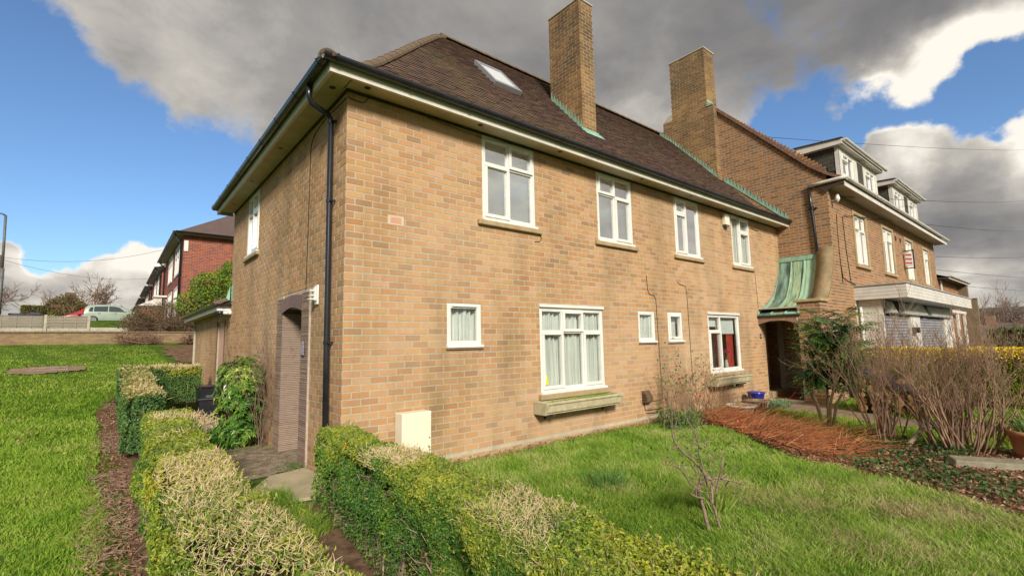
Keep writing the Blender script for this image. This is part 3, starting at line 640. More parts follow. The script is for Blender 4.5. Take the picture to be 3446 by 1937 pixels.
# roof light
def fr2(u,y,n): z=roofz(y); return (u,y-.72*n,z+.69*n)
mb=MB()
for a,b,c,d in ((3.58,4.28,1.66,1.74),(3.58,4.28,2.30,2.38),(3.58,3.64,1.74,2.30),(4.22,4.28,1.74,2.30)):
    q=[fr2(u,y,n) for n in (0,.085) for u,y in ((a,c),(b,c),(b,d),(a,d))]; mb.add(q,[(0,3,2,1),(4,5,6,7),(0,1,5,4),(1,2,6,5),(2,3,7,6),(3,0,4,7)])
rl=mb.build('roof_light',mat('grey_cladding',[(.30,.31,.33)],rough=.4,metal=.3),rf)
mb=MB(); mb.quad(fr2(3.63,1.73,.07),fr2(4.23,1.73,.07),fr2(4.23,2.31,.07),fr2(3.63,2.31,.07)); mb.build('pane',mat('roof_light_pane',[(.62,.63,.64),(.68,.69,.70)],scale=2,rough=.12,spec=.9),rf)
# chimney 1
def chimney(parent,x0,x1,y0,y1,z0,z1,bz,capm,nm='chimney'):
    mb=MB(); mb.box(x0+.006,x1-.006,y0+.006,y1-.006,z0,z1); ch=mb.build(nm,mortar,parent)
    mb=MB(); mb.box(x0-.015,x1+.015,y0-.015,y1+.015,z1,z1+.035); mb.build('chimney_cap',capm,ch)
    bz.wall(ch,Tf(y0+.004),x0,x1,z0,z1); bz.wall(ch,Tx(x0+.004),y0+.0125,y1,z0,z1,par=1); bz.wall(ch,Tf(y0+.004),x0,x1,z0,z0)
    return ch
B2=Bricks(); ch1=chimney(rf,5.68,6.14,1.19,2.17,5.9,9.33,B2,concm)
brickc_i=mat('sooty_brick',[(.34,.19,.07),(.42,.25,.09)],scale=20,bump=1,bscale=120,rnd='isl',rcols=[(.30,.16,.055),(.20,.10,.04),(.38,.22,.075),(.13,.07,.035),(.26,.13,.05)],rmix=.75,big=(1.1,(.07,.045,.025),2.4))
B2.done(ch1,brickc_i,brickc_i,0,name='chimney_brick')
mb=MB(); mb.lathe((5.93,1.50,9.36),[(.09,0),(.085,.12),(.10,.14),(.10,.17),(.07,.17)],14); mb.build('chimney_pot',mat('terracotta',[(.34,.13,.07),(.42,.18,.09)],scale=8),ch1)
def flashing(parent,T,pts,d=.012,band=.075,tooth=.13,pitch=.135,name='flashing'):
    """saw-toothed copper apron: lower edge pts (u,z)"""
    mb=MB(); us=[p[0] for p in pts]; acc=[0]
    for a,b in zip(pts,pts[1:]): acc.append(acc[-1]+math.hypot(b[0]-a[0],b[1]-a[1]))
    n=int(acc[-1]/pitch)
    at=lambda s:(float(np.interp(s,acc,[p[0] for p in pts])),float(np.interp(s,acc,[p[1] for p in pts])))
    for i in range(n):
        u0,z0=at(i*pitch); u1,z1=at((i+1)*pitch)
        mb.add([T(u0,d,z0),T(u1,d,z1),T(u1,d,z1+band),T(u0,d,z0+band)],[(0,1,2,3)])
        mb.add([T(u0,d+.001,z0+band-.003),T(u1,d+.001,z1+band-.003),T((u0+u1)/2+.02*(1 if z1>z0 else -1),d+.001,max(z0,z1)+band+tooth)],[(0,1,2)])
    return mb.build(name,copper,parent)
flashing(ch1,Tx(5.68),[(1.16,roofz(1.16)-.01),(2.2,roofz(2.2)-.01)],.016)
mb=MB(); mb.tbox(Tf(1.19),5.62,6.2,.012,.02,roofz(1.17)-.04,roofz(1.17)+.07); q=[fr2(5.60,1.16,.03),fr2(6.22,1.16,.03),fr2(6.22,1.03,.03),fr2(5.60,1.03,.03)]; mb.add(q,[(0,1,2,3)]); mb.build('flashing',copper,ch1)
flashing(rf,Tx(WX),[(-.35,roofz(-.35)+.01),(1.48,roofz(1.48)+.01)],.016)
flashing(rf,Tx(WX-.26),[(1.5,roofz(1.5)+.01),(3.45,roofz(3.45)+.01)],.018)
# doorway on the end wall: creasing-tile pilasters and arch
mb=MB(); mb.tbox(TG,1.18,1.504,-.3,.028,-.05,2.36); mb.tbox(TG,2.496,2.82,-.3,.028,-.05,2.36); mb.tbox(TG,1.505,2.495,-.298,.01,2.17,2.358)
ds=mb.build('door_surround',mat('creasing_mortar',[(.36,.29,.23),(.46,.38,.31)],scale=12),H)
cm={}
def crease(T,a,b,z,h,d0,d1,parent):
    key=(round(b-a,3),h,round(d1-d0,3))
    if key not in cm:
        m_=MB(); o0=np.array(T(0,0,0)); 
        m_.tbox(T,0,b-a,d0,d1,0,h); m_.v=[tuple(np.array(v)-o0) for v in m_.v]
        me=bpy.data.meshes.new('creasing_tile'); me.from_pydata(m_.v,[],m_.f); me.materials.append(creasem); cm[key]=me
    o=bpy.data.objects.new('creasing_tile',cm[key]); COL.objects.link(o); o.parent=parent; o.location=Vector(T(a,random.uniform(-.003,.003),z))-wl(parent)
nC=84
for i in range(nC):
    z=-.0+i*.0278
    crease(TG,1.185+random.uniform(-.004,.004),1.510,z,.0145,-.31,.033,ds)
    crease(TG,2.488,2.815+random.uniform(-.004,.004),z,.0145,-.31,.033,ds)
na=34
for i in range(na):   # arch of tiles on edge
    t=(i+.5)/na; u=1.47+1.06*t; sag=.075*(1-(2*t-1)**2)
    ang=(t-.5)*.55; mb=MB(); w=.0125
    q=[]
    for dd in (-.28,.046):
        for (du,dz) in ((-w,0),(w,0),(w,.215-sag*.45),(-w,.215-sag*.45)): q.append(TG(u+du+ang*dz*.9,dd,2.075+sag+dz))
    mb.add(q,[(0,3,2,1),(4,5,6,7),(0,1,5,4),(1,2,6,5),(2,3,7,6),(3,0,4,7)]); mb.build('arch_tile',mat('arch_tile_blue',[(.14,.095,.09),(.20,.14,.12)],scale=14,bump=.5,rnd='obj',rcols=[(.11,.075,.085),(.20,.135,.115),(.15,.10,.10)],rmix=.6),ds)
mb=MB(); mb.box(.26,.9,1.35,1.5,-.02,2.4); mb.box(.28,.9,2.5,2.65,-.02,2.4); mb.box(.9,.95,1.35,2.65,-.02,2.4); mb.box(.0,.95,1.35,2.65,2.38,2.40); lb=mb.build('lobby_wall',mortar,H)
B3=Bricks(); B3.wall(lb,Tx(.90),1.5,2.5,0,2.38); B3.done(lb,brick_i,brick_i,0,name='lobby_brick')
mb=MB(); mb.box(-.02,.9,1.5,2.5,-.02,.012); mb.build('threshold',pathm,H)
# number plate on the pilaster (an arched little plaque)
m=MB(); m.extrude([(1.30,1.46),(1.42,1.46),(1.42,1.60),(1.36,1.66),(1.30,1.60)],lambda p,q,t:TG(p,t,q),.045,.055); pl=m.build('number_plaque',mat('plaque_blue',[(.10,.08,.16),(.35,.32,.38)],scale=30),H)
m=MB(); m.extrude([(1.312,1.47),(1.408,1.47),(1.408,1.595),(1.36,1.64),(1.312,1.595)],lambda p,q,t:TG(p,t,q),.0555,.057); m.build('plaque_face',mat('plaque_face',[(.45,.42,.45),(.15,.12,.2)],scale=45),pl)
# cables on the walls
cabm=mat('cable',[(.03,.025,.02)],rough=.6); cabw=mat('brown_cable',[(.10,.05,.03)],rough=.6)
def cable(parent,T,pts,r=.005,m=cabm,name='cable'):
    mb=MB(); mb.tube([T(u,r+.006,z) for u,z in pts],r,5); return mb.build(name,m,parent,True)
cable(H,TG,[(1.42,2.36),(1.40,3.0),(1.385,3.8),(1.37,4.45),(1.2,4.56),(.7,4.62),(.3,4.60),(0.02,4.60)])
cable(H,TF,[(0.0,4.60),(.10,4.585),(.2,4.59),(.24,4.64),(.27,4.69)])
cable(H,TF,[(6.03,2.84),(6.05,2.55),(6.10,2.47),(6.26,2.45),(6.31,2.38),(6.33,1.6),(6.37,.45),(6.33,.40),(5.9,.40)])
cable(H,TF,[(7.15,2.79),(7.2,2.75),(7.3,2.73),(7.44,2.71),(7.49,2.6),(7.50,1.9),(7.52,.6)])
cable(H,TF,[(10.9,3.36),(10.93,2.8),(10.97,2.2)],.004,cabw)
cable(H,TF,[(10.8,4.45),(10.95,4.47),(11.1,4.44),(11.3,4.44)],.006)
cable(H,TF,[(3.15,3.30),(3.2,3.24),(3.15,3.18),(3.05,3.17)],.005)
cable(H,TF,[(1.1,4.66),(2.0,4.62),(3.0,4.70)],.003)
cable(H,TF,[(5.75,.38),(5.78,.25),(6.2,.24),(6.6,.25)],.006); cable(H,TF,[(5.8,.2),(6.2,.17),(6.7,.2)],.006)
# patched brick
m=MB(); m.tbox(TF,.575,.725,0,.0075,3.115,3.195); m.build('repair_patch',mat('pink_repair',[(.52,.27,.16),(.56,.31,.20)],scale=20),H)
m=MB(); m.tbox(TF,.54,.76,0,.0062,3.095,3.215); m.build('repair_mortar',mat('pale_mortar_smear',[(.55,.46,.36)],rough=1),H)
# ---------------------------------------------------------------- brick annex beyond the end wall
A=empty('brick_annex',(.03,9.5,.3),'single storey brick outhouse with low tiled roof beyond the end wall','outhouse')
TA=Tx(.03); AE=13.2
mb=MB(); wallface(mb,TA,EX+.02,AE,-.3,2.46,[(7.85,8.85,-.1,2.2)],.10); mb.box(.04,2.6,AE-.02,AE,-.3,2.46); aw=mb.build('wall',mortar,A)
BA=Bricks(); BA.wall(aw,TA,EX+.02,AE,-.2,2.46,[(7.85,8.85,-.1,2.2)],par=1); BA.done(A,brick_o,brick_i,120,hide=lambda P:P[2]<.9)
mb=MB(); mb.box(.06,.10,7.85,8.85,-.1,2.2); mb.build('door_panel',mat('pink_board',[(.50,.30,.22),(.60,.38,.28)],scale=5,stretch=(1,1,.3)),A)
mb=MB(); mb.tbox(TA,7.80,7.84,-.02,.02,-.1,2.24); mb.tbox(TA,8.86,8.90,-.02,.02,-.1,2.24); mb.build('door_frame',mat('brown_timber',[(.10,.06,.04),(.15,.09,.06)],scale=8),A)
mb=MB(); mb.box(-.25,.03,EX+.02,AE+.2,2.44,2.455); mb.build('soffit',soffm,A)
mb=MB(); mb.box(-.275,-.25,EX-.02,AE+.2,2.41,2.53); mb.box(-.25,-.003,EX-.02,EX+.005,2.41,2.53); mb.build('fascia_board',upvc,A)
gutter(A,(-.33,EX-.05,2.56),(-.33,AE+.25,2.56),(-1,0,0),r=.05); gutter(A,(-.33,EX-.075,2.559),(-.005,EX-.075,2.559),(0,-1,0),r=.05)
mb=MB(); q=[(-.33,EX-.05,2.55),(-.33,AE+.3,2.55),(1.9,AE-1.4,3.75),(1.9,EX+.9,3.75)]; mb.quad(*q); mb.add([(-.33,EX-.05,2.55),(1.9,EX+.9,3.75),(1.9,EX-.05,2.6)],[(0,1,2)]); mb.add([(-.33,AE+.3,2.55),(1.9,AE-1.4,3.75),(3.5,AE+.3,2.55)],[(0,1,2)]); ar=mb.build('roof',mat('roof_felt',[(.03,.02,.018)]),A)
L2=math.hypot(2.23,1.2)
tiles(ar,lambda u,s,n:(-.33+s*2.23/L2-n*1.2/L2,u,2.55+s*1.2/L2+n*2.23/L2),lambda s:EX-.05+(.95*s/L2),lambda s:AE+.3-1.7*s/L2,L2,None,A,tile_o,tile_i,60)
capping(ar,[(-.36,AE+.32,2.55),(1.9,AE-1.4,3.78)],'hip_tile',hipm,.09)
capping(ar,[(-.36,EX-.03,2.56),(-.10,EX+.04,2.68)],'hip_tile',hipm,.10)
m=MB(); m.add([(-.03,EX-.01,2.66),(-.03,EX-.01,3.0),(-.12,EX-.01,2.64)],[(0,1,2)]); m.tbox(TG,6.86,7.02,.003,.01,2.62,2.98); m.build('flashing',copper,A)
mb=MB(); mb.tbox(TA,AE-.05,AE+.03,.002,.05,-.1,2.44); mb.build('corner_post',concm,A)
# security camera
sc_=empty('security_camera',(-.02,6.95,2.36),'small black and white security camera on the far corner of the end wall','camera')
mb=MB(); mb.tube([(0,6.93,2.36),(-.06,6.93,2.36)],.045,12); mb.tube([(-.06,6.93,2.36),(-.15,6.97,2.36)],.04,12); mb.build('bracket',upvc,sc_,True)
mb=MB(); mb.tube([(-.15,6.97,2.36),(-.30,7.05,2.355)],.042,12); mb.tube([(-.2,7.0,2.33),(-.2,7.0,2.27)],.012,8); mb.build('camera_body',blackp,sc_,True)
# lantern by the door
ln=empty('wall_lantern',(0,.92,2.25),'white wall light between the side doorway and the black downpipe','wall light')
mb=MB(); mb.tbox(TG,.86,.98,.005,.03,2.12,2.38); bevel(mb.build('back_plate',upvc,ln),.01)
mb=MB(); mb.tbox(TG,.87,.97,.03,.06,2.17,2.35); bevel(mb.build('lamp_body',upvc,ln),.01)
mb=MB()
for z,l in ((2.30,.06),(2.24,.05),(2.19,.06)): mb.tbox(TG,.875,.965,.06,.06+l,z-.008,z+.008)
mb.build('louvre',upvc,ln)
# meter box
mt=empty('meter_cupboard',(.85,-.1,.2),'cream electricity meter cupboard on the front wall behind the hedge','meter cupboard')
mb=MB(); mb.box(.66,1.06,-.19,-.006,.08,.755); bevel(mb.build('cupboard_body',metalw,mt),.008)
mb=MB(); mb.box(.672,1.05,-.20,-.191,.10,.73); bevel(mb.build('door',metalw,mt),.004)
mb=MB(); mb.lathe((0,0,0),[(0,.01),(.008,.01),(.009,0)],10); mb.v=[(1.025+x,-.2-z,.44+y) for x,y,z in mb.v]; mb.build('lock',mat('steel',[(.3,.3,.3)],rough=.4,metal=.6),mt)
# alarm box
al=empty('alarm_box',(9.41,-.06,4.45),'cream burglar alarm box under the eaves beside the rightmost upper window','alarm box')
mb=MB(); mb.box(9.30,9.52,-.10,-.006,4.33,4.60); bevel(mb.build('alarm_cover',metalw,al),.012)
mb=MB(); mb.extrude([(9.31,4.33),(9.51,4.33),(9.46,4.28),(9.36,4.28)],lambda p,q,t:(p,t,q),-.09,-.01); mb.build('strobe',mat('grey_lens',[(.10,.11,.14)],rough=.2),al)
# vent cowl
vc=empty('flue_cowl',(5.8,-.05,.5),'small brown hooded flue cowl low on the front wall beside the big window','flue cowl')
mb=MB(); mb.extrude([(0,.38),(0,.62),(.045,.62),(.12,.50),(.125,.42),(.03,.38)],lambda p,q,t:(t,-p-.006,q),5.70,5.88); bevel(mb.build('hood',mat('brown_metal',[(.11,.07,.045),(.16,.10,.06)],rough=.5),vc),.006)
mb=MB()
for z in (.40,.45,.5,.55): mb.box(5.69,5.70,-.10,-.01,z,z+.012)
mb.build('grille',blackp,vc)
# troughs
def trough(x0,x1,zt,lab):
    t=empty('window_trough',((x0+x1)/2,-.15,zt-.2),lab,'window box','concrete window boxes under the front windows')
    mb=MB(); w=.30; y0=-.012
    out=[(-w,zt),(-w,zt-.035),(-w+.018,zt-.045),(-w+.035,zt-.15),(-w+.06,zt-.165),(-w+.06,zt-.185),(y0,zt-.185),(y0,zt),(y0-.028,zt),(y0-.035,zt-.12),(-w+.07,zt-.12),(-w+.035,zt)]
    mb.extrude(out,lambda p,q,t_:(t_,p,q),x0+.02,x1-.02)
    for a,b in ((x0-.01,x0+.04),(x1-.04,x1+.01)): mb.extrude([(-w-.004,zt+.002),(-w-.004,zt-.04),(-w+.05,zt-.19),(y0,zt-.19),(y0,zt+.002)],lambda p,q,t_:(t_,p,q),a,b)
    bo=mb.build('trough_body',trough_m,t); bevel(bo,.006,1)
    mb=MB(); mb.box(x0+.1,x1-.1,-w-.0-.002,-w+.012,zt-.028,zt-.022); mb.build('rim_moulding',trough_m,bo)
    for x in (x0+.22,x1-.22): mb=MB(); mb.box(x-.02,x+.02,-.22,-.006,zt-.215,zt-.187); mb.box(x-.02,x+.02,-.02,-.006,zt-.28,zt-.2); mb.build('bracket',mat('rusty_iron',[(.06,.04,.03),(.10,.06,.04)]),t)
    mb=MB(); mb.box(x0+.04,x1-.04,-w+.04,y0-.03,zt-.06,zt-.045); mb.build('compost',soilm,t)
    return t
t1=trough(2.95,4.76,.675,'lichened concrete window box with moss and grass under the big curtained window')
t2=trough(8.10,9.70,.72,'concrete window box with pale stones and wiry stems under the right-hand ground floor window')
# ---------------------------------------------------------------- shop building
S=empty('shop_building',(19,0,0),'brown brick parade of shops with dormers and a tall gable chimney right of the house','building')
YS=-1.36; SX=26.0; SSO=5.54; TS=Tf(YS); TSG=Tx(WX); RZ=9.87; RY=2.4
def ulim(z):
    if z<5.65: return (YS,RY*2-YS)
    d=(RZ-z)/.985-0.05; return (max(YS,RY-d),min(RY*2-YS,RY+d))
swins=[(14.50,15.66,3.68,5.14),(17.52,18.80,3.68,5.16),(20.55,21.70,3.64,5.11),(23.47,24.55,3.64,5.08)]
mb=MB(); wallface(mb,TS,WX,SX,-.3,SSO,swins+[(14.3,25.2,-.3,2.55)],.12)
mb.add([(WX,YS,-.3),(WX,YS,5.70),(WX,RY,9.80),(WX,RY*2-YS,5.70),(WX,RY*2-YS,-.3)],[(0,1,2,3,4)])
mb.add([(SX,YS,-.3),(SX,YS,5.70),(SX,RY,9.80),(SX,RY*2-YS,5.70),(SX,RY*2-YS,-.3)],[(4,3,2,1,0)]); mb.box(WX+.02,SX-.02,YS+2,YS+2.02,2.6,5.5); mb.box(WX+.02,SX-.02,YS+.13,YS+2,2.55,2.6)
sw=mb.build('wall',mortar,S)
BS=Bricks()
BS.wall(sw,TSG,YS+.0125,6,2.0,9.85,(),ulim=lambda z:(ulim(z)[0]+(.0125 if z<5.65 else 0),min(ulim(z)[1],6.1)),par=0,start=YS)
BS.wall(sw,TS,WX-.0045,SX,0,SSO,swins+[(13.98,26.1,-.3,2.97)],par=1,start=WX)
# parts of the gable never seen are behind the house roof: drop them
BS.r=[r for r in BS.r if not (r[1] is TSG and ((r[2]>.1 and r[2]<6.6 and r[4]<roofz(min(r[2],7.05-r[2]))-.3)))]
BS.done(S,brick2_o,brick2_i,300)
# chimney breast and stack
mb=MB(); mb.box(12.304,WX,1.494,3.3,5.5,9.0); mb.extrude([(1.494,9.0),(3.3,9.0),(3.1,9.2),(1.694,9.2)],lambda p,q,t:(t,p,q),12.304,WX); mb.box(12.304,12.94,1.694,2.95,9.2,11.03); sch=mb.build('chimney',mortar,S)
mb=MB(); mb.box(12.28,12.96,1.67,2.97,11.03,11.07); mb.build('chimney_cap',concm,sch)
BC=Bricks(); BC.wall(sch,Tx(12.302),1.494,3.3,6.4,9.0); BC.wall(sch,Tx(12.302),1.694,2.95,9.0,11.03); BC.wall(sch,Tf(1.692),12.3,12.94,9.0,11.03,par=1); BC.wall(sch,Tf(1.492),12.3,WX,6.0,9.0,par=1)
BC.done(sch,brickc_i,brickc_i,0,name='chimney_brick')
m=MB(); m.tbox(Tx(12.30),1.50,1.70,-.02,.02,9.0,9.06); m.tbox(Tf(1.69),12.3,12.6,.0,.02,9.16,9.24); m.build('flashing',copper,sch)
# roof of the shops
SP=[(YS-.44,5.72),(YS-.10,5.90),(YS+.35,6.27),(RY,RZ)]; sPY=np.array([p[0] for p in SP]); sPZ=np.array([p[1] for p in SP]); sSL=np.concatenate([[0],np.cumsum(np.hypot(np.diff(sPY),np.diff(sPZ)))])
def frS(u,s,n):
    y=float(np.interp(s,sSL,sPY)); z=float(np.interp(s,sSL,sPZ)); k=min(len(sSL)-2,int(np.searchsorted(sSL,s,'right'))-1); dy,dz=sPY[k+1]-sPY[k],sPZ[k+1]-sPZ[k]; l=math.hypot(dy,dz)
    return (u,y-dz/l*n,z+dy/l*n)
mb=MB()
for (y0,z0),(y1,z1) in zip(SP,SP[1:]):
    mb.quad((WX-.03,y0,z0),(SX+.3,y0,z0),(SX+.3,y1,z1),(WX-.03,y1,z1)); mb.quad((WX-.03,2*RY-y0,z0),(WX-.03,2*RY-y1,z1),(SX+.3,2*RY-y1,z1),(SX+.3,2*RY-y0,z0))
    mb.quad((WX-.03,y0,z0-.05),(WX-.03,y0,z0),(WX-.03,y1,z1),(WX-.03,y1,z1-.05))
srf=mb.build('roof',mat('roof_felt',[(.03,.02,.018)]),S)
tiles(srf,frS,lambda s:WX-.05,lambda s:SX+.3,sSL[-1],None,S,tile_o,tile_i,60)
verge=mat('verge_tile_clay',[(.16,.09,.06),(.24,.14,.09)],scale=12,bump=.5)
for i in range(38):
    s0=i*.15; a=frS(WX-.06,s0,.0); b=frS(WX-.06,s0+.16,.0)
    if b[2]>9.2: break
    mb=MB(); q=[frS(WX-.07,s0,-.05),frS(WX+.10,s0,-.05),frS(WX+.10,s0+.155,-.055),frS(WX-.07,s0+.155,-.055),frS(WX-.07,s0,.022),frS(WX+.10,s0,.022),frS(WX+.10,s0+.155,.016),frS(WX-.07,s0+.155,.016)]
    mb.add(q,[(0,3,2,1),(4,5,6,7),(0,1,5,4),(1,2,6,5),(2,3,7,6),(3,0,4,7)]); mb.build('verge_tile',verge,srf)
m=MB(); m.add([(WX-.05,3.06,9.20),(WX-.05,6.0,6.3),(WX-.05,6.0,6.2),(WX-.05,3.0,9.10),(WX+.2,3.06,9.24),(WX+.2,6,6.34)],[(0,1,2,3),(0,4,5,1)]); m.build('back_verge',verge,srf)
# eaves: curved white box, soffit, gutter
mb=MB(); y1=YS-.40
mb.box(WX-.02,SX+.35,y1,YS-.002,SSO,SSO+.012); mb.build('soffit',mat('shop_soffit',[(.36,.29,.19),(.44,.36,.25)],scale=3),S)
mb=MB(); mb.box(WX-.04,SX+.35,y1-.02,y1,SSO-.05,SSO+.09); mb.build('fascia_board',upvc2,S)
wg_=upvc2
gutter(S,(WX-.06,y1-.075,5.70),(SX+.4,y1-.075,5.70),(0,-1,0),r=.055,m=wg_,clips=1.2)
mb=MB(); mb.tube([(WX-.075,YS+.44,5.69),(WX-.075,YS+.1,5.70),(WX-.075,YS-.30,5.71),(WX-.06,y1-.10,5.72)],.048,10); mb.build('return_gutter',wg_,S,True)
mb=MB(); pts=[(YS+.35,5.66),(YS+.1,5.66),(YS-.2,5.67),(y1,5.69),(y1,5.56),(YS-.2,5.545),(YS-.05,5.50),(YS+.02,5.42),(YS+.05,5.42),(YS+.2,5.60)]
mb.extrude(pts,lambda p,q,t:(t,p,q),WX-.055,WX-.006); mb.build('eaves_bracket',mat('dark_timber',[(.06,.04,.025)]),S)
mb=MB(); mb.tube([(WX-.06,YS+.42,5.66),(WX-.06,YS+.41,5.2),(WX-.06,YS+.37,4.4),(WX-.06,YS+.36,3.76)],.036,12); sdp=mb.build('downpipe',blackp,S,True)
mb=MB(); mb.tube([(WX-.06,YS+.385,5.02),(WX-.06,YS+.385,5.10)],.046,12); mb.box(WX-.06,WX,YS+.28,YS+.49,5.04,5.07); mb.build('pipe_bracket',blackp,sdp)
# upper windows in stone surrounds
for i,(a,b,c,d) in enumerate(swins):
    mb=MB()
    for q in ((a-.10,a+.0,c-.05,d+.09),(b,b+.10,c-.05,d+.09),(a,b,d,d+.09)): mb.tbox(TS,q[0],q[1],-.08,.045,q[2],q[3])
    ss=mb.build('window_surround',stone,S); bevel(ss,.006,1)
    mb=MB(); mb.tbox(TS,a-.14,b+.14,-.05,.08,c-.13,c-.05); mb.build('stone_sill',stone,ss)
    window(S,TS,a+.0,b-.0,c-.04,d,None,[(0,.48,0,.73,False),(.48,1,0,.73,True),(0,.48,.73,1,True),(.48,1,.73,1,False)] if i%2==0 else [(0,.52,0,1,False),(.52,1,0,.74,False),(.52,1,.74,1,True)],'net' if i!=1 else 'blind',gm=skyglass,sill=False,rec=.05)
for x in (19.35,20.0):
    mb=MB(); mb.tbox(TS,x-.1,x+.1,0,.012,4.93,5.08); mb.build('air_brick',mat('black_grille',[(.04,.03,.025)]),S)
# dormers
slate_o=mat('dormer_slate',[(.045,.045,.04),(.08,.075,.055)],scale=9,rnd='obj',rcols=[(.04,.04,.042),(.075,.07,.045),(.055,.05,.05),(.09,.09,.045)],rmix=.6,bump=.4)
def sroof(y): return float(np.interp(y,sPY,sPZ))
def dormer(x0,x1,n):
    yf=-1.3; zb=6.30; zt=7.08; yb=RY-(RZ-zt)/.985
    mb=MB(); mb.box(x0+.02,x1-.02,yf+.06,yb,zb-.3,zt); dm=mb.build('dormer',mat('dormer_board',[(.05,.045,.04)]),S)
    T=Tf(yf)
    w=(x1-x0)
    cuts=[0,.06,.34,.42,.60,.65,.94,1]
    # posts and boards
    mb=MB()
    for a,b in ((0,.07),(.35,.44),(.60,.66),(.94,1)): mb.tbox(T,x0+w*a,x0+w*b,-.06,.03,zb-.12,zt)
    mb.tbox(T,x0,x1,-.06,.028,zt-.10,zt-.002); mb.tbox(T,x0,x1,-.06,.029,zb-.12,zb-.02); mb.build('dormer_frame',upvc2,dm)
    for a,b in ((.07,.35),(.66,.94)):
        window(dm,T,x0+w*a+.003,x0+w*b-.003,zb-.02,zt-.10,None,[(0,.5,0,.68,False),(0,.5,.68,1,True),(.5,1,0,1,False)],'blind',rec=.02,gm=skyglass,sill=False)
    for k in range(7):
        mb=MB(); z=zb-.02+k*.095
        for j in range(3):
            u0=x0+w*.442+(w*.155)*j/3+.004; mb.tbox(T,u0,u0+w*.155/3-.006,.0,.02,z,z+.10)
        mb.build('hung_slate',slate_o,dm)
    # cheek slates on the left side
    TC=Tx(x0+.02); ga=.12
    for k in range(9):
        z=6.02+k*ga; ylo=yf+.07; yhi=RY-(RZ-z-.06)/.985
        if z>zt-.02 or yhi<ylo+.05: continue
        u=ylo-(k%2)*.11
        while u<yhi:
            a,b=max(ylo,u+.004),min(yhi+.05,u+.216)
            if b-a>.03 and z>sroof(a)-.12: mb=MB(); mb.tbox(TC,a,b,.0,.012+.004*(k%2),z,min(zt,z+ga-.008)); mb.build('hung_slate',slate_o,dm)
            u+=.22
    mb=MB(); mb.tbox(TC,yf-.03,yf+.07,-.02,.03,zb-.14,zt); mb.build('corner_board',upvc2,dm)
    # flat roof, fascia and gutter
    mb=MB(); mb.add([(x0-.16,yf-.18,zt+.15),(x1+.16,yf-.18,zt+.15),(x1+.16,yb+.2,zt+.22),(x0-.16,yb+.2,zt+.22),(x0-.16,yf-.18,zt+.0),(x1+.16,yf-.18,zt+.0),(x1+.16,yb+.2,zt+.0),(x0-.16,yb+.2,zt+.0)],[(0,1,2,3),(0,4,5,1),(1,5,6,2),(3,7,4,0),(4,7,6,5),(2,6,7,3)]); mb.build('dormer_roof',upvc2,dm)
    mb=MB(); mb.add([(x0-.20,yf-.20,zt+.153),(x1+.20,yf-.20,zt+.153),(x1+.20,yb+.22,zt+.223),(x0-.20,yb+.22,zt+.223),(x0-.20,yf-.20,zt+.175),(x1+.20,yf-.20,zt+.175),(x1+.20,yb+.22,zt+.25),(x0-.20,yb+.22,zt+.25)],[(0,3,2,1),(4,5,6,7),(0,1,5,4),(1,2,6,5),(2,3,7,6),(3,0,4,7)]); mb.build('roof_felt',mat('grey_felt',[(.06,.055,.055)],rough=.9),dm)
    gutter(dm,(x0-.15,yf-.25,zt+.13),(x1+.35,yf-.25,zt+.13),(0,-1,0),r=.05,m=upvc2,clips=1.0)
dormer(13.93,17.8,0); dormer(19.76,23.75,1)
# insulator bracket, cables on the front
m=MB(); m.tube([(12.72,YS,5.20),(12.74,YS-.16,5.22)],.012,6); m.tube([(12.74,YS-.16,5.14),(12.74,YS-.16,5.21),(12.74,YS-.16,5.24),(12.74,YS-.16,5.36)],[.015,.05,.06,.035],10); m.build('insulator',upvc,S,True)
cable(S,TS,[(13.05,4.9),(13.0,4.0),(13.05,3.0)],.008); cable(S,TS,[(13.55,4.9),(13.6,4.0),(13.7,3.4),(13.75,3.05),(14.3,2.99)],.009); cable(S,TS,[(13.05,3.45),(13.1,3.15),(13.6,3.06),(14.2,3.0)],.009)
# projecting sign (white drum with red letters faded to bands) on a frame
sg=empty('projecting_sign',(20.2,-1.9,4.2),'white and red projecting sign in a black bracket on the shop upper wall','sign')
m=MB(); m.tube([(20.2,-1.36,4.62),(20.2,-1.66,4.62)],.02,6); m.tube([(20.2,-1.36,3.98),(20.2,-1.66,3.98)],.02,6); m.tube([(20.2,-1.66,4.66),(20.2,-1.66,3.94)],.02,6); m.build('bracket',blackp,sg)
m=MB(); m.box(20.15,20.25,-1.63,-1.42,4.06,4.54); bevel(m.build('sign_panel',upvc,sg),.01)
for z in (4.12,4.27,4.42):
    m=MB(); m.add([(20.146,-1.62,z),(20.146,-1.43,z+.03),(20.146,-1.43,z+.08),(20.146,-1.62,z+.05)],[(0,1,2,3)]); m.build('red_stripe',mat('sign_red',[(.55,.06,.05)],rough=.5),sg)
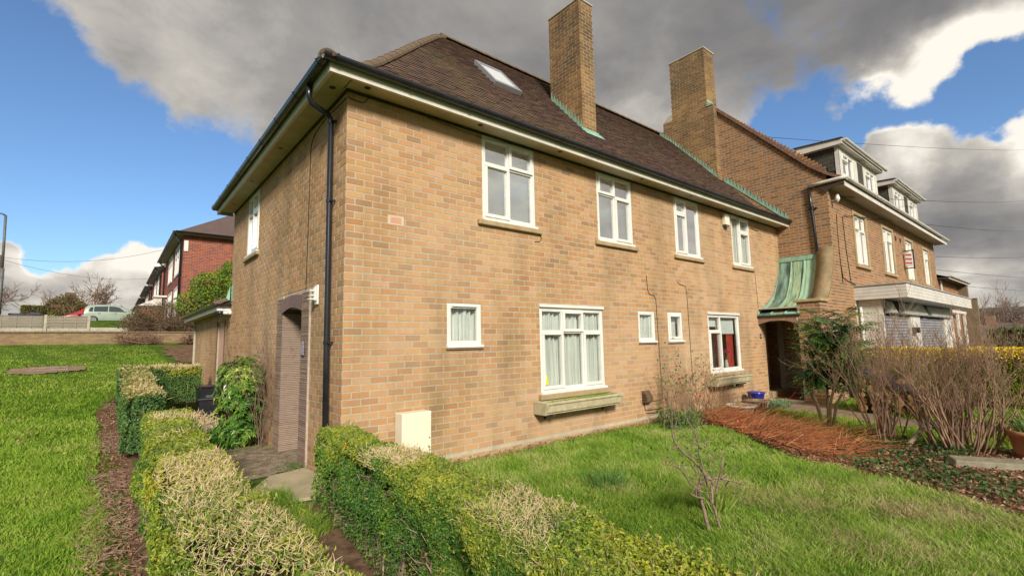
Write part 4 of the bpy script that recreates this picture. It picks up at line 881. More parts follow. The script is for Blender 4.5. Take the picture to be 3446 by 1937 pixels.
# canopy and shopfront
cn=empty('shop_canopy',(19,-2,2.7),'white boarded flat canopy over the shopfronts','canopy')
yc=-2.53; bw=.093
mb=MB(); mb.box(14.06,24.6,yc+.03,YS-.002,2.57,2.90); mb.build('canopy_deck',upvc2,cn)
for k in range(4):
    z=2.565+k*bw
    mb=MB(); mb.box(14.0,14.045,yc,YS-.002,z,z+bw-.006); mb.build('fascia_plank',upvc2,cn)
    mb=MB(); mb.box(14.046,20.3,yc,yc+.028,z,z+bw-.006); mb.build('fascia_plank',upvc2,cn)
    mb=MB(); mb.box(20.34,24.6,yc-.001,yc+.027,z,z+bw-.006); mb.build('fascia_plank',upvc2,cn)
mb=MB(); mb.box(13.97,24.63,yc-.03,YS-.003,2.94,2.972); mb.build('capping',mat('grey_capping',[(.32,.31,.30),(.42,.41,.39)]),cn)
sf=empty('shopfront',(19,-1.9,1.2),'white shopfront under the canopy with two closed grey roller shutters','shopfront')
ysf=-1.9
mb=MB(); mb.box(14.2,14.24,ysf,YS-.003,-.05,2.56); mb.build('side_panel',upvc2,sf)
for a,b in ((14.195,14.32),(17.31,18.62),(22.78,24.7)):
    mb=MB(); mb.box(a,b,ysf-.02,ysf+.1,-.05,2.562); mb.build('pier',upvc2,sf)
shm=mat('galvanised_slat',[(.27,.27,.285),(.33,.33,.345)],scale=3,rough=.5,metal=.2)
for a,b in ((14.32,17.31),(18.62,22.78)):
    for k in range(20):
        z=.30+k*.092; mb=MB(); mb.extrude([(0,0),(.022,.02),(.026,.045),(.022,.07),(0,.089)],lambda p,q,t:(t,ysf+.06-p,z+q),a+.02,b-.02); mb.build('shutter_slat',shm,sf)
    mb=MB(); mb.box(a,b,ysf+.0,ysf+.3,2.15,2.56); mb.build('shutter_box',mat('dark_box',[(.03,.03,.035)]),sf)
    mb=MB(); mb.box(a,b,ysf+.1,ysf+.12,-.1,2.2); mb.build('shutter_backing',darkv,sf)
signm=mat('faded_sign',[(.42,.47,.44),(.60,.58,.50),(.34,.40,.40)],scale=4,stretch=(2.5,1,1),rough=.5)
for a,b in ((14.5,15.3),(16.06,19.31),(19.88,23.88)):
    mb=MB(); mb.add([(a,ysf-.02,2.54),(b,ysf-.02,2.54),(b,ysf-.14,2.20),(a,ysf-.14,2.20),(a,ysf,2.54),(b,ysf,2.54),(b,ysf,2.18),(a,ysf,2.18)],[(0,3,2,1),(4,5,6,7),(3,7,6,2),(0,4,7,3),(1,2,6,5)]); so_=mb.build('sign_board',signm,sf)
    mb=MB(); mb.add([(a+.05,ysf-.088,2.36),(b-.05,ysf-.088,2.36),(b-.05,ysf-.135,2.23),(a+.05,ysf-.135,2.23)],[(0,3,2,1)]); mb.v=[(x,y-.008,z) for x,y,z in mb.v]; mb.build('sign_band',upvc2,so_)
mb=MB(); mb.box(17.35,17.75,ysf-.16,ysf-.02,1.62,1.80); mb.build('lock_box',blackp,sf)
mb=MB(); mb.tube([(14.9,-1.40,2.54),(14.55,-1.42,2.42),(14.16,-1.44,2.36),(14.15,-1.44,1.0),(14.15,-1.44,0)],.035,10); mb.build('waste_pipe',upvc,sf,True)
# ---------------------------------------------------------------- porch between the two
PO=empty('porch',(11.7,-.7,0),'side porch with sweeping verdigris copper roof and brick pier beside the green door','porch')
prof=[(12.54,3.70),(12.46,3.40),(12.28,3.02),(12.0,2.62),(11.75,2.47),(11.45,2.34),(11.1,2.22),(10.86,2.15)]
ye=-1.0
mb=MB(); 
for off in (0,-.03):
    for x,z in prof: mb.v+=[(x,.0,z+off),(x,ye,z+off)]
n=len(prof)
for i in range(n-1): mb.f+=[(2*n+2*i,2*n+2*i+2,2*n+2*i+3,2*n+2*i+1)]
mb.f.append((2*n-2,2*n-1,4*n-1,4*n-2)); cr=mb.build('copper_roof',copperr,PO,True)
for ya,yb,m_ in ((0,-.33,mat('dark_patina',[(.05,.075,.07),(.12,.20,.16),(.22,.36,.28)],scale=2.6,rough=.4,stretch=(1,3,.6),spec=.6,bump=.15)),(-.33,-.66,mat('mixed_patina',[(.06,.07,.045),(.22,.34,.24),(.38,.48,.28),(.10,.11,.07)],scale=3.0,rough=.5,stretch=(.6,6,.35),bump=.15)),(-.66,ye,mat('green_patina',[(.28,.46,.34),(.36,.56,.42),(.24,.28,.14)],scale=2.4,rough=.55,stretch=(.6,5,.35),bump=.15))):
    m=MB(); 
    for x,z in prof: m.v+=[(x,ya,z+.004),(x,yb,z+.004)]
    m.f=[(2*i,2*i+1,2*i+3,2*i+2) for i in range(n-1)]; m.build('copper_sheet',m_,cr,True)
for y in (-.33,-.66,-.97):
    mb=MB(); mb.tube([(x-.005,y,z+.018) for x,z in prof],.017,6); mb.build('standing_seam',copper,cr,True)
mb=MB(); mb.box(WX-.05,WX-.006,ye-.02,0,3.68,3.80); mb.build('ridge_flashing',copper,cr)
flashing(cr,Tf(0),[(10.9,2.17),(11.45,2.36),(11.98,2.66),(12.26,3.04),(12.44,3.44),(12.49,3.70)],.014,.04,.07,.085)
# wing wall with stone coping
wing=[(12.56,3.90),(12.50,3.78),(12.40,3.43),(12.22,3.06),(12.0,2.72),(11.7,2.47),(11.45,2.40),(11.3,2.4),(11.3,0),(12.56,0)]
mb=MB(); mb.extrude(wing,lambda p,q,t:(p,t,q),YS+.003,ye); wn=mb.build('wing_wall',mortar,PO)
BW=Bricks()
wx=np.array([3.9,3.78,3.43,3.06,2.72,2.47,2.4,0][::-1]); wxx=np.array([12.56,12.5,12.4,12.22,12.0,11.7,11.45,11.45][::-1])
BW.wall(wn,Tf(YS+.003),11.4,WX,0,3.86,ulim=lambda z:(float(np.interp(z,wx,wxx))+.05,WX-.006),par=1,start=WX-BL*6)
mb=MB(); cp=[(12.56,3.93),(12.50,3.80),(12.395,3.44),(12.21,3.07),(11.99,2.73),(11.69,2.48),(11.5,2.42)]; n=len(cp)
for dx,dz in ((-.045,.03),(.0,-.0)):
    for x,z in cp: mb.v+=[(x+dx,YS-.02,z+dz),(x+dx,ye+.01,z+dz)]
for i in range(n-1): mb.f+=[(2*i,2*i+1,2*i+3,2*i+2),(2*n+2*i,2*n+2*i+2,2*n+2*i+3,2*n+2*i+1),(2*i,2*i+2,2*n+2*i+2,2*n+2*i),(2*i+1,2*n+2*i+1,2*n+2*i+3,2*i+3)]
mb.f+=[(0,2*n,2*n+1,1)]
mb.build('coping_stone',mat('weathered_coping',[(.20,.14,.075),(.30,.22,.12)],scale=5,bump=.5,big=(2,(.14,.12,.05),1.2)),wn,True)
# pier
px0,px1,py0,py1=10.95,11.45,-1.44,-.93
mb=MB(); mb.box(px0+.004,px1,py0+.004,py1,-.1,2.42); pr=mb.build('pier',mortar,PO)
BW.wall(pr,Tx(px0+.004),py0+.0125,py1,0,2.42); BW.wall(pr,Tf(py0+.004),px0,px1,0,2.42,par=1)
mb=MB(); mb.box(px0-.05,px1+.05,py0-.05,py1+.05,2.42,2.49); bevel(mb.build('pier_cap',stone,pr),.008,1)
# inner walls and arch
mb=MB(); mb.box(12.41,WX-.01,-.999,.5,0,2.5); mb.box(12.41,12.56,.001,.5,0,2.3); mb.box(11.2,11.26,.15,.55,0,2.3); mb.box(11.2,12.5,.52,.56,0,2.3); mb.box(10.95,12.5,ye,.5,2.30,2.33); iw=mb.build('porch_wall',mortar,PO)
BW.wall(iw,Tx(12.408),-.99,.48,.05,2.3)
BW.done(PO,brick2_o,brick2_i,200)
na=42
for i in range(na):
    t=(i+.5)/na; y=-.005-.925*t; sag=.10*(1-(2*t-1)**2); mb=MB(); z0=1.90+sag; mb.box(10.88,11.06,y-.0085,y+.0085,z0,2.10); mb.build('arch_tile',mat('arch_tile_brown',[(.28,.17,.11),(.36,.23,.15)],scale=14,bump=.5,rnd='obj',rcols=[(.20,.13,.09),(.38,.25,.16),(.28,.18,.12)],rmix=.6),PO)
mb=MB(); mb.box(10.90,11.04,-.93,0,1.99,2.09); mb.build('arch_core',mortar,PO)
mb=MB(); mb.box(10.84,11.0,-1.0,-.002,2.10,2.125); mb.build('eaves_board',blackp,PO)
# step, floor, door
mb=MB(); mb.box(11.2,12.40,-.12,.5,-.05,.17); bevel(mb.build('step',stone,PO),.01,1)
qm=mat('quarry_tile_red',[(.17,.05,.035),(.24,.07,.045)],scale=14,rough=.35,rnd='obj',rcols=[(.15,.045,.03),(.24,.075,.05)],rmix=.6)
me=None
for i in range(9):
    for j in range(5):
        x=11.0+i*.156; y=-.92+j*.156
        mb=MB(); mb.box(x,x+.15,y,y+.15,.0,.035)
        if me is None: o=mb.build('floor_tile',qm,PO); me=o.data; bx=(x,y)
        else:
            o=bpy.data.objects.new('floor_tile',me); COL.objects.link(o); o.parent=PO; o.location=(x-bx[0],y-bx[1],0)
mb=MB(); mb.box(10.95,12.42,-.93,-.12,-.05,.03); mb.build('floor_bed',mortar,PO)
mb=MB(); mb.box(11.30,11.34,.44,.50,.17,1.98); mb.box(12.30,12.38,.42,.50,.17,1.98); mb.box(11.34,12.30,.44,.50,1.92,1.98); df=mb.build('door_frame',upvc,PO)
mb=MB(); mb.box(11.34,12.30,.455,.50,.17,1.92); dr=mb.build('door',mat('dark_green_paint',[(.012,.05,.04),(.02,.065,.05)],rough=.3,spec=.5),PO)
for a,b,c,d in ((11.45,12.18,.3,.75),(11.45,12.18,.95,1.7)): mb=MB(); mb.box(a,b,.448,.456,c,d); bevel(mb.build('door_panel',dr.data.materials[0],dr),.006,1)
mb=MB(); mb.box(12.17,12.20,.42,.45,1.0,1.16); mb.tube([(12.18,.42,1.1),(12.10,.42,1.1)],.009,6); mb.build('handle',mat('brass',[(.5,.38,.15)],rough=.3,metal=.8),dr)
m=MB(); m.tbox(TF,10.93,11.02,.005,.018,1.55,1.67); npq=m.build('number_plaque',mat('plaque_dark',[(.07,.06,.08)],rough=.4),H)
m=MB(); m.tbox(TF,10.955,10.995,.019,.021,1.58,1.64); m.build('plaque_face',mat('plaque_light',[(.5,.48,.5),(.3,.28,.3)],scale=60),npq)
# wrought iron plant stand in the porch
ps=empty('plant_stand',(12.25,-.3,.04),'pale wrought iron plant stand against the dark back wall of the porch','plant stand')
iron=mat('pale_iron',[(.35,.34,.34),(.5,.49,.48)],rough=.5)
for y in (-.08,-.46):
    for x in (12.18,12.36):
        m=MB(); m.tube([(x-(.02 if x<12.2 else 0),y,.04),(x,y,.5),(x,y*1.0+.0,.95),(x+.03,-.27+(y+.27)*.6,1.12)],.009,6); m.build('leg',iron,ps,True)
for z in (.22,.60):
    m=MB(); m.tube([(12.17,-.07,z),(12.17,-.47,z),(12.37,-.47,z),(12.37,-.07,z),(12.17,-.07,z)],.008,5)
    for k in range(6): m.tube([(12.18+k*.037,-.07,z),(12.18+k*.037,-.47,z)],.004,4)
    m.build('shelf',iron,ps)
m=MB()
for sx in (-.16,-.38):
    pts=[(12.16,sx+.06*math.cos(a)*(1-a/14),.78+.06*math.sin(a)*(1-a/14)) for a in np.linspace(0,11,28)]; m.tube(pts,.005,4)
m.tube([(12.16,-.07,.88),(12.16,-.47,.88)],.006,4); m.tube([(12.16,-.07,.68),(12.16,-.47,.68)],.006,4); m.build('scrollwork',iron,ps)
# ---------------------------------------------------------------- retaining wall, fence, street on the left
RW=empty('retaining_wall',(-6,22,1.8),'long low brick retaining wall along the top of the left lawn','garden wall')
rwm_i=mat('mixed_wall_brick',[(.20,.11,.07),(.27,.16,.09)],scale=5,bump=.5,rnd='isl',rcols=[(.22,.09,.065),(.13,.07,.065),(.30,.19,.09),(.25,.13,.075),(.09,.055,.05)],rmix=.65,big=(.3,(.33,.27,.11),1.6))
rwm_o=mat('mixed_wall_brick_single',[(.20,.11,.07),(.27,.16,.09)],scale=5,bump=.5,rnd='obj',rcols=[(.22,.09,.065),(.13,.07,.065),(.30,.19,.09),(.25,.13,.075),(.09,.055,.05)],rmix=.65,big=(.3,(.33,.27,.11),1.6))
mb=MB(); mb.box(-16,7,22.0,22.22,1.5,2.30); rw_=mb.build('wall',mat('old_mortar',[(.20,.15,.10),(.27,.21,.14)],scale=9,bump=.5),RW)
BW2=Bricks(); BW2.wall(rw_,Tf(22.0),-16,7,1.75,2.29); BW2.done(RW,rwm_o,rwm_i,300)
for i in range(50):
    x=-16+i*.46; mb=MB(); mb.box(x+.006,x+.454,21.96,22.26,2.302,2.365); mb.build('coping_brick',mat('coping_brick',[(.14,.09,.07),(.22,.15,.10)],scale=6,bump=.5,big=(.5,(.22,.22,.08),1)),RW)
fencem=mat('weathered_timber',[(.19,.16,.13),(.30,.26,.21)],scale=6,stretch=(.6,1,6),bump=.4,bscale=30,rnd='obj',rcols=[(.20,.17,.14),(.32,.28,.22),(.25,.20,.17)],rmix=.5)
FN=empty('fence',(-6,31,2.6),'weathered timber panel fence with concrete posts above the retaining wall','fence')
for x in (-10.34,-8.54,-6.74,-4.94,-3.16):
    mb=MB(); mb.box(x-.06,x+.06,30.93,31.05,2.55,3.52); mb.build('post',concm,FN)
for i,x in enumerate((-10.34,-8.54,-6.74,-4.94)):
    mb=MB(); mb.box(x+.062,x+1.72,30.98,31.02,2.60,2.82); mb.build('gravel_board',concm,FN)
    for k in range(7):
        z=2.83+k*.088; j=random.uniform(-.008,.008); mb=MB(); mb.box(x+.065,x+1.715,30.955-(k%2)*.02+j,30.985-(k%2)*.02+j,z,z+.078); mb.build('slat',fencem,FN)
    for u in (.1,.66,1.22,1.62):
        mb=MB(); mb.box(x+u,x+u+.045,30.93,30.95,2.83,3.44); mb.build('batten',fencem,FN)
    mb=MB(); mb.box(x+.065,x+1.715,30.93,31.02,3.445,3.475); mb.build('capping_rail',fencem,FN)
for x in (-3.1,-1.27): mb=MB(); mb.box(x,x+1.8,30.98,31.02,2.60,2.84); mb.build('gravel_board',concm,FN)
lw=empty('low_wall',(-2,40,3.1),'low red brick edging wall beneath the parked car','garden wall')
mb=MB(); mb.box(-4.4,1,40,40.2,2.6,3.44); lww=mb.build('wall',redmort,lw); b_=Bricks(); b_.wall(lww,Tf(40),-4.4,1,3.0,3.44); b_.done(lw,redb_i,redb_i,0)
sheet('drive',[(-12,40.3),(1,40.3),(1,50),(-12,50)],mat('drive_tarmac',[(.06,.055,.055),(.09,.085,.08)],scale=8),.01)
# cars
def car(loc,rz,paint,lab,name='parked_car',tail=True):
    c=empty(name,loc,lab,'car',None,rz)
    # body as a loft of sections along x (nose +x)
    st=[(-1.90,.42,.62,.66),(-1.86,.30,.95,.78),(-1.70,.24,1.38,.80),(-1.45,.22,1.49,.82),(-.9,.22,1.535,.84),(-.2,.22,1.545,.845),(.35,.22,1.50,.845),(.75,.22,1.30,.84),(1.15,.22,1.04,.83),(1.55,.24,.93,.80),(1.80,.28,.80,.74),(1.93,.38,.62,.62)]
    def sect(x,zb,zt,w):
        belt=min(.88,zb+(zt-zb)*.75); out=[]
        rw=w*(.80 if zt>1.1 else .93)
        half=[(w*.72,zb),(w*.97,zb+.06),(w,zb+.22),(w,belt-.1),(w*.985,belt),(rw+(w-rw)*.35,belt+(zt-belt)*.55),(rw*.93,zt-.05),(rw*.55,zt)]
        for y,z in half: out.append((x,y,z))
        for y,z in reversed(half): out.append((x,-y,z))
        return out
    mb=MB(); n=16
    for q in st: mb.v+=sect(*q)
    for i in range(len(st)-1):
        for j in range(n): mb.f.append((i*n+j,i*n+(j+1)%n,(i+1)*n+(j+1)%n,(i+1)*n+j))
    mb.f+=[tuple(range(n)),tuple((len(st)-1)*n+j for j in reversed(range(n)))]
    body=mb.build('body',paint,c,True,local=True); md=body.modifiers.new('s','SUBSURF'); md.levels=1; md.render_levels=2
    gl=mat('car_glass',[(.03,.04,.05)],rough=.05,spec=.9); trim=mat('car_trim',[(.02,.02,.02)],rough=.6)
    for s in (-1,1):
        for pts in ([(-1.52,.98),(-1.28,.97),(-1.26,1.30),(-1.42,1.26)],[(-1.20,.97),(-.38,.96),(-.38,1.38),(-1.18,1.33)],[(-.30,.96),(.72,.94),(.36,1.27),(.1,1.36),(-.30,1.38)]):
            m=MB(); f=lambda z:.845-(z-.88)*.245+.012
            m.add([(x,s*f(z),z) for x,z in pts],[tuple(range(len(pts)))]); m.build('side_window',gl,c,local=True)
        for x in (-1.22,1.28):
            m=MB(); m.tube([(x,s*.66,.30),(x,s*.86,.30)],.31,20); w=m.build('wheel',trim,c,local=True)
            m=MB(); m.tube([(x,s*.862,.30),(x,s*.868,.30)],.20,14); 
            r=m.build('rim',mat('alloy',[(.55,.55,.56)],rough=.3,metal=.7),w,local=True)
            for k in range(5):
                a=k*1.2566; m=MB(); m.tube([(x+.07*math.cos(a),s*.871,.30+.07*math.sin(a)),(x+.16*math.cos(a+.4),s*.871,.30+.16*math.sin(a+.4))],.035,5); m.build('rim_slot',trim,w,local=True)
        m=MB(); m.box(-1.93,-1.80,s*.74-.09,s*.74+.07,.72,1.12) ; m.build('tail_light',mat('tail_light_red',[(.55,.03,.03)],rough=.2),c,local=True)
        m=MB(); m.box(1.72,1.86,s*.60-.12,s*.60+.12,.62,.76); m.build('headlight',mat('headlight_clear',[(.7,.72,.75)],rough=.1),c,local=True)
        m=MB(); m.box(.62,.74,s*.86-.02,s*.86+.16*s if s>0 else s*.86+.02,.93,1.04); m.build('door_mirror',paint,c,local=True)
        for x in (-.95,.02): m=MB(); m.box(x,x+.16,s*.858-.004,s*.858+.004,.80,.83); m.build('door_handle',trim,c,local=True)
        m=MB(); m.box(-1.0,.95,s*.85-.006,s*.85+.008,.27,.33); m.build('sill_strip',paint,c,local=True)
    m=MB(); m.add([(.80,-.60,1.04+.0),(.80,.60,1.04),(.36,.56,1.455),(.36,-.56,1.455)],[(0,1,2,3)]); m.v=[(x+.06,y,z+.03) for x,y,z in m.v]; m.build('windscreen',gl,c,local=True)
    m=MB(); m.add([(-1.86,-.6,1.0),(-1.86,.6,1.0),(-1.68,.55,1.42),(-1.68,-.55,1.42)],[(0,1,2,3)]); m.v=[(x-.03,y,z) for x,y,z in m.v]; m.build('rear_window',gl,c,local=True)
    return c
gp=mat('pale_green_silver_paint',[(.29,.36,.28),(.33,.40,.32)],scale=2,rough=.25,spec=.6)
car((-2.1,44.6,3.57),0,gp,'pale silver green hatchback parked side-on behind the fence')
car((-3.7,49.5,3.57),R(180),mat('dark_red_paint',[(.30,.03,.03)],rough=.25,spec=.6),'dark red car mostly hidden behind the silver green hatchback')
# bins beyond the fence
def wheelie(loc,lab,w=.56,h=1.0):
    b=empty('wheelie_bin',loc,lab,'bin','dark wheelie bins behind the fence'); gm_=mat('dark_grey_bin',[(.025,.03,.04)],rough=.5)
    m=MB(); m.add([(-w*.4,-.28,.05),(w*.4,-.28,.05),(w*.4,.25,.05),(-w*.4,.25,.05),(-w*.5,-.35,h*.9),(w*.5,-.35,h*.9),(w*.5,.33,h*.9),(-w*.5,.33,h*.9)],[(0,3,2,1),(4,5,6,7),(0,1,5,4),(1,2,6,5),(2,3,7,6),(3,0,4,7)]); bevel(m.build('bin_body',gm_,b,local=True),.02)
    m=MB(); m.add([(-w*.54,-.39,h*.9),(w*.54,-.39,h*.9),(w*.54,.38,h*.9),(-w*.54,.38,h*.9),(-w*.5,-.33,h*.98),(w*.5,-.33,h*.98),(w*.5,.36,h),(-w*.5,.36,h)],[(0,3,2,1),(4,5,6,7),(0,1,5,4),(1,2,6,5),(2,3,7,6),(3,0,4,7)]); bevel(m.build('lid',mat('blue_grey_lid',[(.06,.08,.16),(.03,.04,.06)],scale=2,rough=.4),b,local=True),.015)
    for s in (-1,1): m=MB(); m.tube([(s*w*.42,.30,.1),(s*w*.48,.30,.1)],.1,12); m.build('wheel',gm_,b,local=True)
wheelie((-6.42,34,2.75),'dark wheelie bin behind the fence, left of its pair'); wheelie((-5.68,34,2.78),'dark wheelie bin behind the fence, right of its pair')
# bungalow
bg_=empty('bungalow',(-5.5,60,3.5),'distant bungalow with dark brown roof and stub chimney behind the overgrown bush','house')
m=MB(); m.box(-9.2,-2.2,59.6,66,3.2,5.0); bw_=m.build('wall',mat('cream_render',[(.5,.45,.36)]),bg_)
m=MB(); m.add([(-9.8,59,4.3),(-1.6,59,4.3),(-5.6,59.2,7.1),(-9.8,67,4.3),(-1.6,67,4.3),(-5.6,66.8,7.1)],[(0,1,2),(0,2,5,3),(1,4,5,2),(3,5,4)]); m.build('roof',mat('brown_pantile',[(.11,.06,.04),(.17,.09,.055)],scale=3,bump=.6,stretch=(4,4,1)),bg_)
m=MB(); m.box(-6.0,-5.2,60,60.8,6.7,7.35); m.build('chimney',mat('brown_chimney',[(.14,.08,.05)]),bg_)
for x in (-7.8,-6.9): m=MB(); m.box(x,x+.5,59.55,59.62,3.9,4.5); m.build('window',upvc,bg_)
# lamp post, telegraph pole
lp=empty('street_lamp',(-7.0,33,2.8),'tall thin grey street lamp at the left edge beyond the fence','street lamp')
m=MB(); m.tube([(-6.98,33,2.6),(-7.02,33,4.4),(-7.03,33,6.2)],[.10,.10,.095],10); m.tube([(-7.03,33,6.2),(-7.10,33,9.2)],.06,8); m.build('pole',mat('lamp_grey',[(.10,.11,.11),(.16,.17,.16)],rough=.5,metal=.2),lp,True)
m=MB(); m.tube([(-7.10,33,9.2),(-7.25,33,9.28),(-8.1,33,9.33)],.045,8); m.build('arm',MATS['lamp_grey'],lp,True)
m=MB(); m.box(-8.7,-7.95,32.9,33.1,9.28,9.40); bevel(m.build('lantern',MATS['lamp_grey'],lp),.03)
tp=empty('telegraph_pole',(-7.35,35,2.8),'brown timber telegraph pole close beside the street lamp','pole')
m=MB(); m.tube([(-7.4,35,2.6),(-7.38,35,7.2)],[.15,.11],8); m.build('pole',mat('creosoted_timber',[(.10,.07,.045),(.16,.11,.07)],scale=6),tp)
# overhead wires
def wire(pts_a,pts_b,sag,lab,r=.012,name='overhead_wire'):
    a,b=Vector(pts_a),Vector(pts_b); b=a+(b-a)*(1.0 if b.x<30 else 1.7); pts=[a.lerp(b,i/14)-Vector((0,0,sag*4*(i/14)*(1-i/14))) for i in range(15)]
    m=MB(); m.tube(pts,r,4); return tag(m.build(name,cabm,None,True),lab,'cable','overhead wires')
wire((-7.38,35,7.1),(.1,33,8.0),.5,'thin wire from the telegraph pole to the red brick houses, upper of two',.010)
wire((-7.38,35,6.95),(.1,46,7.6),.5,'thin wire from the telegraph pole to the farther red brick houses, lower of two',.010)
wire((3.6,10,9.35),(92,-2,26.5),.6,'wire running over the shop roof towards the upper right corner',.011) if False else None
for a,b,s_,l in [((12.3,2.2,8.35),(60,-1.9,18.6),.4,'high wire crossing above the dormers'),((12.74,-1.52,5.30),(77,-2.0,16.9),.5,'upper wire of the pair from the shop insulator'),
    ((13.6,-1.40,4.95),(70.9,-2,12.5),.45,'lower wire of the pair from the shop wall cable'),((26,-1.4,5.0),(70,-3,9.6),.4,'middle wire right of the shop eaves'),((26,-1.4,4.4),(70,-4,7.2),.4,'low wire right of the shop, above the horizon clouds'),((29,-1.5,3.9),(70,-4.5,6.0),.5,'lowest wire right of the shop roofline')]: wire(a,b,s_,l,.010)
# red brick houses up the street
winm=mat('dark_pane',[(.06,.07,.08)],rough=.08,spec=.9)
HR=[('red brick house with hipped roof nearest behind the annex',24.0),('second red brick house up the street',38.0),('third red brick house up the street',52.0),('fourth red brick house up the street',66.0),('farthest red brick house up the street',80.0)]
rroof=mat('street_roof_tile',[(.085,.06,.058),(.13,.09,.08)],scale=3,bump=.4,rnd='isl',rcols=[(.07,.055,.055),(.12,.085,.075),(.095,.06,.055)],rmix=.5)
for i,(lab,y0) in enumerate(HR):
    h=empty('terraced_house',(.5,y0,2.6),lab,'house','red brick houses up the street'); y1=y0+10.8; z1=7.40; x0=.5; x1=8.5
    THX=Tx(x0); ops=[(y0+.9,y0+3.9,5.55,7.2),(y0+5.5,y0+8.0,5.55,7.2),(y0+1.2,y0+3.6,3.2,4.9),(y0+5.0,y0+7.4,3.2,4.9),(y0+8.6,y0+9.6,2.6,4.8)]
    m=MB(); wallface(m,THX,y0,y1,2.2,z1,ops,.1); m.box(x0+.01,x1,y0,y0+.01,2.2,z1); m.box(x0+.01,x1,y1-.01,y1,2.2,z1); w=m.build('wall',redmort,h)
    bb=Bricks()
    if i<2: bb.wall(w,Tf(y0-.001),x0-.004,x1 if i<1 else 3,2.4,z1,cz=.0825); bb.wall(w,THX,y0+.0125,y1,2.6,z1,ops,par=1)
    else: bb.wall(w,Tf(y0-.001),x0,x0+2.5,2.4,z1,cz=.165,bl=.45); bb.wall(w,THX,y0+.0125,y1,2.6,z1,ops,cz=.165,bl=.45)
    bb.done(h,redb_o,redb_i,150 if i==0 else 0)
    m=MB(); ex,ey=.38,.38; q=[(x0-ex,y0-ey,z1+.05),(x1+ex,y0-ey,z1+.05),(x1+ex,y1+ey,z1+.05),(x0-ex,y1+ey,z1+.05),(4.5,y0+3.6,z1+2.95),(4.5,y1-3.6,z1+2.95)]
    m.add(q,[(0,1,4),(1,2,5,4),(2,3,5),(3,0,4,5),(0,3,2,1)]); rfh=m.build('roof',rroof,h)
    m=MB(); m.box(x0-ex,x1+ex,y0-ey,y0,z1-.01,z1+.04); m.box(x0-ex,x0,y0,y1+ey,z1-.01,z1+.04); m.build('soffit',mat('street_soffit',[(.30,.27,.24)]),h)
    gutter(h,(x0-ex-.02,y0-ey-.05,z1+.10),(x1,y0-ey-.05,z1+.10),(0,-1,0),r=.07,clips=2.5); gutter(h,(x0-ex-.05,y0-ey,z1+.099),(x0-ex-.05,y1+ey,z1+.099),(-1,0,0),r=.07,clips=2.5)
    for yy in (y0+.25,y1-.3): m=MB(); m.tube([(x0-ex-.03,yy-.1,z1),(x0-.08,yy,z1-.45),(x0-.08,yy,2.6)],.05,8); m.build('downpipe',blackp,h,True)
    for (a,b,c,d) in ops:
        m=MB(); n=3 if b-a>2 else 1; ww=(b-a)/n
        m.tbox(THX,a,b,-.04,.03,d-.09,d); m.tbox(THX,a,b,-.04,.05,c-.03,c+.09)
        for k in range(n+1): u=a+k*ww; m.tbox(THX,max(a,u-.05),min(b,u+.05),-.04,.029,c+.09,d-.09)
        m.tbox(THX,a,b,-.039,.02,(c+d)/2+.25,(c+d)/2+.32); wo=m.build('window',upvc,h)
        m=MB(); m.tbox(THX,a+.02,b-.02,-.05,-.03,c,d); m.build('pane',winm,wo)
    m=MB(); m.tbox(THX,y0+8.4,y0+9.8,.0,.7,4.85,4.95); m.build('door_canopy',upvc,h)
    if i==0:
        m=MB(); m.tbox(Tf(y0),x0+.02,x0+.2,.0,.05,6.55,7.1); m.build('meter_box',upvc,h)
    # garage with a white gable between this house and the next
    m=MB(); m.box(x0-1.2,4,y1+.35,y1+3.0,2.3,4.5); gw=m.build('garage_wall',mat('orange_brick',[(.38,.14,.06),(.30,.10,.05)],scale=9),h)
    m=MB(); m.add([(x0-1.4,y1+.1,4.45),(x0-1.4,y1+3.1,4.45),(x0+.6,y1+.1,5.5),(x0+.6,y1+3.1,5.5),(4,y1+.1,5.5),(4,y1+3.1,5.5),(4,y1+.1,4.45)],[(0,1,3,2),(2,3,5,4),(0,2,4,6)]); m.build('garage_roof',upvc2,h)
# ---------------------------------------------------------------- buildings right of the shops
fp=empty('far_parade',(29,-1,2),'lower brick building with white gutter continuing right of the shops','building')
m=MB(); m.box(26.02,31,YS+.0,4,-.2,4.0); fw_=m.build('wall',mat('distant_brick',[(.34,.18,.09),(.42,.24,.13)],scale=7),fp)
bb=Bricks(); bb.wall(fw_,Tf(YS),26.02,31,.8,4.0); bb.done(fp,brick2_i,brick2_i,0)
m=MB(); m.add([(26.02,-1.75,4.06),(31.3,-1.75,4.06),(31.3,1.4,5.2),(26.02,1.4,5.2)],[(0,1,2,3)]); m.box(26.02,31.3,-1.75,YS,4.0,4.03); m.build('roof',rroof,fp)
gutter(fp,(26.02,-1.80,4.12),(31.4,-1.80,4.12),(0,-1,0),r=.06,m=upvc2,clips=1.5)
m=MB(); m.box(26.05,31.3,-1.76,-1.73,3.98,4.10); m.build('fascia_board',upvc2,fp)
for a,b in ((25.6,26.1),(27.9,28.2),(29.8,30.05)):
    m=MB(); m.box(a,b,YS-.30,YS-.22,0,2.5); m.build('post',upvc,fp)
m=MB(); m.box(25.3,30.2,YS-.32,YS-.2,2.5,2.62); m.build('canopy_beam',upvc,fp)
m=MB(); m.tube([(26.35,YS-.06,3.95),(26.45,YS-.06,2.7)],.04,6); m.build('downpipe',upvc2,fp)
fl=empty('flank_wall',(31,-1.6,2),'tall plain brown flank wall stepping forward at the far end of the shops','wall')
m=MB(); m.box(31,31.25,-1.72,-.8,-.2,4.12); m.box(31,31.25,-2.02,-1.72,-.2,3.30); m.build('wall',mat('brown_render',[(.17,.13,.08),(.22,.17,.11)],scale=3,bump=.3),fl)
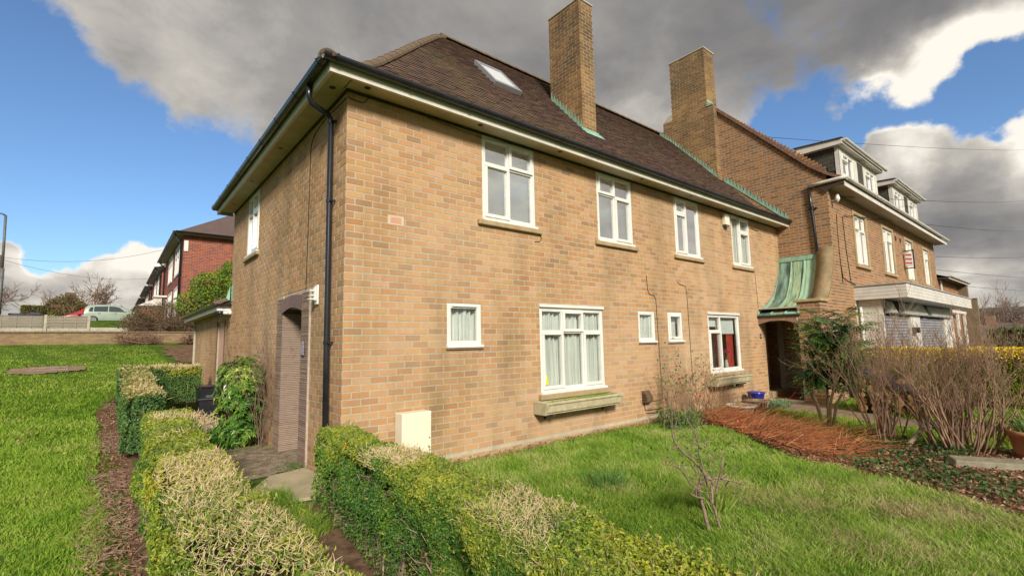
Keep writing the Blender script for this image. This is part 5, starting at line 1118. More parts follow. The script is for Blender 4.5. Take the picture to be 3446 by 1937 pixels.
m=MB(); m.box(30.96,31.29,-1.76,-.8,4.12,4.16); m.box(30.96,31.29,-2.06,-1.76,3.30,3.34); m.build('coping',upvc2,fl)
# horizon hill with roofs on the right
def hillobj(name,pts,m_):
    m=MB()
    for x,y,z in pts: m.v+=[(x,y,-3),(x,y,z)]
    for i in range(len(pts)-1): m.f.append((2*i,2*i+2,2*i+3,2*i+1))
    return m
hm=mat('far_woodland',[(.05,.045,.03),(.10,.075,.05),(.07,.08,.04)],scale=.12,rough=1,bump=1,bscale=1)
xs_=np.linspace(-420,420,60); V=[];
rows=[(0,-3),(14,3.),(34,9),(70,13),(130,14)]
for j,(dx,z) in enumerate(rows):
    for y in xs_: V.append((250+dx,y,z+(2.5*math.sin(y*.021+j)+1.5*math.sin(y*.053+2*j) if j else 0)))
n=len(xs_); i,j=np.meshgrid(np.arange(n-1),np.arange(4)); a=(j*n+i).ravel()
struct(fast('hill',np.array(V)*1.0,[np.stack([a,a+1,a+n+1,a+n],1)],hm,smooth=True))
random.seed(5)
DL=[w+' among the distant roofs right of the shops' for w in ('first brick house','small cream house','second brick house','second cream house','third brick house','third cream house','fourth brick house','fourth cream house','fifth brick house')]
for k in range(9):
    x=random.uniform(90,190); az=R(random.uniform(83.2,89)); y=CAM[1]+x/math.tan(az) if az<R(89.9) else CAM[1]; z=random.uniform(-2.6,-1.6); w=random.uniform(4.5,7.5)
    h=empty('distant_house',(x,y,z),DL[k],'house','houses on the right horizon')
    m=MB(); m.box(-3,3,-w/2,w/2,-2,3.0); m.build('wall',mat(['far_brick','far_cream'][k%2],[[(.28,.16,.11)],[(.45,.40,.33)]][k%2]),h,local=True)
    m=MB(); m.add([(-3.4,-w/2-.3,2.9),(-3.4,w/2+.3,2.9),(0,w/2-1,5.2),(0,-w/2+1,5.2),(3.4,-w/2-.3,2.9),(3.4,w/2+.3,2.9)],[(0,1,2,3),(3,2,5,4),(0,3,4),(1,5,2)]); m.build('roof',mat('far_roof',[(.13,.10,.09),(.18,.12,.10)],scale=.3),h,local=True)
    m=MB(); m.box(-.4,.4,-.5,.5,4.6,6.2); m.build('chimney',mat('far_brick',[(.28,.16,.11)]),h,local=True)
    for yy in (-w*.3,0,w*.3): m=MB(); m.box(-3.06,-3.01,yy-.6,yy+.6,.9,2.0); m.build('window',upvc,h,local=True)
ll=empty('street_lamp',(60,-3.6,0),'small distant street lamp right of the shops against the trees','street lamp')
m=MB(); m.tube([(60,-3.6,-.5),(60,-3.6,4.2)],.07,6); m.tube([(60,-3.6,4.2),(59.2,-4.1,4.4)],.05,6); m.build('pole',MATS['lamp_grey'],ll)
# ---------------------------------------------------------------- small garden things
bn=empty('dustbin',(-.28,7.8,.06),'black plastic dustbin with recessed handle between the far hedge and the annex','bin')
m=MB(); m.add([(-.46+.02,7.65,.03),(-.08,7.65,.03),(-.08,8.05,.03),(-.44,8.05,.03),(-.48,7.58,.66),(-.03,7.58,.66),(-.03,8.1,.66),(-.48,8.1,.66)],[(0,3,2,1),(4,5,6,7),(0,1,5,4),(1,2,6,5),(2,3,7,6),(3,0,4,7)]); bevel(m.build('bin_body',blackp,bn),.02)
m=MB(); m.box(-.51,0,7.55,8.13,.66,.70); bevel(m.build('lid',blackp,bn),.015)
m=MB(); m.box(-.33,-.18,7.585,7.60,.44,.50); m.box(-.48,-.03,7.57,7.60,.40,.42); m.build('handle',mat('grey_plastic',[(.08,.085,.09)],rough=.4),bn)
bag=empty('rubble_sack',(-1.0,4.1,.0),'crumpled off-white sack lying beyond the near hedge end','sack')
P=[];
for i in range(14):
    for j in range(18):
        t=i/13*math.pi; p=j/18*2*math.pi; r=.62*(1+.22*math.sin(3*p+2*t)+.16*math.sin(7*p-3*t)+.1*math.sin(13*p+5*t))
        P.append((-.98+.34*r*math.sin(t)*math.cos(p),4.1+.2*r*math.sin(t)*math.sin(p),(.16+.26*r*math.cos(t))))
m=MB(); m.v=P; m.f=[(i*18+j,i*18+(j+1)%18,(i+1)*18+(j+1)%18,(i+1)*18+j) for i in range(13) for j in range(18)]; m.build('sack_body',mat('woven_sack',[(.50,.45,.38),(.62,.57,.50)],scale=9,bump=.5),bag,True)
m=MB(); m.tube([(-.82,4.1,.20),(-.72,4.05,.27),(-.66,4.06,.24)],[.05,.025,.04],8); m.build('sack_neck',MATS['woven_sack'],bag,True)
mh=empty('inspection_cover',(-3.45,14.5,hgt(-3.45,14.5)),'pale weathered inspection cover set in the left lawn','cover')
hz=float(hgt(-3.45,14.6))
m=MB(); q=[(-3.92,14.42),(-3.05,14.50),(-3.06,14.72),(-3.90,14.66)]; m.add([(x,y,hgt(x,y)+d) for d in (.0,.045) for x,y in q],[(0,3,2,1),(4,5,6,7),(0,1,5,4),(1,2,6,5),(2,3,7,6),(3,0,4,7)]); m.build('cover_plate',mat('weathered_plate',[(.22,.17,.13),(.31,.26,.21)],scale=6,bump=.4),mh)
m=MB(); m.tube([(-3.85,14.55,hgt(-3.9,14.5)+.07),(-3.1,14.62,hgt(-3.1,14.6)+.075)],.02,6); m.build('lifting_bar',MATS['weathered_plate'],mh)
sheet('soil',[(-4.45,14.0),(-3.5,13.8),(-2.65,14.1),(-2.5,15.1),(-3.3,15.3),(-4.4,15.1)],mat('pinkish_soil',[(.20,.12,.08),(.32,.20,.14)],scale=7,bump=.8,bscale=40),.035,wob=.1)
# plant pots
bp_=empty('blue_pot',(9.75,-.32,0),'cobalt blue glazed plant pot near the porch step','plant pot')
m=MB(); m.lathe((9.75,-.32,.0),[(0,.0),(.12,.0),(.155,.12),(.185,.26),(.20,.27),(.20,.30),(.175,.30),(.165,.2),(0,.2)],20); m.build('pot_body',mat('cobalt_glaze',[(.015,.02,.22),(.03,.04,.32)],scale=6,rough=.15,spec=.8),bp_,True)
op=empty('oval_planter',(9.15,-.55,0),'low oval stone planter with dead stems beside the blue pot','plant pot')
m=MB(); m.lathe((9.15,-.55,.0),[(0,0),(.26,.0),(.30,.05),(.32,.13),(.35,.15),(.35,.18),(.30,.18),(.29,.12),(0,.12)],22,sx=1,sy=.7); m.build('pot_body',mat('brown_stone_pot',[(.22,.15,.10),(.32,.24,.17)],scale=14,bump=.6),op,True)
for k in range(22):
    a=k*2*math.pi/22; m=MB(); m.tube([(9.15+.325*math.cos(a),-.55+.23*math.sin(a),.04),(9.15+.345*math.cos(a),-.55+.245*math.sin(a),.14)],.016,5); m.build('rib',MATS['brown_stone_pot'],op)
wp=empty('white_bowl_planter',(7.85,-.85,0),'white rimmed bowl planter in front of the wiry rose stems','plant pot')
m=MB(); m.lathe((7.85,-.85,.0),[(0,.0),(.13,.0),(.15,.03),(.22,.12),(.27,.19),(.30,.20),(.30,.235),(.26,.235),(.23,.17),(0,.17)],24); m.build('pot_body',concm if False else mat('white_stone',[(.55,.52,.46),(.66,.63,.57)],scale=12,bump=.3),wp,True)
tpo=empty('terracotta_pot',(6.95,-4.95,0),'large terracotta pot with strappy green leaves at the right edge','plant pot')
m=MB(); m.lathe((6.95,-4.95,-.02),[(0,0),(.15,.0),(.20,.12),(.235,.30),(.25,.30),(.255,.37),(.23,.37),(.215,.28),(0,.28)],24); m.build('pot_body',mat('old_terracotta',[(.40,.17,.08),(.50,.24,.12)],scale=7,bump=.4,big=(5,(.30,.22,.15),1.0)),tpo,True)
sd2=empty('saucer',(10.05,-.50,0),'orange clay saucer on the path beside the blue pot','saucer')
m=MB(); m.lathe((10.05,-.50,.012),[(0,0),(.12,0),(.145,.04),(.13,.04),(.115,.012),(0,.012)],18); m.build('dish',MATS['old_terracotta'],sd2,True)
kb=empty('stone_edging',(6.2,-4.6,0),'half buried stone edging block at the right of the leafy bed','stone')
m=MB(); m.add([(5.75,-4.35,.0),(6.35,-5.35,.0),(6.6,-5.2,.0),(6.0,-4.2,.0),(5.77,-4.36,.09),(6.36,-5.33,.07),(6.56,-5.2,.08),(6.0,-4.25,.10)],[(0,3,2,1),(4,5,6,7),(0,1,5,4),(1,2,6,5),(2,3,7,6),(3,0,4,7)]); bevel(m.build('edging_block',mat('mossy_stone',[(.18,.16,.11),(.27,.24,.17)],scale=8,bump=.6),kb),.015)
# log pile with blue sheet behind the twiggy shrubs
lg=empty('log_pile',(10.2,-3.0,0),'pile of tan split logs under a dark blue sheet behind the bare shrubs','log pile')
lm=mat('split_wood',[(.28,.15,.06),(.40,.23,.09)],scale=9,bump=.6,stretch=(4,1,1),rnd='obj',rcols=[(.30,.17,.07),(.42,.25,.11),(.20,.11,.05)],rmix=.5)
random.seed(11)
for k in range(46):
    row=k%7; y=-2.35-row*.21-random.uniform(0,.05); lev=k//7; z=.10+lev*.135; x=10.2+random.uniform(-.05,.05)
    if z>.95-.09*row: continue
    r=random.uniform(.05,.085); m=MB(); m.tube([(x-.25,y,z),(x+.25,y+random.uniform(-.05,.05),z+random.uniform(-.02,.02))],r,7); m.build('log',lm,lg)
m=MB(); Vv=[];
for i in range(13):
    for j in range(7): Vv.append((9.9+j*.1,-2.2-i*.14,1.02-.065*i*(1 if i>2 else .5)+.03*math.sin(i*2.1+j)+.02*math.sin(j*3.+i)-(.12 if j in(0,6) else 0)))
m.v=Vv; m.f=[(i*7+j,i*7+j+1,(i+1)*7+j+1,(i+1)*7+j) for i in range(12) for j in range(6)]; m.build('tarpaulin',mat('navy_sheet',[(.010,.011,.022),(.022,.025,.045)],scale=5,rough=.6),lg,True)
# orange blossom-like leaf in the hedge, litter on the lawn handled with the plants
# ================================================================ vegetation
rng=np.random.default_rng(21)
def cat(parts):
    """join (V,[F...]) pieces with triangles/quads kept apart"""
    Vs=[];T3=[];T4=[];o=0
    for V,Fs in parts:
        if not isinstance(Fs,list): Fs=[Fs]
        Vs.append(V)
        for f in Fs: (T3 if f.shape[1]==3 else T4).append(f+o)
        o+=len(V)
    out=[]
    if T3: out.append(np.concatenate(T3))
    if T4: out.append(np.concatenate(T4))
    return np.concatenate(Vs),out
twig_m=mat('hedge_twig',[(.22,.15,.10),(.38,.28,.19)],scale=20,rough=.9,rnd='isl',rcols=[(.18,.12,.085),(.42,.31,.21),(.30,.21,.14)],rmix=.6)
straw_m=mat('clipped_twig_tips',[(.46,.35,.18),(.62,.50,.28)],scale=20,rough=.9,rnd='isl',rcols=[(.40,.30,.15),(.66,.54,.32),(.55,.40,.24),(.50,.44,.20)],rmix=.7)
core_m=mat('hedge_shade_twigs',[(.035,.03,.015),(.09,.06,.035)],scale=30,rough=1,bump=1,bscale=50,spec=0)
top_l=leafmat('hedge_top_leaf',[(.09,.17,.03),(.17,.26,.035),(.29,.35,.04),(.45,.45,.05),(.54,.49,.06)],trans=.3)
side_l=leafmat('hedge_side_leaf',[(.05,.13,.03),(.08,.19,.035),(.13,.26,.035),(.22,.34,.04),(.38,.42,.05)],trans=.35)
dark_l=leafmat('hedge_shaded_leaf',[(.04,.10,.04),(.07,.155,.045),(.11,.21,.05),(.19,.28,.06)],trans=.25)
olive_l=leafmat('hedge_olive_leaf',[(.09,.15,.03),(.17,.21,.04),(.28,.28,.07),(.38,.33,.12),(.44,.37,.14)],trans=.25)
def hedge(name,label,cx,hw,zt,y0,y1,zb=lambda y:np.zeros_like(np.asarray(y,float)),nl=9000,lsz=.021,top=top_l,side=side_l,axis='y',straw=0,strawf=None,stems=300,sparse=None,ends=(1,1),rnd_=.05,cat_='hedge',dens=True,left=1.,right=1.):
    """clipped hedge running along one axis; cx, hw, zt are functions along it"""
    ym=(y0+y1)/2; W3=lambda a,b,c:np.stack([a,b,c],1) if axis=='y' else np.stack([b,a,c],1)
    hx=float(cx(ym)); o0=(hx,ym,float(zb(ym))) if axis=='y' else (ym,hx,float(zb(ym)))
    t=empty(name,o0,label,cat_)
    def surf(n,which):
        y=rng.uniform(y0,y1,n)
        if dens and which in('top','L','R'):  # more, smaller leaves where the hedge is close to the camera
            d=np.abs(y-CAM[1])+1.6; keep=rng.uniform(0,1,n)<np.clip(3.2/d,.05,1)**1.35; y=y[keep]; n=len(y)
        c=cx(y);w=hw(y);T=zt(y);B=zb(y); h=T-B
        if which=='top':
            u=rng.uniform(-1,1,n); x=c+u*w; z=T-np.where(np.abs(u)>.75,(np.abs(u)-.75)*.28,0); N_=np.stack([u*.4,0*u,np.ones(n)],1)
        elif which in('L','R'):
            s=-1 if which=='L' else 1; v=rng.uniform(0,1,n)**.9; z=B+h*(.04+.95*v); x=c+s*w*(1-.10*(1-v)-np.where(v>.92,(v-.92)*1.2,0)); N_=np.stack([s*np.ones(n),0*v,.25*np.ones(n)],1)
        else:
            s=-1 if which=='E0' else 1; u=rng.uniform(-1,1,n); v=rng.uniform(.04,1,n); y=np.full(n,y0 if s<0 else y1); c=cx(y);w=hw(y);T=zt(y);B=zb(y); h=T-B; x=c+u*w*(1-.1*(1-v)); z=B+h*v; y=y-s*(np.abs(u)**3)*.10; N_=np.stack([0*u,s*np.ones(n),.2*np.ones(n)],1)
        P=np.stack([x,y,z],1); bump_=rnd_*vn(P,2.3)+.45*rnd_*vn(P+3,7.)
        if which=='top': bump_*=.55
        P=P+N_*(bump_-np.abs(rng.normal(0,.022,n))+.008)[:,None]
        if sparse is not None:
            k=rng.uniform(0,1,n)>sparse(P,which); P,N_=P[k],N_[k]
        d=np.linalg.norm((P if axis=='y' else P[:,[1,0,2]])-CAM,axis=1)
        return P,N_,d
    A_=dict(top=2*float(hw(ym))*(y1-y0),L=(y1-y0)*float(zt(ym)-zb(ym))*left,R=(y1-y0)*float(zt(ym)-zb(ym))*right,E0=2*float(hw(y0))*.9*ends[0],E1=2*float(hw(y1))*.9*ends[1]); tot=sum(A_.values())
    tp=[];sp_=[];tw=[]
    for k,a in A_.items():
        n=int(nl*a/tot)
        if k in('E0','E1') and dens: n=int(n*1.6*np.clip(3.2/(abs((y0 if k=='E0' else y1)-CAM[1])+1.6),.05,1)**1.35)
        if n<5: continue
        P,N_,d=surf(n,k); sc_=np.clip(d/3.2,1,5) if dens else np.ones(len(P))
        lz=lsz*(1.2 if k=='top' else 1.)*sc_; V,Ft=leaves(W3(*P.T),W3(*N_.T),lz,lz*.55)
        
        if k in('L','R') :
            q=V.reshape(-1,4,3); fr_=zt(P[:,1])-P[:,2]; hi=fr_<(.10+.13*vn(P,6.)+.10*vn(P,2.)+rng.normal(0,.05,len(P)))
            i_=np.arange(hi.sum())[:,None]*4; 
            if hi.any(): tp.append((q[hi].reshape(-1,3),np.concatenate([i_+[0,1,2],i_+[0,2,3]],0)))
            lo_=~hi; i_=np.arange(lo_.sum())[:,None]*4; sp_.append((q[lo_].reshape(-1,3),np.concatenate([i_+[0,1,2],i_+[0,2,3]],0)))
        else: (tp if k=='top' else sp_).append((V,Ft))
        if k=='top': # leaves on the upper shoulder join the fresh growth
            pass
    V,F3=cat(tp); fast('top_growth',V,F3,top,t); V,F3=cat(sp_); fast('side_foliage',V,F3,side,t)
    # woody stems and twigs
    n=stems; y=rng.uniform(y0+.05,y1-.05,n); c=cx(y); B=zb(y); T=zt(y); P0=np.stack([c+rng.normal(0,.3,n)*hw(y),y,B-.02],1); P1=np.stack([c+rng.uniform(-.8,.8,n)*hw(y),y+rng.normal(0,.12,n),B+(T-B)*rng.uniform(.45,.9,n)],1); Mi=(P0+P1)/2+rng.normal(0,.03,(n,3))
    tw=[sticks(W3(*P0.T),W3(*Mi.T),.007,.005),sticks(W3(*Mi.T),W3(*P1.T),.005,.003)]
    m=stems*7; i=rng.integers(0,n,m); f=rng.uniform(.1,1,m)[:,None]; Q0=P0[i]*(1-f)+P1[i]*f; dr=rng.normal(0,1,(m,3))*[1,.6,.4]+[0,0,.5]; Q1=Q0+unit(dr)*rng.uniform(.06,.22,m)[:,None]
    cc=cx(Q1[:,1]); ww=hw(Q1[:,1])*1.03; Q1[:,0]=np.clip(Q1[:,0],cc-ww,cc+ww); Q1[:,2]=np.minimum(Q1[:,2],zt(Q1[:,1])-.005); tw.append(sticks(W3(*Q0.T),W3(*Q1.T),.003,.0014))
    V,F3=cat(tw); fast('stems',V,F3,twig_m,t)
    if dens:
        sp0=[];spl=[]
        for k,nn_s in (('top',int(70*(y1-y0))),('L',int(30*(y1-y0))),('R',int(30*(y1-y0)))):
            P,N_,d=surf(nn_s*3,k); P,N_=P[:nn_s],N_[:nn_s]; dr=unit(N_*.7+rng.normal(0,.45,P.shape)+[0,0,.5]); L=rng.uniform(.03,.085,len(P))[:,None]; sp0.append(sticks(W3(*P.T),W3(*(P+dr*L).T),.0016,.001))
            for f in (.35,.6,.8,1.): q=P+dr*L*f+rng.normal(0,.006,P.shape); spl.append(leaves(W3(*q.T),W3(*rng.normal(0,1,P.shape).T),lsz*1.0,lsz*.55))
        V,F3=cat(spl); fast('stray_shoots',V,F3,top,t)['kind']='stuff'; V,F3=cat(sp0); fast('shoot_stems',V,F3,twig_m,t)['kind']='stuff'
    if straw:
        P,N_,d=surf(straw,'top'); k=rng.uniform(0,1,len(P))<strawf(P); P=P[k]; d=d[k]; n=len(P); sc_=np.clip(d/2.6,1,4)
        dr=np.stack([rng.normal(0,.75,n),rng.normal(0,.75,n),rng.uniform(.25,1,n)],1); L=rng.uniform(.018,.055,n)[:,None]*np.sqrt(sc_)[:,None]
        P=P+[0,0,-.002]; mid=P+unit(dr)*L*.6; e=mid+unit(dr+rng.normal(0,.5,(n,3)))*L*.5
        V,F3=cat([sticks(W3(*P.T),W3(*mid.T),.0016*sc_,.0013*sc_),sticks(W3(*mid.T),W3(*e.T),.0013*sc_,.0008*sc_)]); fast('clipped_tips',V,F3,straw_m,t)
    # dark inner mass
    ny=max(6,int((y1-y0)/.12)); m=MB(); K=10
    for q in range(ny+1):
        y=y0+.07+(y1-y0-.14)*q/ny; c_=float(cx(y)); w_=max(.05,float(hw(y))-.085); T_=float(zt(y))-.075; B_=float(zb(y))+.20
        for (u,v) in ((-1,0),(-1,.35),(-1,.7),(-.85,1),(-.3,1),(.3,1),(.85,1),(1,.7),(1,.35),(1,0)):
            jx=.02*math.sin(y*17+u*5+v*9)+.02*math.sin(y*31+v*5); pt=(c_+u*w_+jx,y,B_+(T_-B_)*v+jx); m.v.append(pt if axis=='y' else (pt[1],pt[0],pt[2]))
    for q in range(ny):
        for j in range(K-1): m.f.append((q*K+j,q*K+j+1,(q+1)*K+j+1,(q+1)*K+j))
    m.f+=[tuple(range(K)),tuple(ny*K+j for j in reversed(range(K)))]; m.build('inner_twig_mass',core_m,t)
    return t
Fc=lambda v:(lambda y:np.full_like(np.asarray(y,float),v))
ip=lambda xs,vs:(lambda y:np.interp(y,xs,vs))
# left hedge beside the path
def straw_near(P):
    y=P[:,1]; e=np.clip((.24-np.abs(P[:,0]+1.60))/.08,0.0,1)*.8+.2; return np.clip(-.05+.95*np.exp(-((y+3.9)/.75)**2)+.6*np.exp(-((y+2.1)/.5)**2)+.95*np.exp(-((y-1.05)/.35)**2)*(P[:,0]>-1.66)+.75*vn(P,1.9),0,1)*e*np.where(y>1.5,.03,1)
def sp_straw(P,w):
    return straw_near(P)*.9 if w=='top' else np.full(len(P),.08)
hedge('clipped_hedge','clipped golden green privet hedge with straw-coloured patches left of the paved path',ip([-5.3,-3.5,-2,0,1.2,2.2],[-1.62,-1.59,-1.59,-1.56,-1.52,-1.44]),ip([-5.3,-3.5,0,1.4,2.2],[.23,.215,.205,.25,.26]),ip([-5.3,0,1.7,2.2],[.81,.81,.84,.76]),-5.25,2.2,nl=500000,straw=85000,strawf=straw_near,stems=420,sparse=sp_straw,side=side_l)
n=420; P0=np.stack([rng.normal(-1.38,.12,n),rng.normal(1.02,.17,n),rng.uniform(.62,.80,n)],1); dr=unit(np.stack([rng.normal(.3,.7,n),rng.normal(-.2,.7,n),rng.uniform(.1,.9,n)],1)); M1=P0+dr*.06; P2=M1+unit(dr+rng.normal(0,.5,(n,3)))*.07; P2[:,2]=np.minimum(P2[:,2],.90)
V,F3=cat([sticks(P0,M1,.0045,.0035,4),sticks(M1,P2,.0035,.0018,4)]); hl_=[o for o in bpy.data.objects if o.name=='clipped_hedge'][0]; fast('bare_branches',V,F3,straw_m,hl_)
# the farther hedge with its arm towards the annex
zg=lambda y:np.interp(y,[3,6,9.5],[.03,.20,.42])
hedge('clipped_hedge','farther clipped hedge beyond the gap, running up the left lawn',ip([3.5,9.2],[-1.62,-1.62]),Fc(.25),ip([3.5,6,9.3],[.90,1.02,1.14]),3.45,9.35,zb=zg,nl=130000,straw=14000,strawf=lambda P:np.clip(.55+.5*vn(P,2.),0,1),stems=250,sparse=lambda P,w:np.full(len(P),.3 if w=='top' else .1),side=dark_l,top=olive_l)
hedge('clipped_hedge','short clipped hedge arm with dark inner face ending beside the black dustbin',Fc(9.05),Fc(.24),Fc(1.13),-1.36,-.28,zb=Fc(.25),nl=9000,lsz=.05,side=dark_l,axis='x',straw=1500,strawf=lambda P:np.full(len(P),.6),stems=70,dens=False)
# right hedge
def straw_r(P):
    y=P[:,1]; return np.clip(.02+.6*np.exp(-((y+2.3)/.45)**2)+.75*np.exp(-((y+3.7)/.45)**2)+.5*np.exp(-((y+4.9)/.4)**2)+.7*vn(P+4,2.0),0,1)
def sp_r(P,w):
    if w=='top': return straw_r(P)*.8
    v=P[:,2]; g=np.clip(.98-v*2.1,0,.93)+.55*(vn(P+7,2.0)>.15)*(v<.7)+.4*(vn(P+2,5)>.3); return np.clip(g,.05,.93)
hedge('clipped_hedge','clipped green hedge between the paved path and the front lawn, woody at its base',ip([-5.4,-4.4,-3.2,-1.8,-.42],[-.70,-.57,-.47,-.36,-.26]),ip([-5.4,-4.4,-3.2,-1.8,-.42],[.31,.27,.22,.19,.15]),ip([-5.4,-.8,-.4],[.80,.80,.76]),-5.4,-.40,nl=500000,straw=75000,strawf=straw_r,stems=1000,sparse=sp_r,left=1.4,right=.6)
# orange dead leaf cluster caught in the hedge
m=MB()
for k in range(9):
    a=k*.7; c=Vector((-.47,-1.45,.74)); d=Vector((-.6-.3*math.cos(a),.5*math.sin(a),.4*math.cos(a*1.3))).normalized()*.035; s_=Vector((math.sin(a),math.cos(a),.3)).normalized()*.012
    m.quad(c-s_,c+d*.6-s_*1.3,c+d,c+d*.6+s_*1.3)
tag(m.build('orange_leaf_cluster',mat('orange_leaf',[(.75,.22,.02),(.85,.34,.03)],scale=40)),'small orange dead leaf cluster caught high in the side of the right hedge','leaf')
# golden hedge along the shop forecourt
gold=leafmat('golden_privet_leaf',[(.50,.42,.02),(.75,.58,.02),(.88,.70,.03),(.90,.70,.03)],trans=.3)
hedge('golden_hedge','long hedge topped with bright golden yellow leaves in front of the shops',Fc(12.9),Fc(.40),Fc(1.26),-10.5,-1.75,nl=60000,lsz=.055,top=gold,side=leafmat('golden_side_leaf',[(.05,.10,.02),(.12,.20,.02),(.30,.32,.02),(.55,.48,.03)]),stems=260,dens=False,straw=0,left=1.6)
gt_=[o for o in bpy.data.objects if o.name.startswith('golden_hedge')][0]
n=9000; yy=rng.uniform(-10.5,-1.75,n); zz_=1.26-np.abs(rng.normal(0,.10,n)); P=np.stack([12.9-.42+rng.normal(0,.03,n),yy,zz_],1); V,F3=leaves(P,np.tile([-1,0,.6],(n,1)),.06,.036); fast('golden_tips',V,[F3],gold,gt_)
hedge('laurel_hedge','dark green hedge farther away beyond the golden hedge, right of the shops',Fc(27.5),Fc(.8),Fc(1.75),-24,-2.6,nl=9000,lsz=.16,top=dark_l,side=dark_l,stems=60,dens=False)
# ---------------------------------------------------------------- grass
grass_l=leafmat('long_grass',[(.08,.17,.02),(.16,.30,.03),(.26,.41,.05),(.38,.47,.10),(.56,.53,.27)],trans=.35,rough=.6,spec=.2)
grass_s=leafmat('mown_grass',[(.10,.21,.02),(.18,.33,.028),(.26,.41,.04),(.36,.46,.07),(.46,.48,.16)],trans=.35,rough=.6,spec=.2)
HBOX=[(-.03,-.03,11.3,7.1)]
def lodpts(n,dmin,dmax,a0,a1,p=1.0):
    u=rng.uniform(0,1,n); d=dmin*(dmax/dmin)**u; az=R(a0)+(R(a1)-R(a0))*rng.uniform(0,1,n)
    return CAM[0]+d*np.sin(az),CAM[1]+d*np.cos(az),d
def inhouse(x,y): return ((x>-.02)&(x<12.6)&(y>-.02)&(y<14))
LAWN1=[(-.12,-.45),(.02,-.03),(6.4,-.03),(6.3,-1.2),(5.55,-2.1),(4.7,-3.2),(4.6,-4.1),(4.0,-5.0),(3.3,-6.3),(-.25,-6.3),(-.30,-4.2)]
LAWN2=[(6.85,-1.6),(7.3,-.95),(7.9,-.75),(9.2,-.8),(9.1,-1.5),(8.55,-3.1),(9.0,-6),(7.9,-6),(7.4,-4.4),(6.75,-3.35),(6.4,-2.5)]
LAWN3=[(10.3,-1.75),(12.3,-1.6),(12.4,-6.5),(10.7,-6.4),(9.8,-3.2)]
def lawnz(x,y): return hgt(x,y)+.012*vn(np.stack([x,y,x*0],1),1.3)*((np.abs(x)<14)&(y<21))-.016
def grass(name,polys,n,d0,d1,a0,a1,H,Wd,m,lean,label,dead=0.,sc0=4.5,clump=True,sig=None):
    x,y,d=lodpts(n,d0,d1,a0,a1); k=np.zeros(len(x),bool)
    for p in polys: k|=inpoly(x,y,p)
    x,y,d=x[k],y[k],d[k]; q=np.stack([x,y,x*0],1)
    hx_=np.clip(1-(d-14)/20,.4,1); H=H*hx_; c=vn(q,2.2); c2=vn(q+11,5.5); hh=H*(1+.35*c+.25*c2) if clump else np.full(len(x),H)
    k=rng.uniform(0,1,len(x))<np.clip(.85+.35*c2,0.25,1); x,y,d,hh,q,c=x[k],y[k],d[k],hh[k],q[k],c[k]
    sc=np.clip(d/sc0,1,4); P=np.stack([x,y,lawnz(x,y)],1)
    dirs=np.stack([vn(q+3,1.5),vn(q+8,1.5),x*0],1)*.7
    V,Fs=blades(P,hh*np.sqrt(sc),Wd*sc,lean,dirs)
    o=fast(name,V,Fs,m); return tag(o,label,'grass',kind='stuff')
grass('long_grass',[LAWN1],560000,3.6,12,0,100,.058,.0048,grass_l,.85,'long tufty green grass of the front lawn')
grass('long_grass',[LAWN2,LAWN3],90000,8,17,50,92,.05,.006,grass_s,.6,'bright green grass beyond the bracken bed')
LEFT=[(-2.02,-6.5),(-2.06,-2),(-2.0,.5),(-2.12,2.4),(-2.1,4.5),(-2.25,8),(-2.0,9.5),(-.3,10.5),(-.1,13.2),(-.5,15.3),(-.9,21.9),(-14,21.9),(-14,-6.5)]
grass('mown_grass',[LEFT],620000,2.2,29,-48,14,.034,.0042,grass_s,.8,'short mown grass of the left lawn',sc0=3.2)
grass('long_grass',[[(-.86,-.75),(-.72,.25),(-.52,-.05),(-.5,-1.2),(-.84,-1.4)]],9000 if False else 120000,3.2,7.5,0,40,.11,.005,grass_l,.6,'green grass tuft at the foot of the right hedge end')
grass('verge_grass',[[(-12,22.3),(-12,30.8),(2,30.8),(2,22.3)]],16000,26,40,-20,8,.06,.01,grass_s,.5,'thin grass strip above the retaining wall')
# dry tan grass patches in the front lawn
n=16000; cxy=np.array([[3.1,-3.6],[2.6,-4.3],[3.6,-4.4],[2.9,-2.9],[1.3,-4.6],[.8,-2.2],[3.9,-4.9],[4.1,-3.6]]); i=rng.integers(0,len(cxy),n); q=cxy[i]+rng.normal(0,.22,(n,2))*[1,1]; k=inpoly(q[:,0],q[:,1],LAWN1); q=q[k]
P=np.stack([q[:,0],q[:,1],lawnz(q[:,0],q[:,1])],1); V,Fs=blades(P,.07,.005,1.3); tag(fast('dead_grass',V,Fs,leafmat('dead_grass_blade',[(.30,.22,.10),(.44,.35,.18),(.56,.46,.27)],trans=.3)),'tan dead grass tufts in the front lawn','grass',kind='stuff')
def clumpplant(loc,n,H,Wd,lean,m,name,label,cat_,spread=.05):
    P=np.array(loc)+rng.normal(0,1,(n,3))*[spread,spread,0]; out=unit((P-np.array(loc))*[1,1,0]+1e-6)
    V,Fs=blades(P,H,Wd,lean,out*1.5); return tag(fast(name,V,Fs,m),label,cat_)
clumpplant((2.35,-3.15,0),260,.26,.010,.8,grass_l,'grass_tussock','dark green grass tussock just right of the bare rose bush','grass')
clumpplant((2.25,-1.95,0),200,.15,.009,.8,leafmat('bulb_leaf',[(.05,.14,.03),(.09,.21,.05),(.13,.27,.06)]),'bulb_clump','strappy green bulb clump in the lawn behind the rose bush','plant',.12)
clumpplant((.95,-2.3,0),200,.14,.008,.8,grass_l,'grass_tussock','low dark grass tussock left of the rose bush near the hedge','grass',.07)
clumpplant((6.95,-4.95,.30),90,.30,.022,1.1,leafmat('strap_leaf',[(.10,.18,.05),(.18,.28,.08),(.30,.36,.12)]),'strappy_plant','strappy pale green plant in the terracotta pot','plant',.08)
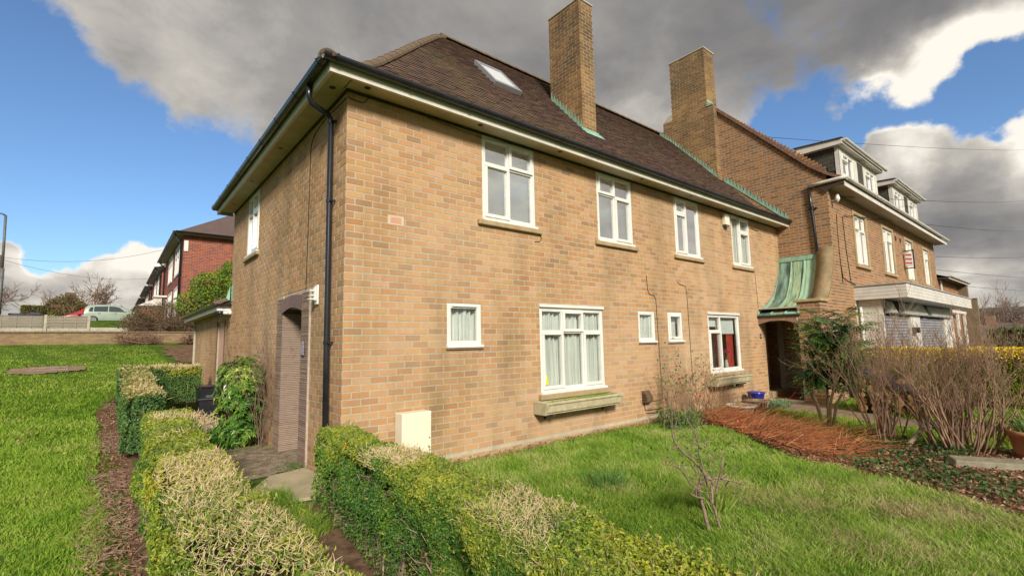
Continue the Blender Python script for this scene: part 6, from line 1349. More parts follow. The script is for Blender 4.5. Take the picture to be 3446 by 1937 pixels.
clumpplant((-.85,3.55,.0),420,.34,.03,.8,leafmat('fern_leaf',[(.04,.14,.02),(.07,.20,.025),(.12,.27,.04)]),'leafy_perennial','bright green strappy plants between the hedge gap and the glossy shrub','plant',.22)
clumpplant((7.85,-.85,.17),150,.10,.006,.9,grass_l,'pot_grass','sparse green growth in the white rimmed bowl','plant',.11)
# moss and grass in the window box
P=np.stack([rng.uniform(3.05,4.55,2600),rng.uniform(-.25,-.06,2600),np.full(2600,.625)],1); P=P[rng.uniform(0,1,2600)<np.clip(.5+.9*vn(P,2.5),.03,1)]
V,Fs=blades(P,.07,.006,.5); tag(fast('window_box_grass',V,Fs,grass_s),'green grass and moss growing in the left window box','plant')
P=np.stack([rng.uniform(8.2,9.6,500),rng.uniform(-.25,-.06,500),np.full(500,.68)],1); V,F3=leaves(P,P*0+[0,0,1.],.045,.035); tag(fast('pale_flower_heads',V,[F3],mat('cream_petals',[(.6,.56,.42),(.72,.68,.55)],scale=20)),'pale dried flower heads in the right window box','plant')
# ---------------------------------------------------------------- branching plants
def branch(P,d,L,r,lev,segs,tips,spread=.5,up=.15,nb=(2,4),wob=.12,shrink=.68,minr=.0012):
    n=max(2,int(3+lev)); p=np.array(P,float); d=np.array(d,float)/np.linalg.norm(d)
    pts=[(p.copy(),d.copy(),r)]
    for i in range(n):
        d=d+rng.normal(0,wob,3)+np.array([0,0,up*.3]); d/=np.linalg.norm(d); q=p+d*L/n; r1=max(minr,r*(1-.35*(i+1)/n)); segs.append((p,q,r*(1-.35*i/n),r1)); p=q; pts.append((p.copy(),d.copy(),r1))
    if lev<=0: tips.append((p,d)); return
    for k in range(rng.integers(nb[0],nb[1]+1)):
        j=rng.integers(max(1,n//3),n+1) if k else n
        a=pts[j]; nd=a[1]+rng.normal(0,spread,3)+np.array([0,0,up]); branch(a[0],nd,L*shrink*rng.uniform(.75,1.2),max(minr,a[2]*.62),lev-1,segs,tips,spread,up,nb,wob,shrink,minr)
def wood(name,segs,m,parent=None,k=4):
    A=np.array([s[0] for s in segs]);B_=np.array([s[1] for s in segs]);a=np.array([s[2] for s in segs]);b=np.array([s[3] for s in segs])
    V,Fq=sticks(A,B_,a,b,k); return fast(name,V,[Fq],m,parent,True)
grey_t=mat('grey_brown_twig',[(.20,.15,.105),(.32,.25,.18)],scale=14,rough=.9,bump=.4)
red_t=mat('reddish_twig',[(.17,.09,.06),(.28,.16,.11)],scale=14,rough=.9)
shrub_t=mat('shrub_twig',[(.20,.12,.075),(.32,.20,.13)],scale=9,rough=.9,rnd='isl',rcols=[(.14,.085,.055),(.38,.25,.16),(.26,.155,.10)],rmix=.6)
green_t=mat('greenish_twig',[(.16,.17,.10),(.26,.26,.17)],scale=14,rough=.9)
# rose bush in the lawn: limbs follow the real ones
RB_=[[(1.853,0.0),(1.845,0.166),(1.824,0.238),(1.8,0.282),(1.854,0.319),(1.897,0.349),(1.99,0.361),(2.116,0.362),(2.243,0.332),(2.373,0.292),(2.495,0.242)],[(1.799,0.272),(1.725,0.293),(1.653,0.317),(1.584,0.355)],[(1.888,0.351),(1.821,0.452),(1.753,0.527),(1.667,0.599),(1.565,0.668),(1.483,0.737),(1.445,0.789),(1.417,0.858),(1.408,0.934)],[(1.796,0.321),(1.699,0.388),(1.616,0.48),(1.516,0.545),(1.416,0.595),(1.286,0.631)],[(2.002,-0.022),(1.961,0.061),(1.951,0.142),(1.918,0.198),(1.999,0.269),(2.037,0.322),(2.091,0.331)],[(1.989,0.351),(1.97,0.444),(1.922,0.542),(1.89,0.607),(1.879,0.678),(1.821,0.776),(1.754,0.863),(1.703,0.919)],[(1.879,0.678),(1.776,0.723),(1.705,0.772)],[(1.877,0.668),(1.952,0.698),(2.034,0.696)],[(1.963,0.386),(1.861,0.454),(1.772,0.528)],[(2.009,0.267),(2.014,0.386),(2.04,0.502),(2.059,0.57)],[(2.117,0.367),(2.186,0.395)],[(2.242,0.322),(2.3,0.259),(2.404,0.186),(2.485,0.105),(2.668,0.022)],[(1.755,0.387),(1.726,0.46),(1.695,0.523)],[(1.921,0.217),(1.877,0.265),(1.864,0.317)],[(2.149,0.442),(2.208,0.556),(2.333,0.643)],[(1.932,0.54),(1.96,0.606)],[(1.483,0.737),(1.395,0.727)]]
RR=[(.017,.008),(.010,.006),(.013,.005),(.008,.004),(.014,.008),(.010,.005),(.006,.004),(.006,.004),(.008,.005),(.012,.006),(.009,.007),(.006,.003),(.006,.003),(.008,.005),(.004,.002),(.005,.003),(.008,.007)]
rb=empty('rose_bush',(1.93,-3.35,0),'bare pruned rose bush standing alone in the front lawn','rose bush')
segs=[];tips=[]
for l,(ra,rb2) in zip(RB_,RR):
    n=len(l); ph=rng.uniform(0,6); pts=[np.array([x,-3.35+.05*math.sin(ph+x*7+z*5)-.04*math.sin(ph),z]) for x,z in l]
    if l[0][1]>.05: pts[0][1]=-3.35
    for i in range(n-1): segs.append((pts[i],pts[i+1],ra+(rb2-ra)*i/(n-1),ra+(rb2-ra)*(i+1)/(n-1)))
    for i in range(2,n):
        branch(pts[i],rng.normal(0,.6,3)+[0,0,.8],.17,.0026,2,segs,tips,.7,.2,(1,2),minr=.0009)
wood('stem',segs,mat('rose_wood',[(.17,.12,.085),(.27,.20,.145),(.15,.085,.07)],scale=18,bump=.6),rb,6)
P=np.array([t_[0] for t_ in tips]); P=P[P[:,2]>.45]; P=np.repeat(P,2,0)+rng.normal(0,.02,(len(P)*2,3)); V,F3=leaves(P,rng.normal(0,1,P.shape),.032,.02); fast('leaves',V,[F3],side_l,rb)
def flower(c,r,m,parent,nm='flower'):
    mb=MB()
    for k in range(10):
        a=k*2.4; t=.25+.9*k/10; d=Vector((math.cos(a)*math.sin(t),math.sin(a)*math.sin(t),math.cos(t))); s=d.orthogonal().normalized()*r*.55; mb.quad(Vector(c),Vector(c)+d*r*.7+s,Vector(c)+d*r*1.1,Vector(c)+d*r*.7-s)
    return mb.build(nm,m,parent)
pink=mat('rose_petal_pink',[(.70,.16,.17),(.80,.30,.27)],scale=30); peach=mat('rose_petal_peach',[(.80,.40,.20),(.85,.55,.32)],scale=30)
flower((1.286,-3.35,.64),.018,pink,rb)
wf_=empty('indoor_flowers',(9.35,.17,.84),'bright pink flowers in a vase behind the right-hand ground floor window','flowers')
for c in ((9.25,.13,1.22),(9.35,.12,1.26),(9.44,.13,1.21)): flower(c,.055,mat('magenta_petal',[(.80,.10,.35),(.85,.22,.45)],scale=30),wf_)
m=MB(); m.lathe((9.35,.15,.84),[(0,0),(.045,0),(.05,.1),(.03,.2),(.035,.22)],12); m.build('vase',MATS['white_stone'],wf_,True)
m=MB(); [m.tube([(9.35,.15,1.0),(x,.14,1.21)],.004,4) for x in (9.25,9.35,9.44)]; m.build('flower_stems',green_t,wf_)
# roses and dry stems against the house wall
wr=empty('wall_roses',(6.1,-.55,0),'tangled rose stems with a few pink blooms against the front wall','rose bush')
segs=[];tips=[]
for k in range(60):
    x=rng.uniform(5.6,7.2); branch((x,-.55+rng.normal(0,.12),0),(rng.normal(0,.25),rng.normal(0,.12),1),rng.uniform(.35,.62),.007,3,segs,tips,.35,.22,(1,3))
wood('stem',segs,mat('wall_rose_stem',[(.20,.12,.07),(.32,.20,.12)],scale=12),wr)
P=np.array([t_[0] for t_ in tips]); P=np.concatenate([P[rng.uniform(0,1,len(P))<.35],np.stack([rng.uniform(5.6,6.3,900),rng.uniform(-.95,-.3,900),rng.uniform(.0,.28,900)],1)]); V,F3=leaves(P+rng.normal(0,.02,P.shape),rng.normal(0,1,P.shape),.05,.035); fast('leaves',V,[F3],dark_l,wr)
for c,m_ in (((6.0,-.62,.83),pink),((6.35,-.75,.55),peach),((6.42,-.78,.50),pink),((6.0,-.95,.40),peach),((5.55,-1.9,.28),pink)): flower(c,.05,m_,wr)
dsn=empty('dry_stems',(7.3,-.75,0),'dense dry orange brown stems beneath the right window box','plant')
segs=[];tips=[]
for k in range(150):
    x=rng.uniform(6.5,8.3); branch((x,-.7+rng.normal(0,.22),0),(rng.normal(0,.45),rng.normal(0,.3),.8),rng.uniform(.2,.5),.0035,1,segs,tips,.5,.1,(1,2))
wood('stem',segs,mat('dry_orange_stem',[(.34,.16,.07),(.46,.25,.12)],scale=9),dsn,3)
seg2=[];tp2=[]
for k in range(40): x=rng.uniform(8.0,9.9); branch((x,-.14,.66),(rng.normal(0,.7),-.35,.4),rng.uniform(.15,.35),.003,1,seg2,tp2,.6,-.3,(1,3))
tag(wood('trailing_stems',seg2,grey_t,None,3),'thin leafless stems trailing over the right window box','plant',kind='stuff')
# bracken bed
BRK=[(6.75,-.3),(6.35,-1.2),(5.6,-2.15),(4.85,-3.05),(5.35,-3.45),(5.95,-3.1),(6.3,-2.4),(6.75,-1.6),(7.15,-1.05),(7.2,-.55)]
n=8500; x=rng.uniform(4.6,8,n*3); y=rng.uniform(-3.6,-.1,n*3); k=inpoly(x,y,BRK); x,y=x[k],y[k]; k=rng.uniform(0,1,len(x))<np.clip(.62+.75*vn(np.stack([x,y,x*0],1),3.1),.08,1); x,y=x[k][:n],y[k][:n]; n=len(x)
lay=rng.uniform(0,1,n); P0=np.stack([x,y,0.01+.10*lay*(1+.9*vn(np.stack([x,y,x*0],1),2.4))],1)
th=R(-52)+.55*vn(np.stack([x,y,x*0],1),1.1)*1.6+rng.normal(0,.45,n); d=np.stack([np.cos(th),np.sin(th),rng.normal(.06,.22,n)],1); L=(rng.uniform(.25,1,n)**1.5*.42+.05)[:,None]
M1=P0+d*L; d2=d+np.stack([rng.normal(0,.25,n),rng.normal(0,.25,n),rng.normal(-.18,.12,n)],1); P2=M1+d2*L*.9; P2[:,2]=np.maximum(P2[:,2],.01)
up=rng.uniform(0,1,n)<.10; P2[up]=M1[up]+np.stack([rng.normal(0,.06,up.sum()),rng.normal(0,.06,up.sum()),rng.uniform(.06,.22,up.sum())],1)
brm=mat('dead_bracken',[(.30,.10,.045),(.46,.19,.085)],scale=5,rough=.85,rnd='isl',rcols=[(.14,.04,.02),(.42,.13,.045),(.26,.07,.025),(.52,.22,.085),(.09,.03,.018),(.38,.13,.05),(.54,.28,.13)],rmix=.9)
V,F3=cat([sticks(P0,M1,rng.uniform(.0015,.005,n),.003),sticks(M1,P2,.003,.0012)]); tag(fast('dead_bracken',V,F3,brm),'flattened red brown dead fern stems in the bed between the lawns','plant',kind='stuff')
n=420; t_=rng.uniform(0,1,n); x=6.0+1.3*t_+rng.normal(0,.18,n); y=-3.0+2.2*t_+rng.normal(0,.18,n); P0=np.stack([x,y,x*0],1); P1=P0+np.stack([rng.normal(0,.05,n),rng.normal(0,.05,n),rng.uniform(.08,.32,n)],1); V,Fq=sticks(P0,P1,.0025,.001); tag(fast('dead_stems',V,[Fq],mat('orange_dead_stem',[(.42,.20,.07),(.55,.30,.12)],scale=9)),'thin upright orange dead stems along the back of the fern bed','plant',kind='stuff')
x=rng.uniform(7.6,9.6,1400);y=rng.uniform(-6.2,-4.7,1400); P0=np.stack([x,y,rng.uniform(0,.1,1400)],1); P1=P0+np.stack([rng.normal(0,.15,1400),rng.normal(0,.15,1400),rng.uniform(.05,.42,1400)],1); V,Fq=sticks(P0,P1,.005,.002); tag(fast('dead_bracken',V,[Fq],brm),'upright clump of dead bracken behind the terracotta pot','plant',kind='stuff')
n=7000; x=rng.uniform(4.6,8.1,n);y=rng.uniform(-3.6,-.1,n); k=inpoly(x,y,BRK); x,y=x[k],y[k]; q=np.stack([x,y,x*0],1); V,F3=leaves(np.stack([x,y,.02+.10*rng.uniform(0,1,len(x))*(1+.9*vn(q,2.4))],1),np.tile([0,0,1.],(len(x),1)),.05,.018,jit=.9); tag(fast('fern_fragments',V,[F3],leafmat('dead_fern_leaf',[(.12,.04,.02),(.28,.10,.04),(.42,.18,.08),(.30,.14,.06)],trans=.15)),'curled dead fern leaf fragments among the flattened stems','leaves',kind='stuff')
# leaf litter and ivy
def scatter(polys,n,box,zr,L,Wd,m,name,label,flat=.5):
    x=rng.uniform(box[0],box[1],n);y=rng.uniform(box[2],box[3],n); k=np.zeros(n,bool)
    for p in polys: k|=inpoly(x,y,p)
    x,y=x[k],y[k]; P=np.stack([x,y,hgt(x,y)+rng.uniform(*zr,len(x))],1); V,F3=leaves(P,np.tile([0,0,1.],(len(x),1)),L,Wd,jit=flat); return tag(fast(name,V,[F3],m),label,'leaves',kind='stuff')
litter=leafmat('leaf_litter',[(.12,.06,.035),(.22,.11,.06),(.34,.19,.11),(.42,.28,.18)],trans=.1)
scatter([BED],16000,(3.4,8.3,-6.3,0),(.005,.03),.05,.035,litter,'leaf_litter','brown fallen leaves covering the bed between the lawns')
ivy_l=leafmat('ivy_leaf',[(.03,.065,.02),(.05,.10,.03),(.08,.14,.04),(.13,.19,.06)],rough=.6,spec=.2)
IV=[[(4.9,-3.3),(5.5,-3.5),(5.6,-4.3),(4.9,-5.6),(4.2,-5.8),(4.55,-4.2)],[(5.5,-3.2),(6.9,-3.0),(7.2,-4.3),(6.2,-4.5),(5.6,-3.9)]]
scatter(IV,2600,(4.1,7.3,-5.9,-2.9),(.01,.12),.055,.05,ivy_l,'ground_ivy','dark green ivy leaves creeping over the bed',.7)
scatter([[(9.3,-.75),(10.0,-.55),(10.3,-.75),(9.9,-1.05),(9.3,-1.05)]],1600,(9.2,10.4,-1.1,-.5),(.01,.14),.05,.03,leafmat('grey_green_leaf',[(.10,.20,.09),(.18,.30,.15),(.24,.36,.18)]),'ground_cover','pale green leafy ground cover beside the blue pot',.7)
scatter([[(-2.2,9.5),(-2.25,4.6),(-2.2,.5),(-2.05,-2),(-2.1,-5.3),(-1.8,-5.3),(-1.8,9.5)]],5000,(-2.3,-1.7,-5.4,9.5),(.003,.02),.035,.022,litter,'hedge_litter','brown clippings and dead leaves along the foot of the left hedges')
n=2600; x=rng.uniform(-2.18,-1.80,n); y=rng.uniform(-5.3,9.4,n); k=(vn(np.stack([x*0,y,y*0],1),.8)>-.2)|(y<0); x,y=x[k],y[k]; n=len(x); P0=np.stack([x,y,hgt(x,y)+rng.uniform(.0,.04,n)],1); P1=P0+np.stack([rng.normal(0,.06,n),rng.normal(0,.10,n),rng.uniform(-.01,.05,n)],1); V,Fq=sticks(P0,P1,.002,.0012); tag(fast('twig_clippings',V,[Fq],mat('pinkish_twig',[(.32,.19,.13),(.46,.31,.23)],scale=8,rnd='isl',rcols=[(.26,.15,.10),(.50,.34,.26)],rmix=.6)),'pinkish brown twig clippings along the foot of the left hedges','twigs',kind='stuff')
for cx0,cy0 in ((6.0,.0),): pass
n=1200; x=rng.uniform(1.2,6.6,n); y=-rng.uniform(.02,.16,n); V,F3=leaves(np.stack([x,y,rng.uniform(.0,.07,n)],1),np.tile([0,-1,.6],(n,1)),.03,.02,jit=.8); tag(fast('wall_foot_weeds',V,[F3],litter),'small weeds and dead leaves along the foot of the front wall','weeds',kind='stuff')
P=np.concatenate([np.stack([rng.normal(-.12,.10,260),rng.normal(1.25,.12,260),rng.uniform(.01,.07,260)],1),np.stack([rng.normal(-.70,.05,200),rng.uniform(.0,.9,200),rng.uniform(.01,.05,200)],1),np.stack([rng.normal(-.45,.3,160),rng.normal(2.95,.12,160),rng.uniform(.01,.06,160)],1)]); V,F3=leaves(P,np.tile([0,0,1.],(len(P),1)),.022,.014,jit=.9); tag(fast('path_weeds',V,[F3],side_l),'small weeds in the path joints by the side doorway','weeds',kind='stuff')
n=900; x=rng.uniform(-1.3,-.05,n); y=rng.uniform(.9,4.5,n); V,F3=leaves(np.stack([x,y,np.full(n,.012)],1),np.tile([0,0,1.],(n,1)),.02,.013,jit=.3); tag(fast('path_litter',V,[F3],litter),'tiny brown leaf scraps scattered on the path','leaves',kind='stuff')
# a few fallen leaves on the left lawn
x=rng.uniform(-6,-2.3,46);y=rng.uniform(-2,14,46); V,F3=leaves(np.stack([x,y,hgt(x,y)+.035],1),np.tile([0,0,1.],(46,1)),.07,.05,jit=.5); tag(fast('fallen_leaves',V,[F3],mat('pale_fallen_leaf',[(.42,.22,.12),(.55,.36,.22)],scale=9)),'scattered pale fallen leaves on the left lawn','leaves',kind='stuff')
# bare multi-stemmed shrubs
def twiggy(name,label,base,n,H,lev,m,spreadb=.16,lean=.30,r=.012,nb=(2,3),sp=.34):
    t=empty(name,base,label,'shrub'); segs=[];tips=[]
    for k in range(n):
        a=rng.uniform(0,6.28); q=rng.uniform(0,1)**.7; P=(base[0]+spreadb*q*math.cos(a),base[1]+spreadb*q*math.sin(a),base[2]); branch(P,(lean*q*math.cos(a)+rng.normal(0,.1),lean*q*math.sin(a)+rng.normal(0,.1),1),H*rng.uniform(.40,.62),r*rng.uniform(.6,1.3),lev,segs,tips,sp,.22,nb,.10,.60,.0017)
    wood('stems',segs,m,t); return t,tips
twiggy('bare_shrub','bare twiggy shrub with slim grey brown stems, nearer the mahonia',(6.85,-3.45,0),26,1.62,4,shrub_t,.22,.20,.0125)
twiggy('bare_shrub','wider bare twiggy shrub with crowded stems near the terracotta pot',(6.95,-4.25,0),62,1.50,4,shrub_t,.34,.55,.0135)
t_,tp_=twiggy('bare_shrub','fine bare shrub at the right edge in front of the golden hedge',(8.7,-5.4,0),30,1.7,4,red_t,.35,.6,.010)
segs=[(np.array([6.60,-3.75,.05]),np.array([6.72,-3.9,.28]),.032,.03),(np.array([6.72,-3.9,.28]),np.array([7.15,-4.0,.52]),.03,.026),(np.array([7.15,-4.0,.52]),np.array([7.55,-4.1,.62]),.026,.022),(np.array([6.72,-3.9,.26]),np.array([7.3,-4.25,.33]),.02,.014)]
tag(wood('fallen_branch',segs,grey_t,None,7),'thick bare leaning branch between the two twiggy shrubs','branch')
# mahonia
mh_=empty('mahonia',(7.6,-2.45,0),'tall mahonia shrub with spiny dark green leaf whorls in front of the porch','shrub')
segs=[];tops=[]
for k in range(5):
    a=k*1.26; b0=np.array([7.6+.05*math.cos(a),-2.45+.07*math.sin(a),0.]); b1=b0+[.06*math.cos(a),.10*math.sin(a),.42]; b2=b1+[.05*math.cos(a),.16*math.sin(a),.30]; segs+=[(b0,b1,.026,.022),(b1,b2,.022,.018)]
    for q in range(5):
        h=rng.uniform(.75,2.0); w=.52*math.sqrt(max(.1,1-((h-1.25)/.95)**2)); t=a+rng.uniform(-.75,.75); e=np.array([7.72+w*.6*math.cos(t)*rng.uniform(.4,1),-2.62+w*.85*math.sin(t)*rng.uniform(.4,1),h]); m_=(b2+e)/2+[0,0,.06]
        segs+=[(b2,m_,.014,.011),(m_,e,.011,.008)]; tops.append(e); tops.append(m_*.4+e*.6)
wood('stem',segs,mat('mahonia_bark',[(.24,.16,.09),(.34,.24,.14)],scale=12,bump=.6),mh_,7)
mleaf=[]
ml_m=leafmat('mahonia_leaf',[(.025,.085,.045),(.04,.12,.05),(.07,.17,.045),(.14,.25,.045),(.30,.36,.05)],rnd='obj',rough=.22,trans=.12,spec=.7)
for v in range(4):
    m=MB(); L=.34+.05*v; npair=8
    m.tube([(0,0,0),(L*.5,0,.03),(L,0,-.03-.02*v)],.003,3)
    for j in range(npair):
        for s in (-1,1):
            x=.05+(L-.06)*j/npair; z=.03*math.sin(min(1,x/L)*3.1)-.03*(x/L)**2; ln=.085*(1-.35*abs(j/npair-.4)); w=.028; a=Vector((x,0,z)); d=Vector((.55,s*.85,-.12-.1*rng.uniform())).normalized(); n_=Vector((-.1,0,1)); sd_=d.cross(n_).normalized()*w*.5
            m.add([a,a+d*ln*.35+sd_+Vector((0,0,.006)),a+d*ln*.7+sd_*.8,a+d*ln,a+d*ln*.7-sd_*.8,a+d*ln*.35-sd_+Vector((0,0,.006))],[(0,1,5),(1,2,4,5),(2,3,4)])
    a=Vector((L,0,-.03-.02*v)); m.add([a,a+Vector((.04,.015,0)),a+Vector((.08,0,-.01)),a+Vector((.04,-.015,0))],[(0,1,2,3)])
    me=bpy.data.meshes.new('leaf'); me.from_pydata(m.v,[],m.f); me.materials.append(ml_m); mleaf.append(me)
for c in tops:
    for k in range(13):
        o=bpy.data.objects.new('leaf',mleaf[k%4]); COL.objects.link(o); o.parent=mh_; o.location=Vector(c)+Vector((0,0,rng.uniform(-.16,.04)))-Vector((7.6,-2.45,0)); o.rotation_euler=(rng.normal(0,.3),rng.uniform(-.55,.55),k*2.4+rng.uniform(-.3,.3)); s=rng.uniform(.7,1.05); o.scale=(s,s,s)
# pieris beside the doorway
ps_=empty('glossy_shrub',(-.32,3.75,0),'glossy green rosette-leaved shrub with yellow tips beside the side doorway','shrub')
def blobpts(n,c,r,flat=1.):
    u=unit(rng.normal(0,1,(n,3))); P=u*(rng.uniform(.55,1.0,n)**.5)[:,None]; bump=1+.18*vn(u,2.5)+.1*vn(u,6); P=P*bump[:,None]*np.array(r); return P+np.array(c),unit(u/np.array(r))
P=[];Nn=[]
for c,r,n in (((-.34,3.75,.98),(.38,.62,.46),420),((-.36,3.65,.55),(.38,.55,.42),340),((-.40,3.5,.20),(.34,.42,.22),160)):
    a,b=blobpts(n,c,r); P.append(a);Nn.append(b)
P=np.concatenate(P);Nn=np.concatenate(Nn); k=(P[:,0]<-.03)&(P[:,2]>.03); P,Nn=P[k],Nn[k]
LP=[];LN=[];LU=[]
for p,n_ in zip(P,Nn):
    ax=unit((n_+np.array([0,0,.6]))[None])[0]; a=np.cross(ax,[.3,.2,1.]); a/=np.linalg.norm(a); b=np.cross(ax,a)
    for j in range(9):
        t=j*.7+rng.uniform(0,.3); d=a*math.cos(t)+b*math.sin(t); LP.append(p); LU.append(d+ax*rng.uniform(-.05,.5)); LN.append(ax)
LP,LN,LU=map(np.array,(LP,LN,LU)); V,F3=leaves(LP,LN,.082,.027,updir=LU*4,jit=.15,base=True)
fast('foliage',V,[F3],leafmat('pieris_leaf',[(.04,.12,.025),(.07,.18,.03),(.13,.26,.04),(.24,.36,.05),(.50,.52,.08)],rough=.3,spec=.5,trans=.2),ps_)
segs=[];
for p in P[::9]: s0=np.array([-.32+rng.normal(0,.08),3.6+rng.normal(0,.1),0]); mid=(s0*.45+p*.55)+rng.normal(0,.05,3); segs+=[(s0,mid,.010,.007),(mid,p,.006,.003)]
wood('stem',segs,red_t,ps_)
t_,_=twiggy('dead_climber','dead brown twiggy growth leaning on the wall left of the side doorway',(-.12,3.02,0),14,1.5,3,mat('dead_brown_twig',[(.16,.10,.07),(.27,.18,.13)],scale=14),.08,.12,.005,(2,4),.30)
# street bushes on the left
def bush(name,label,blobs,lm_,lsz,base,twm=None,ntw=0,cat_='bush',trunk=None):
    t=empty(name,base,label,cat_); PP=[];NN=[]
    for c,r,n in blobs: a,b=blobpts(n,c,r); PP.append(a);NN.append(b)
    P=np.concatenate(PP);Nn=np.concatenate(NN); P[:,2]=np.maximum(P[:,2],base[2]+.02); V,F3=leaves(P,Nn,lsz,lsz*.6,jit=.8); fast('crown',V,[F3],lm_,t)
    segs=[]
    b0=np.array(base,float)
    for c,r,n in blobs:
        for k in range(max(3,int(ntw*n/max(1,sum(q[2] for q in blobs))))):
            p=np.array(c)+unit(rng.normal(0,1,(1,3)))[0]*np.array(r)*rng.uniform(.8,1.08); s=b0+rng.normal(0,.15,3)*[max(1,r[0]),.6,0]+[ (c[0]-b0[0])*.6,0,0]; mid=s*.4+p*.6+rng.normal(0,.1,3)*r[0]; segs+=[(s,mid,.012*(1+r[0]*.4),.008),(mid,p,.008,.004)]
            for q in range(3): e=mid*.3+p*.7+rng.normal(0,.22,3)*r; segs.append((mid*.5+p*.5,e,.006,.003))
    wood('branches',segs,twm or grey_t,t,3); return t
brown_tw=mat('brown_thicket_twig',[(.17,.10,.07),(.28,.18,.12)],scale=3,rnd='isl',rcols=[(.14,.085,.06),(.30,.20,.13)],rmix=.6)
bush('brown_thicket','dense leafless brown thicket above the retaining wall in front of the red house',[((.1,24.0,3.1),(1.7,.9,.85),3600),((1.7,23.7,2.95),(1.3,.8,.80),2400),((-1.2,23.8,2.8),(.7,.7,.55),1200)],leafmat('brown_bush_leaf',[(.06,.045,.025),(.11,.075,.04),(.16,.13,.05),(.12,.14,.04)],trans=.1),.075,(.6,24.0,2.3),brown_tw,900)
bush('green_bush','bright green bush in front of the nearest red brick house gable',[((1.9,23.0,4.5),(1.2,.8,1.1),3200),((2.8,23.0,5.1),(.9,.8,1.2),2400),((1.0,23.2,3.8),(.8,.7,.7),1000)],leafmat('lime_bush_leaf',[(.06,.14,.02),(.12,.22,.025),(.22,.32,.03),(.34,.38,.05)],trans=.3),.12,(1.9,23.1,2.2),grey_t,60)
bush('low_scrub','dead brown scrub lying on the retaining wall foot beside the annex',[((-1.2,21.5,2.05),(.9,.35,.32),500),((1.2,21.0,2.0),(1.0,.5,.3),500)],litter,.07,(-.2,21.4,1.8),brown_tw,200)
bush('overgrown_tree','overgrown brown green tree in front of the distant bungalow',[((-5.6,55.5,5.3),(1.5,1.2,1.55),1600),((-6.6,55.5,4.6),(.9,.9,.9),500),((-4.4,55.5,4.7),(1.0,.9,1.0),500)],leafmat('olive_leaf',[(.06,.055,.02),(.11,.09,.03),(.16,.14,.04),(.12,.15,.03)],trans=.15),.2,(-5.5,55.5,3.5),brown_tw,90)
bush('yellow_bush','small yellow leaved bush at the foot of the overgrown tree',[((-6.6,54,4.15),(.7,.6,.6),500)],gold,.16,(-6.6,54,3.5),brown_tw,10)
bush('dark_conifer','dark evergreen at the far left edge beyond the fence',[((-9.0,42,4.1),(.7,.7,1.1),700)],dark_l,.14,(-9,42,3.3),brown_tw,10)
def box_hedge(name,label,x0,x1,y0,y1,z0,z1,lm_,lsz,n):
    t=empty(name,((x0+x1)/2,(y0+y1)/2,z0),label,'hedge'); q=rng.uniform(0,1,(n,3)); f=rng.integers(0,3,n); q[np.arange(n),f]=np.where(rng.uniform(0,1,n)<.7,np.where(f==2,1,0),1-np.where(f==2,1,0)); N_=(q-.5)*2; P=np.array([x0,y0,z0])+q*np.array([x1-x0,y1-y0,z1-z0])+rng.normal(0,.03,(n,3)); V,F3=leaves(P,N_,lsz,lsz*.6,jit=.7); fast('foliage',V,[F3],lm_,t)
    m=MB(); e=lsz*.6; m.box(x0+e,x1-e,y0+e,y1-e,z0,z1-e); m.build('inner_twig_mass',core_m,t); return t
box_hedge('topiary_hedge','square clipped tall hedge block behind the wheelie bins',-7.95,-6.55,50,51,3.4,5.25,leafmat('olive_topiary',[(.10,.09,.03),(.16,.14,.04),(.14,.18,.04)]),.13,2600)
box_hedge('dark_hedge','low dark hedge running behind the wheelie bins to the car',-6.5,-3.6,52,52.8,3.4,4.4,dark_l,.14,2600)
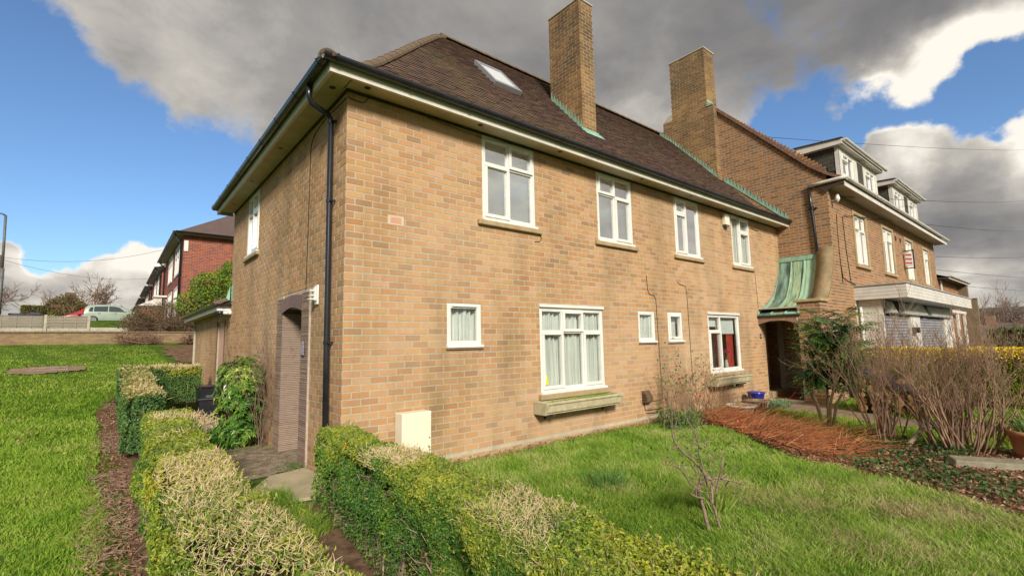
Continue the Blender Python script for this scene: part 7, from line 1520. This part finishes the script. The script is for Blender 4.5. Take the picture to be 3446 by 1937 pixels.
for i_,(x,y,h) in enumerate(((-7.6,70,2.6),(-7.0,70,2.2),(-6.5,70,2.9))):
    t=empty('small_conifer',(x,y,3.5),['leftmost of the three small dark conifers beyond the bungalow hedge','middle of the three small dark conifers beyond the bungalow hedge','rightmost of the three small dark conifers beyond the bungalow hedge'][i_],'tree','small conifers'); z=rng.uniform(0,1,500); a=rng.uniform(0,6.28,500); r=(1-z)*.7*rng.uniform(.5,1,500)
    P=np.stack([x+r*np.cos(a),y+r*np.sin(a),3.6+z*h],1); V,F3=leaves(P,np.stack([np.cos(a),np.sin(a),a*0+.4],1),.22,.1); fast('crown',V,[F3],dark_l,t); m=MB(); m.tube([(x,y,3.3),(x,y,3.6+h*.9)],.05,5); m.build('trunk',brown_tw,t)
# bare trees
def bare_tree(label,base,H,r,lev,lean=0.,m=brown_tw,group=None,spread=.5,k=4,minr=.014):
    t=empty('bare_tree',base,label,'tree',group); segs=[];tips=[]
    for q in range(2 if lev>3 else 1): branch(base,(lean+rng.normal(0,.1),rng.normal(0,.1),1),H*.32,r,lev,segs,tips,spread,.12,(3,4),.12,.70,minr)
    n0=max(3,int(3+lev)); wood('trunk',segs[:n0],m,t,8); wood('branches',segs[n0:],m,t,3); return t
bare_tree('large bare tree spreading behind the silver green car roof',(-4.4,63,3.5),6.6,.20,5,.1,minr=.016,spread=.6)
bare_tree('slim bare tree left of the distant bungalow',(-7.2,62,3.5),5.0,.10,4,0,minr=.014)
bare_tree('big bare tree at the left edge of the view behind the lamp post',(-11.6,58,3.3),7.0,.22,5,.25,minr=.016,spread=.6)
labs=['leftmost bare tree on the right horizon beside the shops','tall bare tree on the right horizon','bushy bare tree right of the distant lamp','small bare tree above the distant roofs','bare tree near the right edge of the horizon','last bare tree at the right edge of the horizon']
for i_,az in enumerate((83.3,84.1,84.9,85.6,86.2,86.9)):
    x=95+14*(i_%3); y=CAM[1]+(x-CAM[0])/math.tan(R(az)); bare_tree(labs[i_],(x,y,-1.5),8.5+1.5*(i_%2),.16,5,m=mat('hazy_bare_twig',[(.20,.15,.13),(.28,.21,.18)],scale=.5),group='bare trees on the right horizon',k=3,minr=.022,spread=.55)
n=5000; yy=rng.uniform(-38,8,n); xx=rng.uniform(125,175,n); P=np.stack([xx,yy,-1.5+rng.uniform(0,1,n)**1.3*(5.5+1.5*vn(np.stack([xx*0,yy,yy*0],1),.12))],1); V,F3=leaves(P,rng.normal(0,1,(n,3)),1.6,1.1)
tag(fast('distant_woodland',V,[F3],leafmat('distant_scrub',[(.10,.075,.05),(.15,.11,.08),(.09,.10,.05),(.18,.13,.10)],trans=.1)),'brown winter woodland on the right horizon','woodland',kind='stuff')
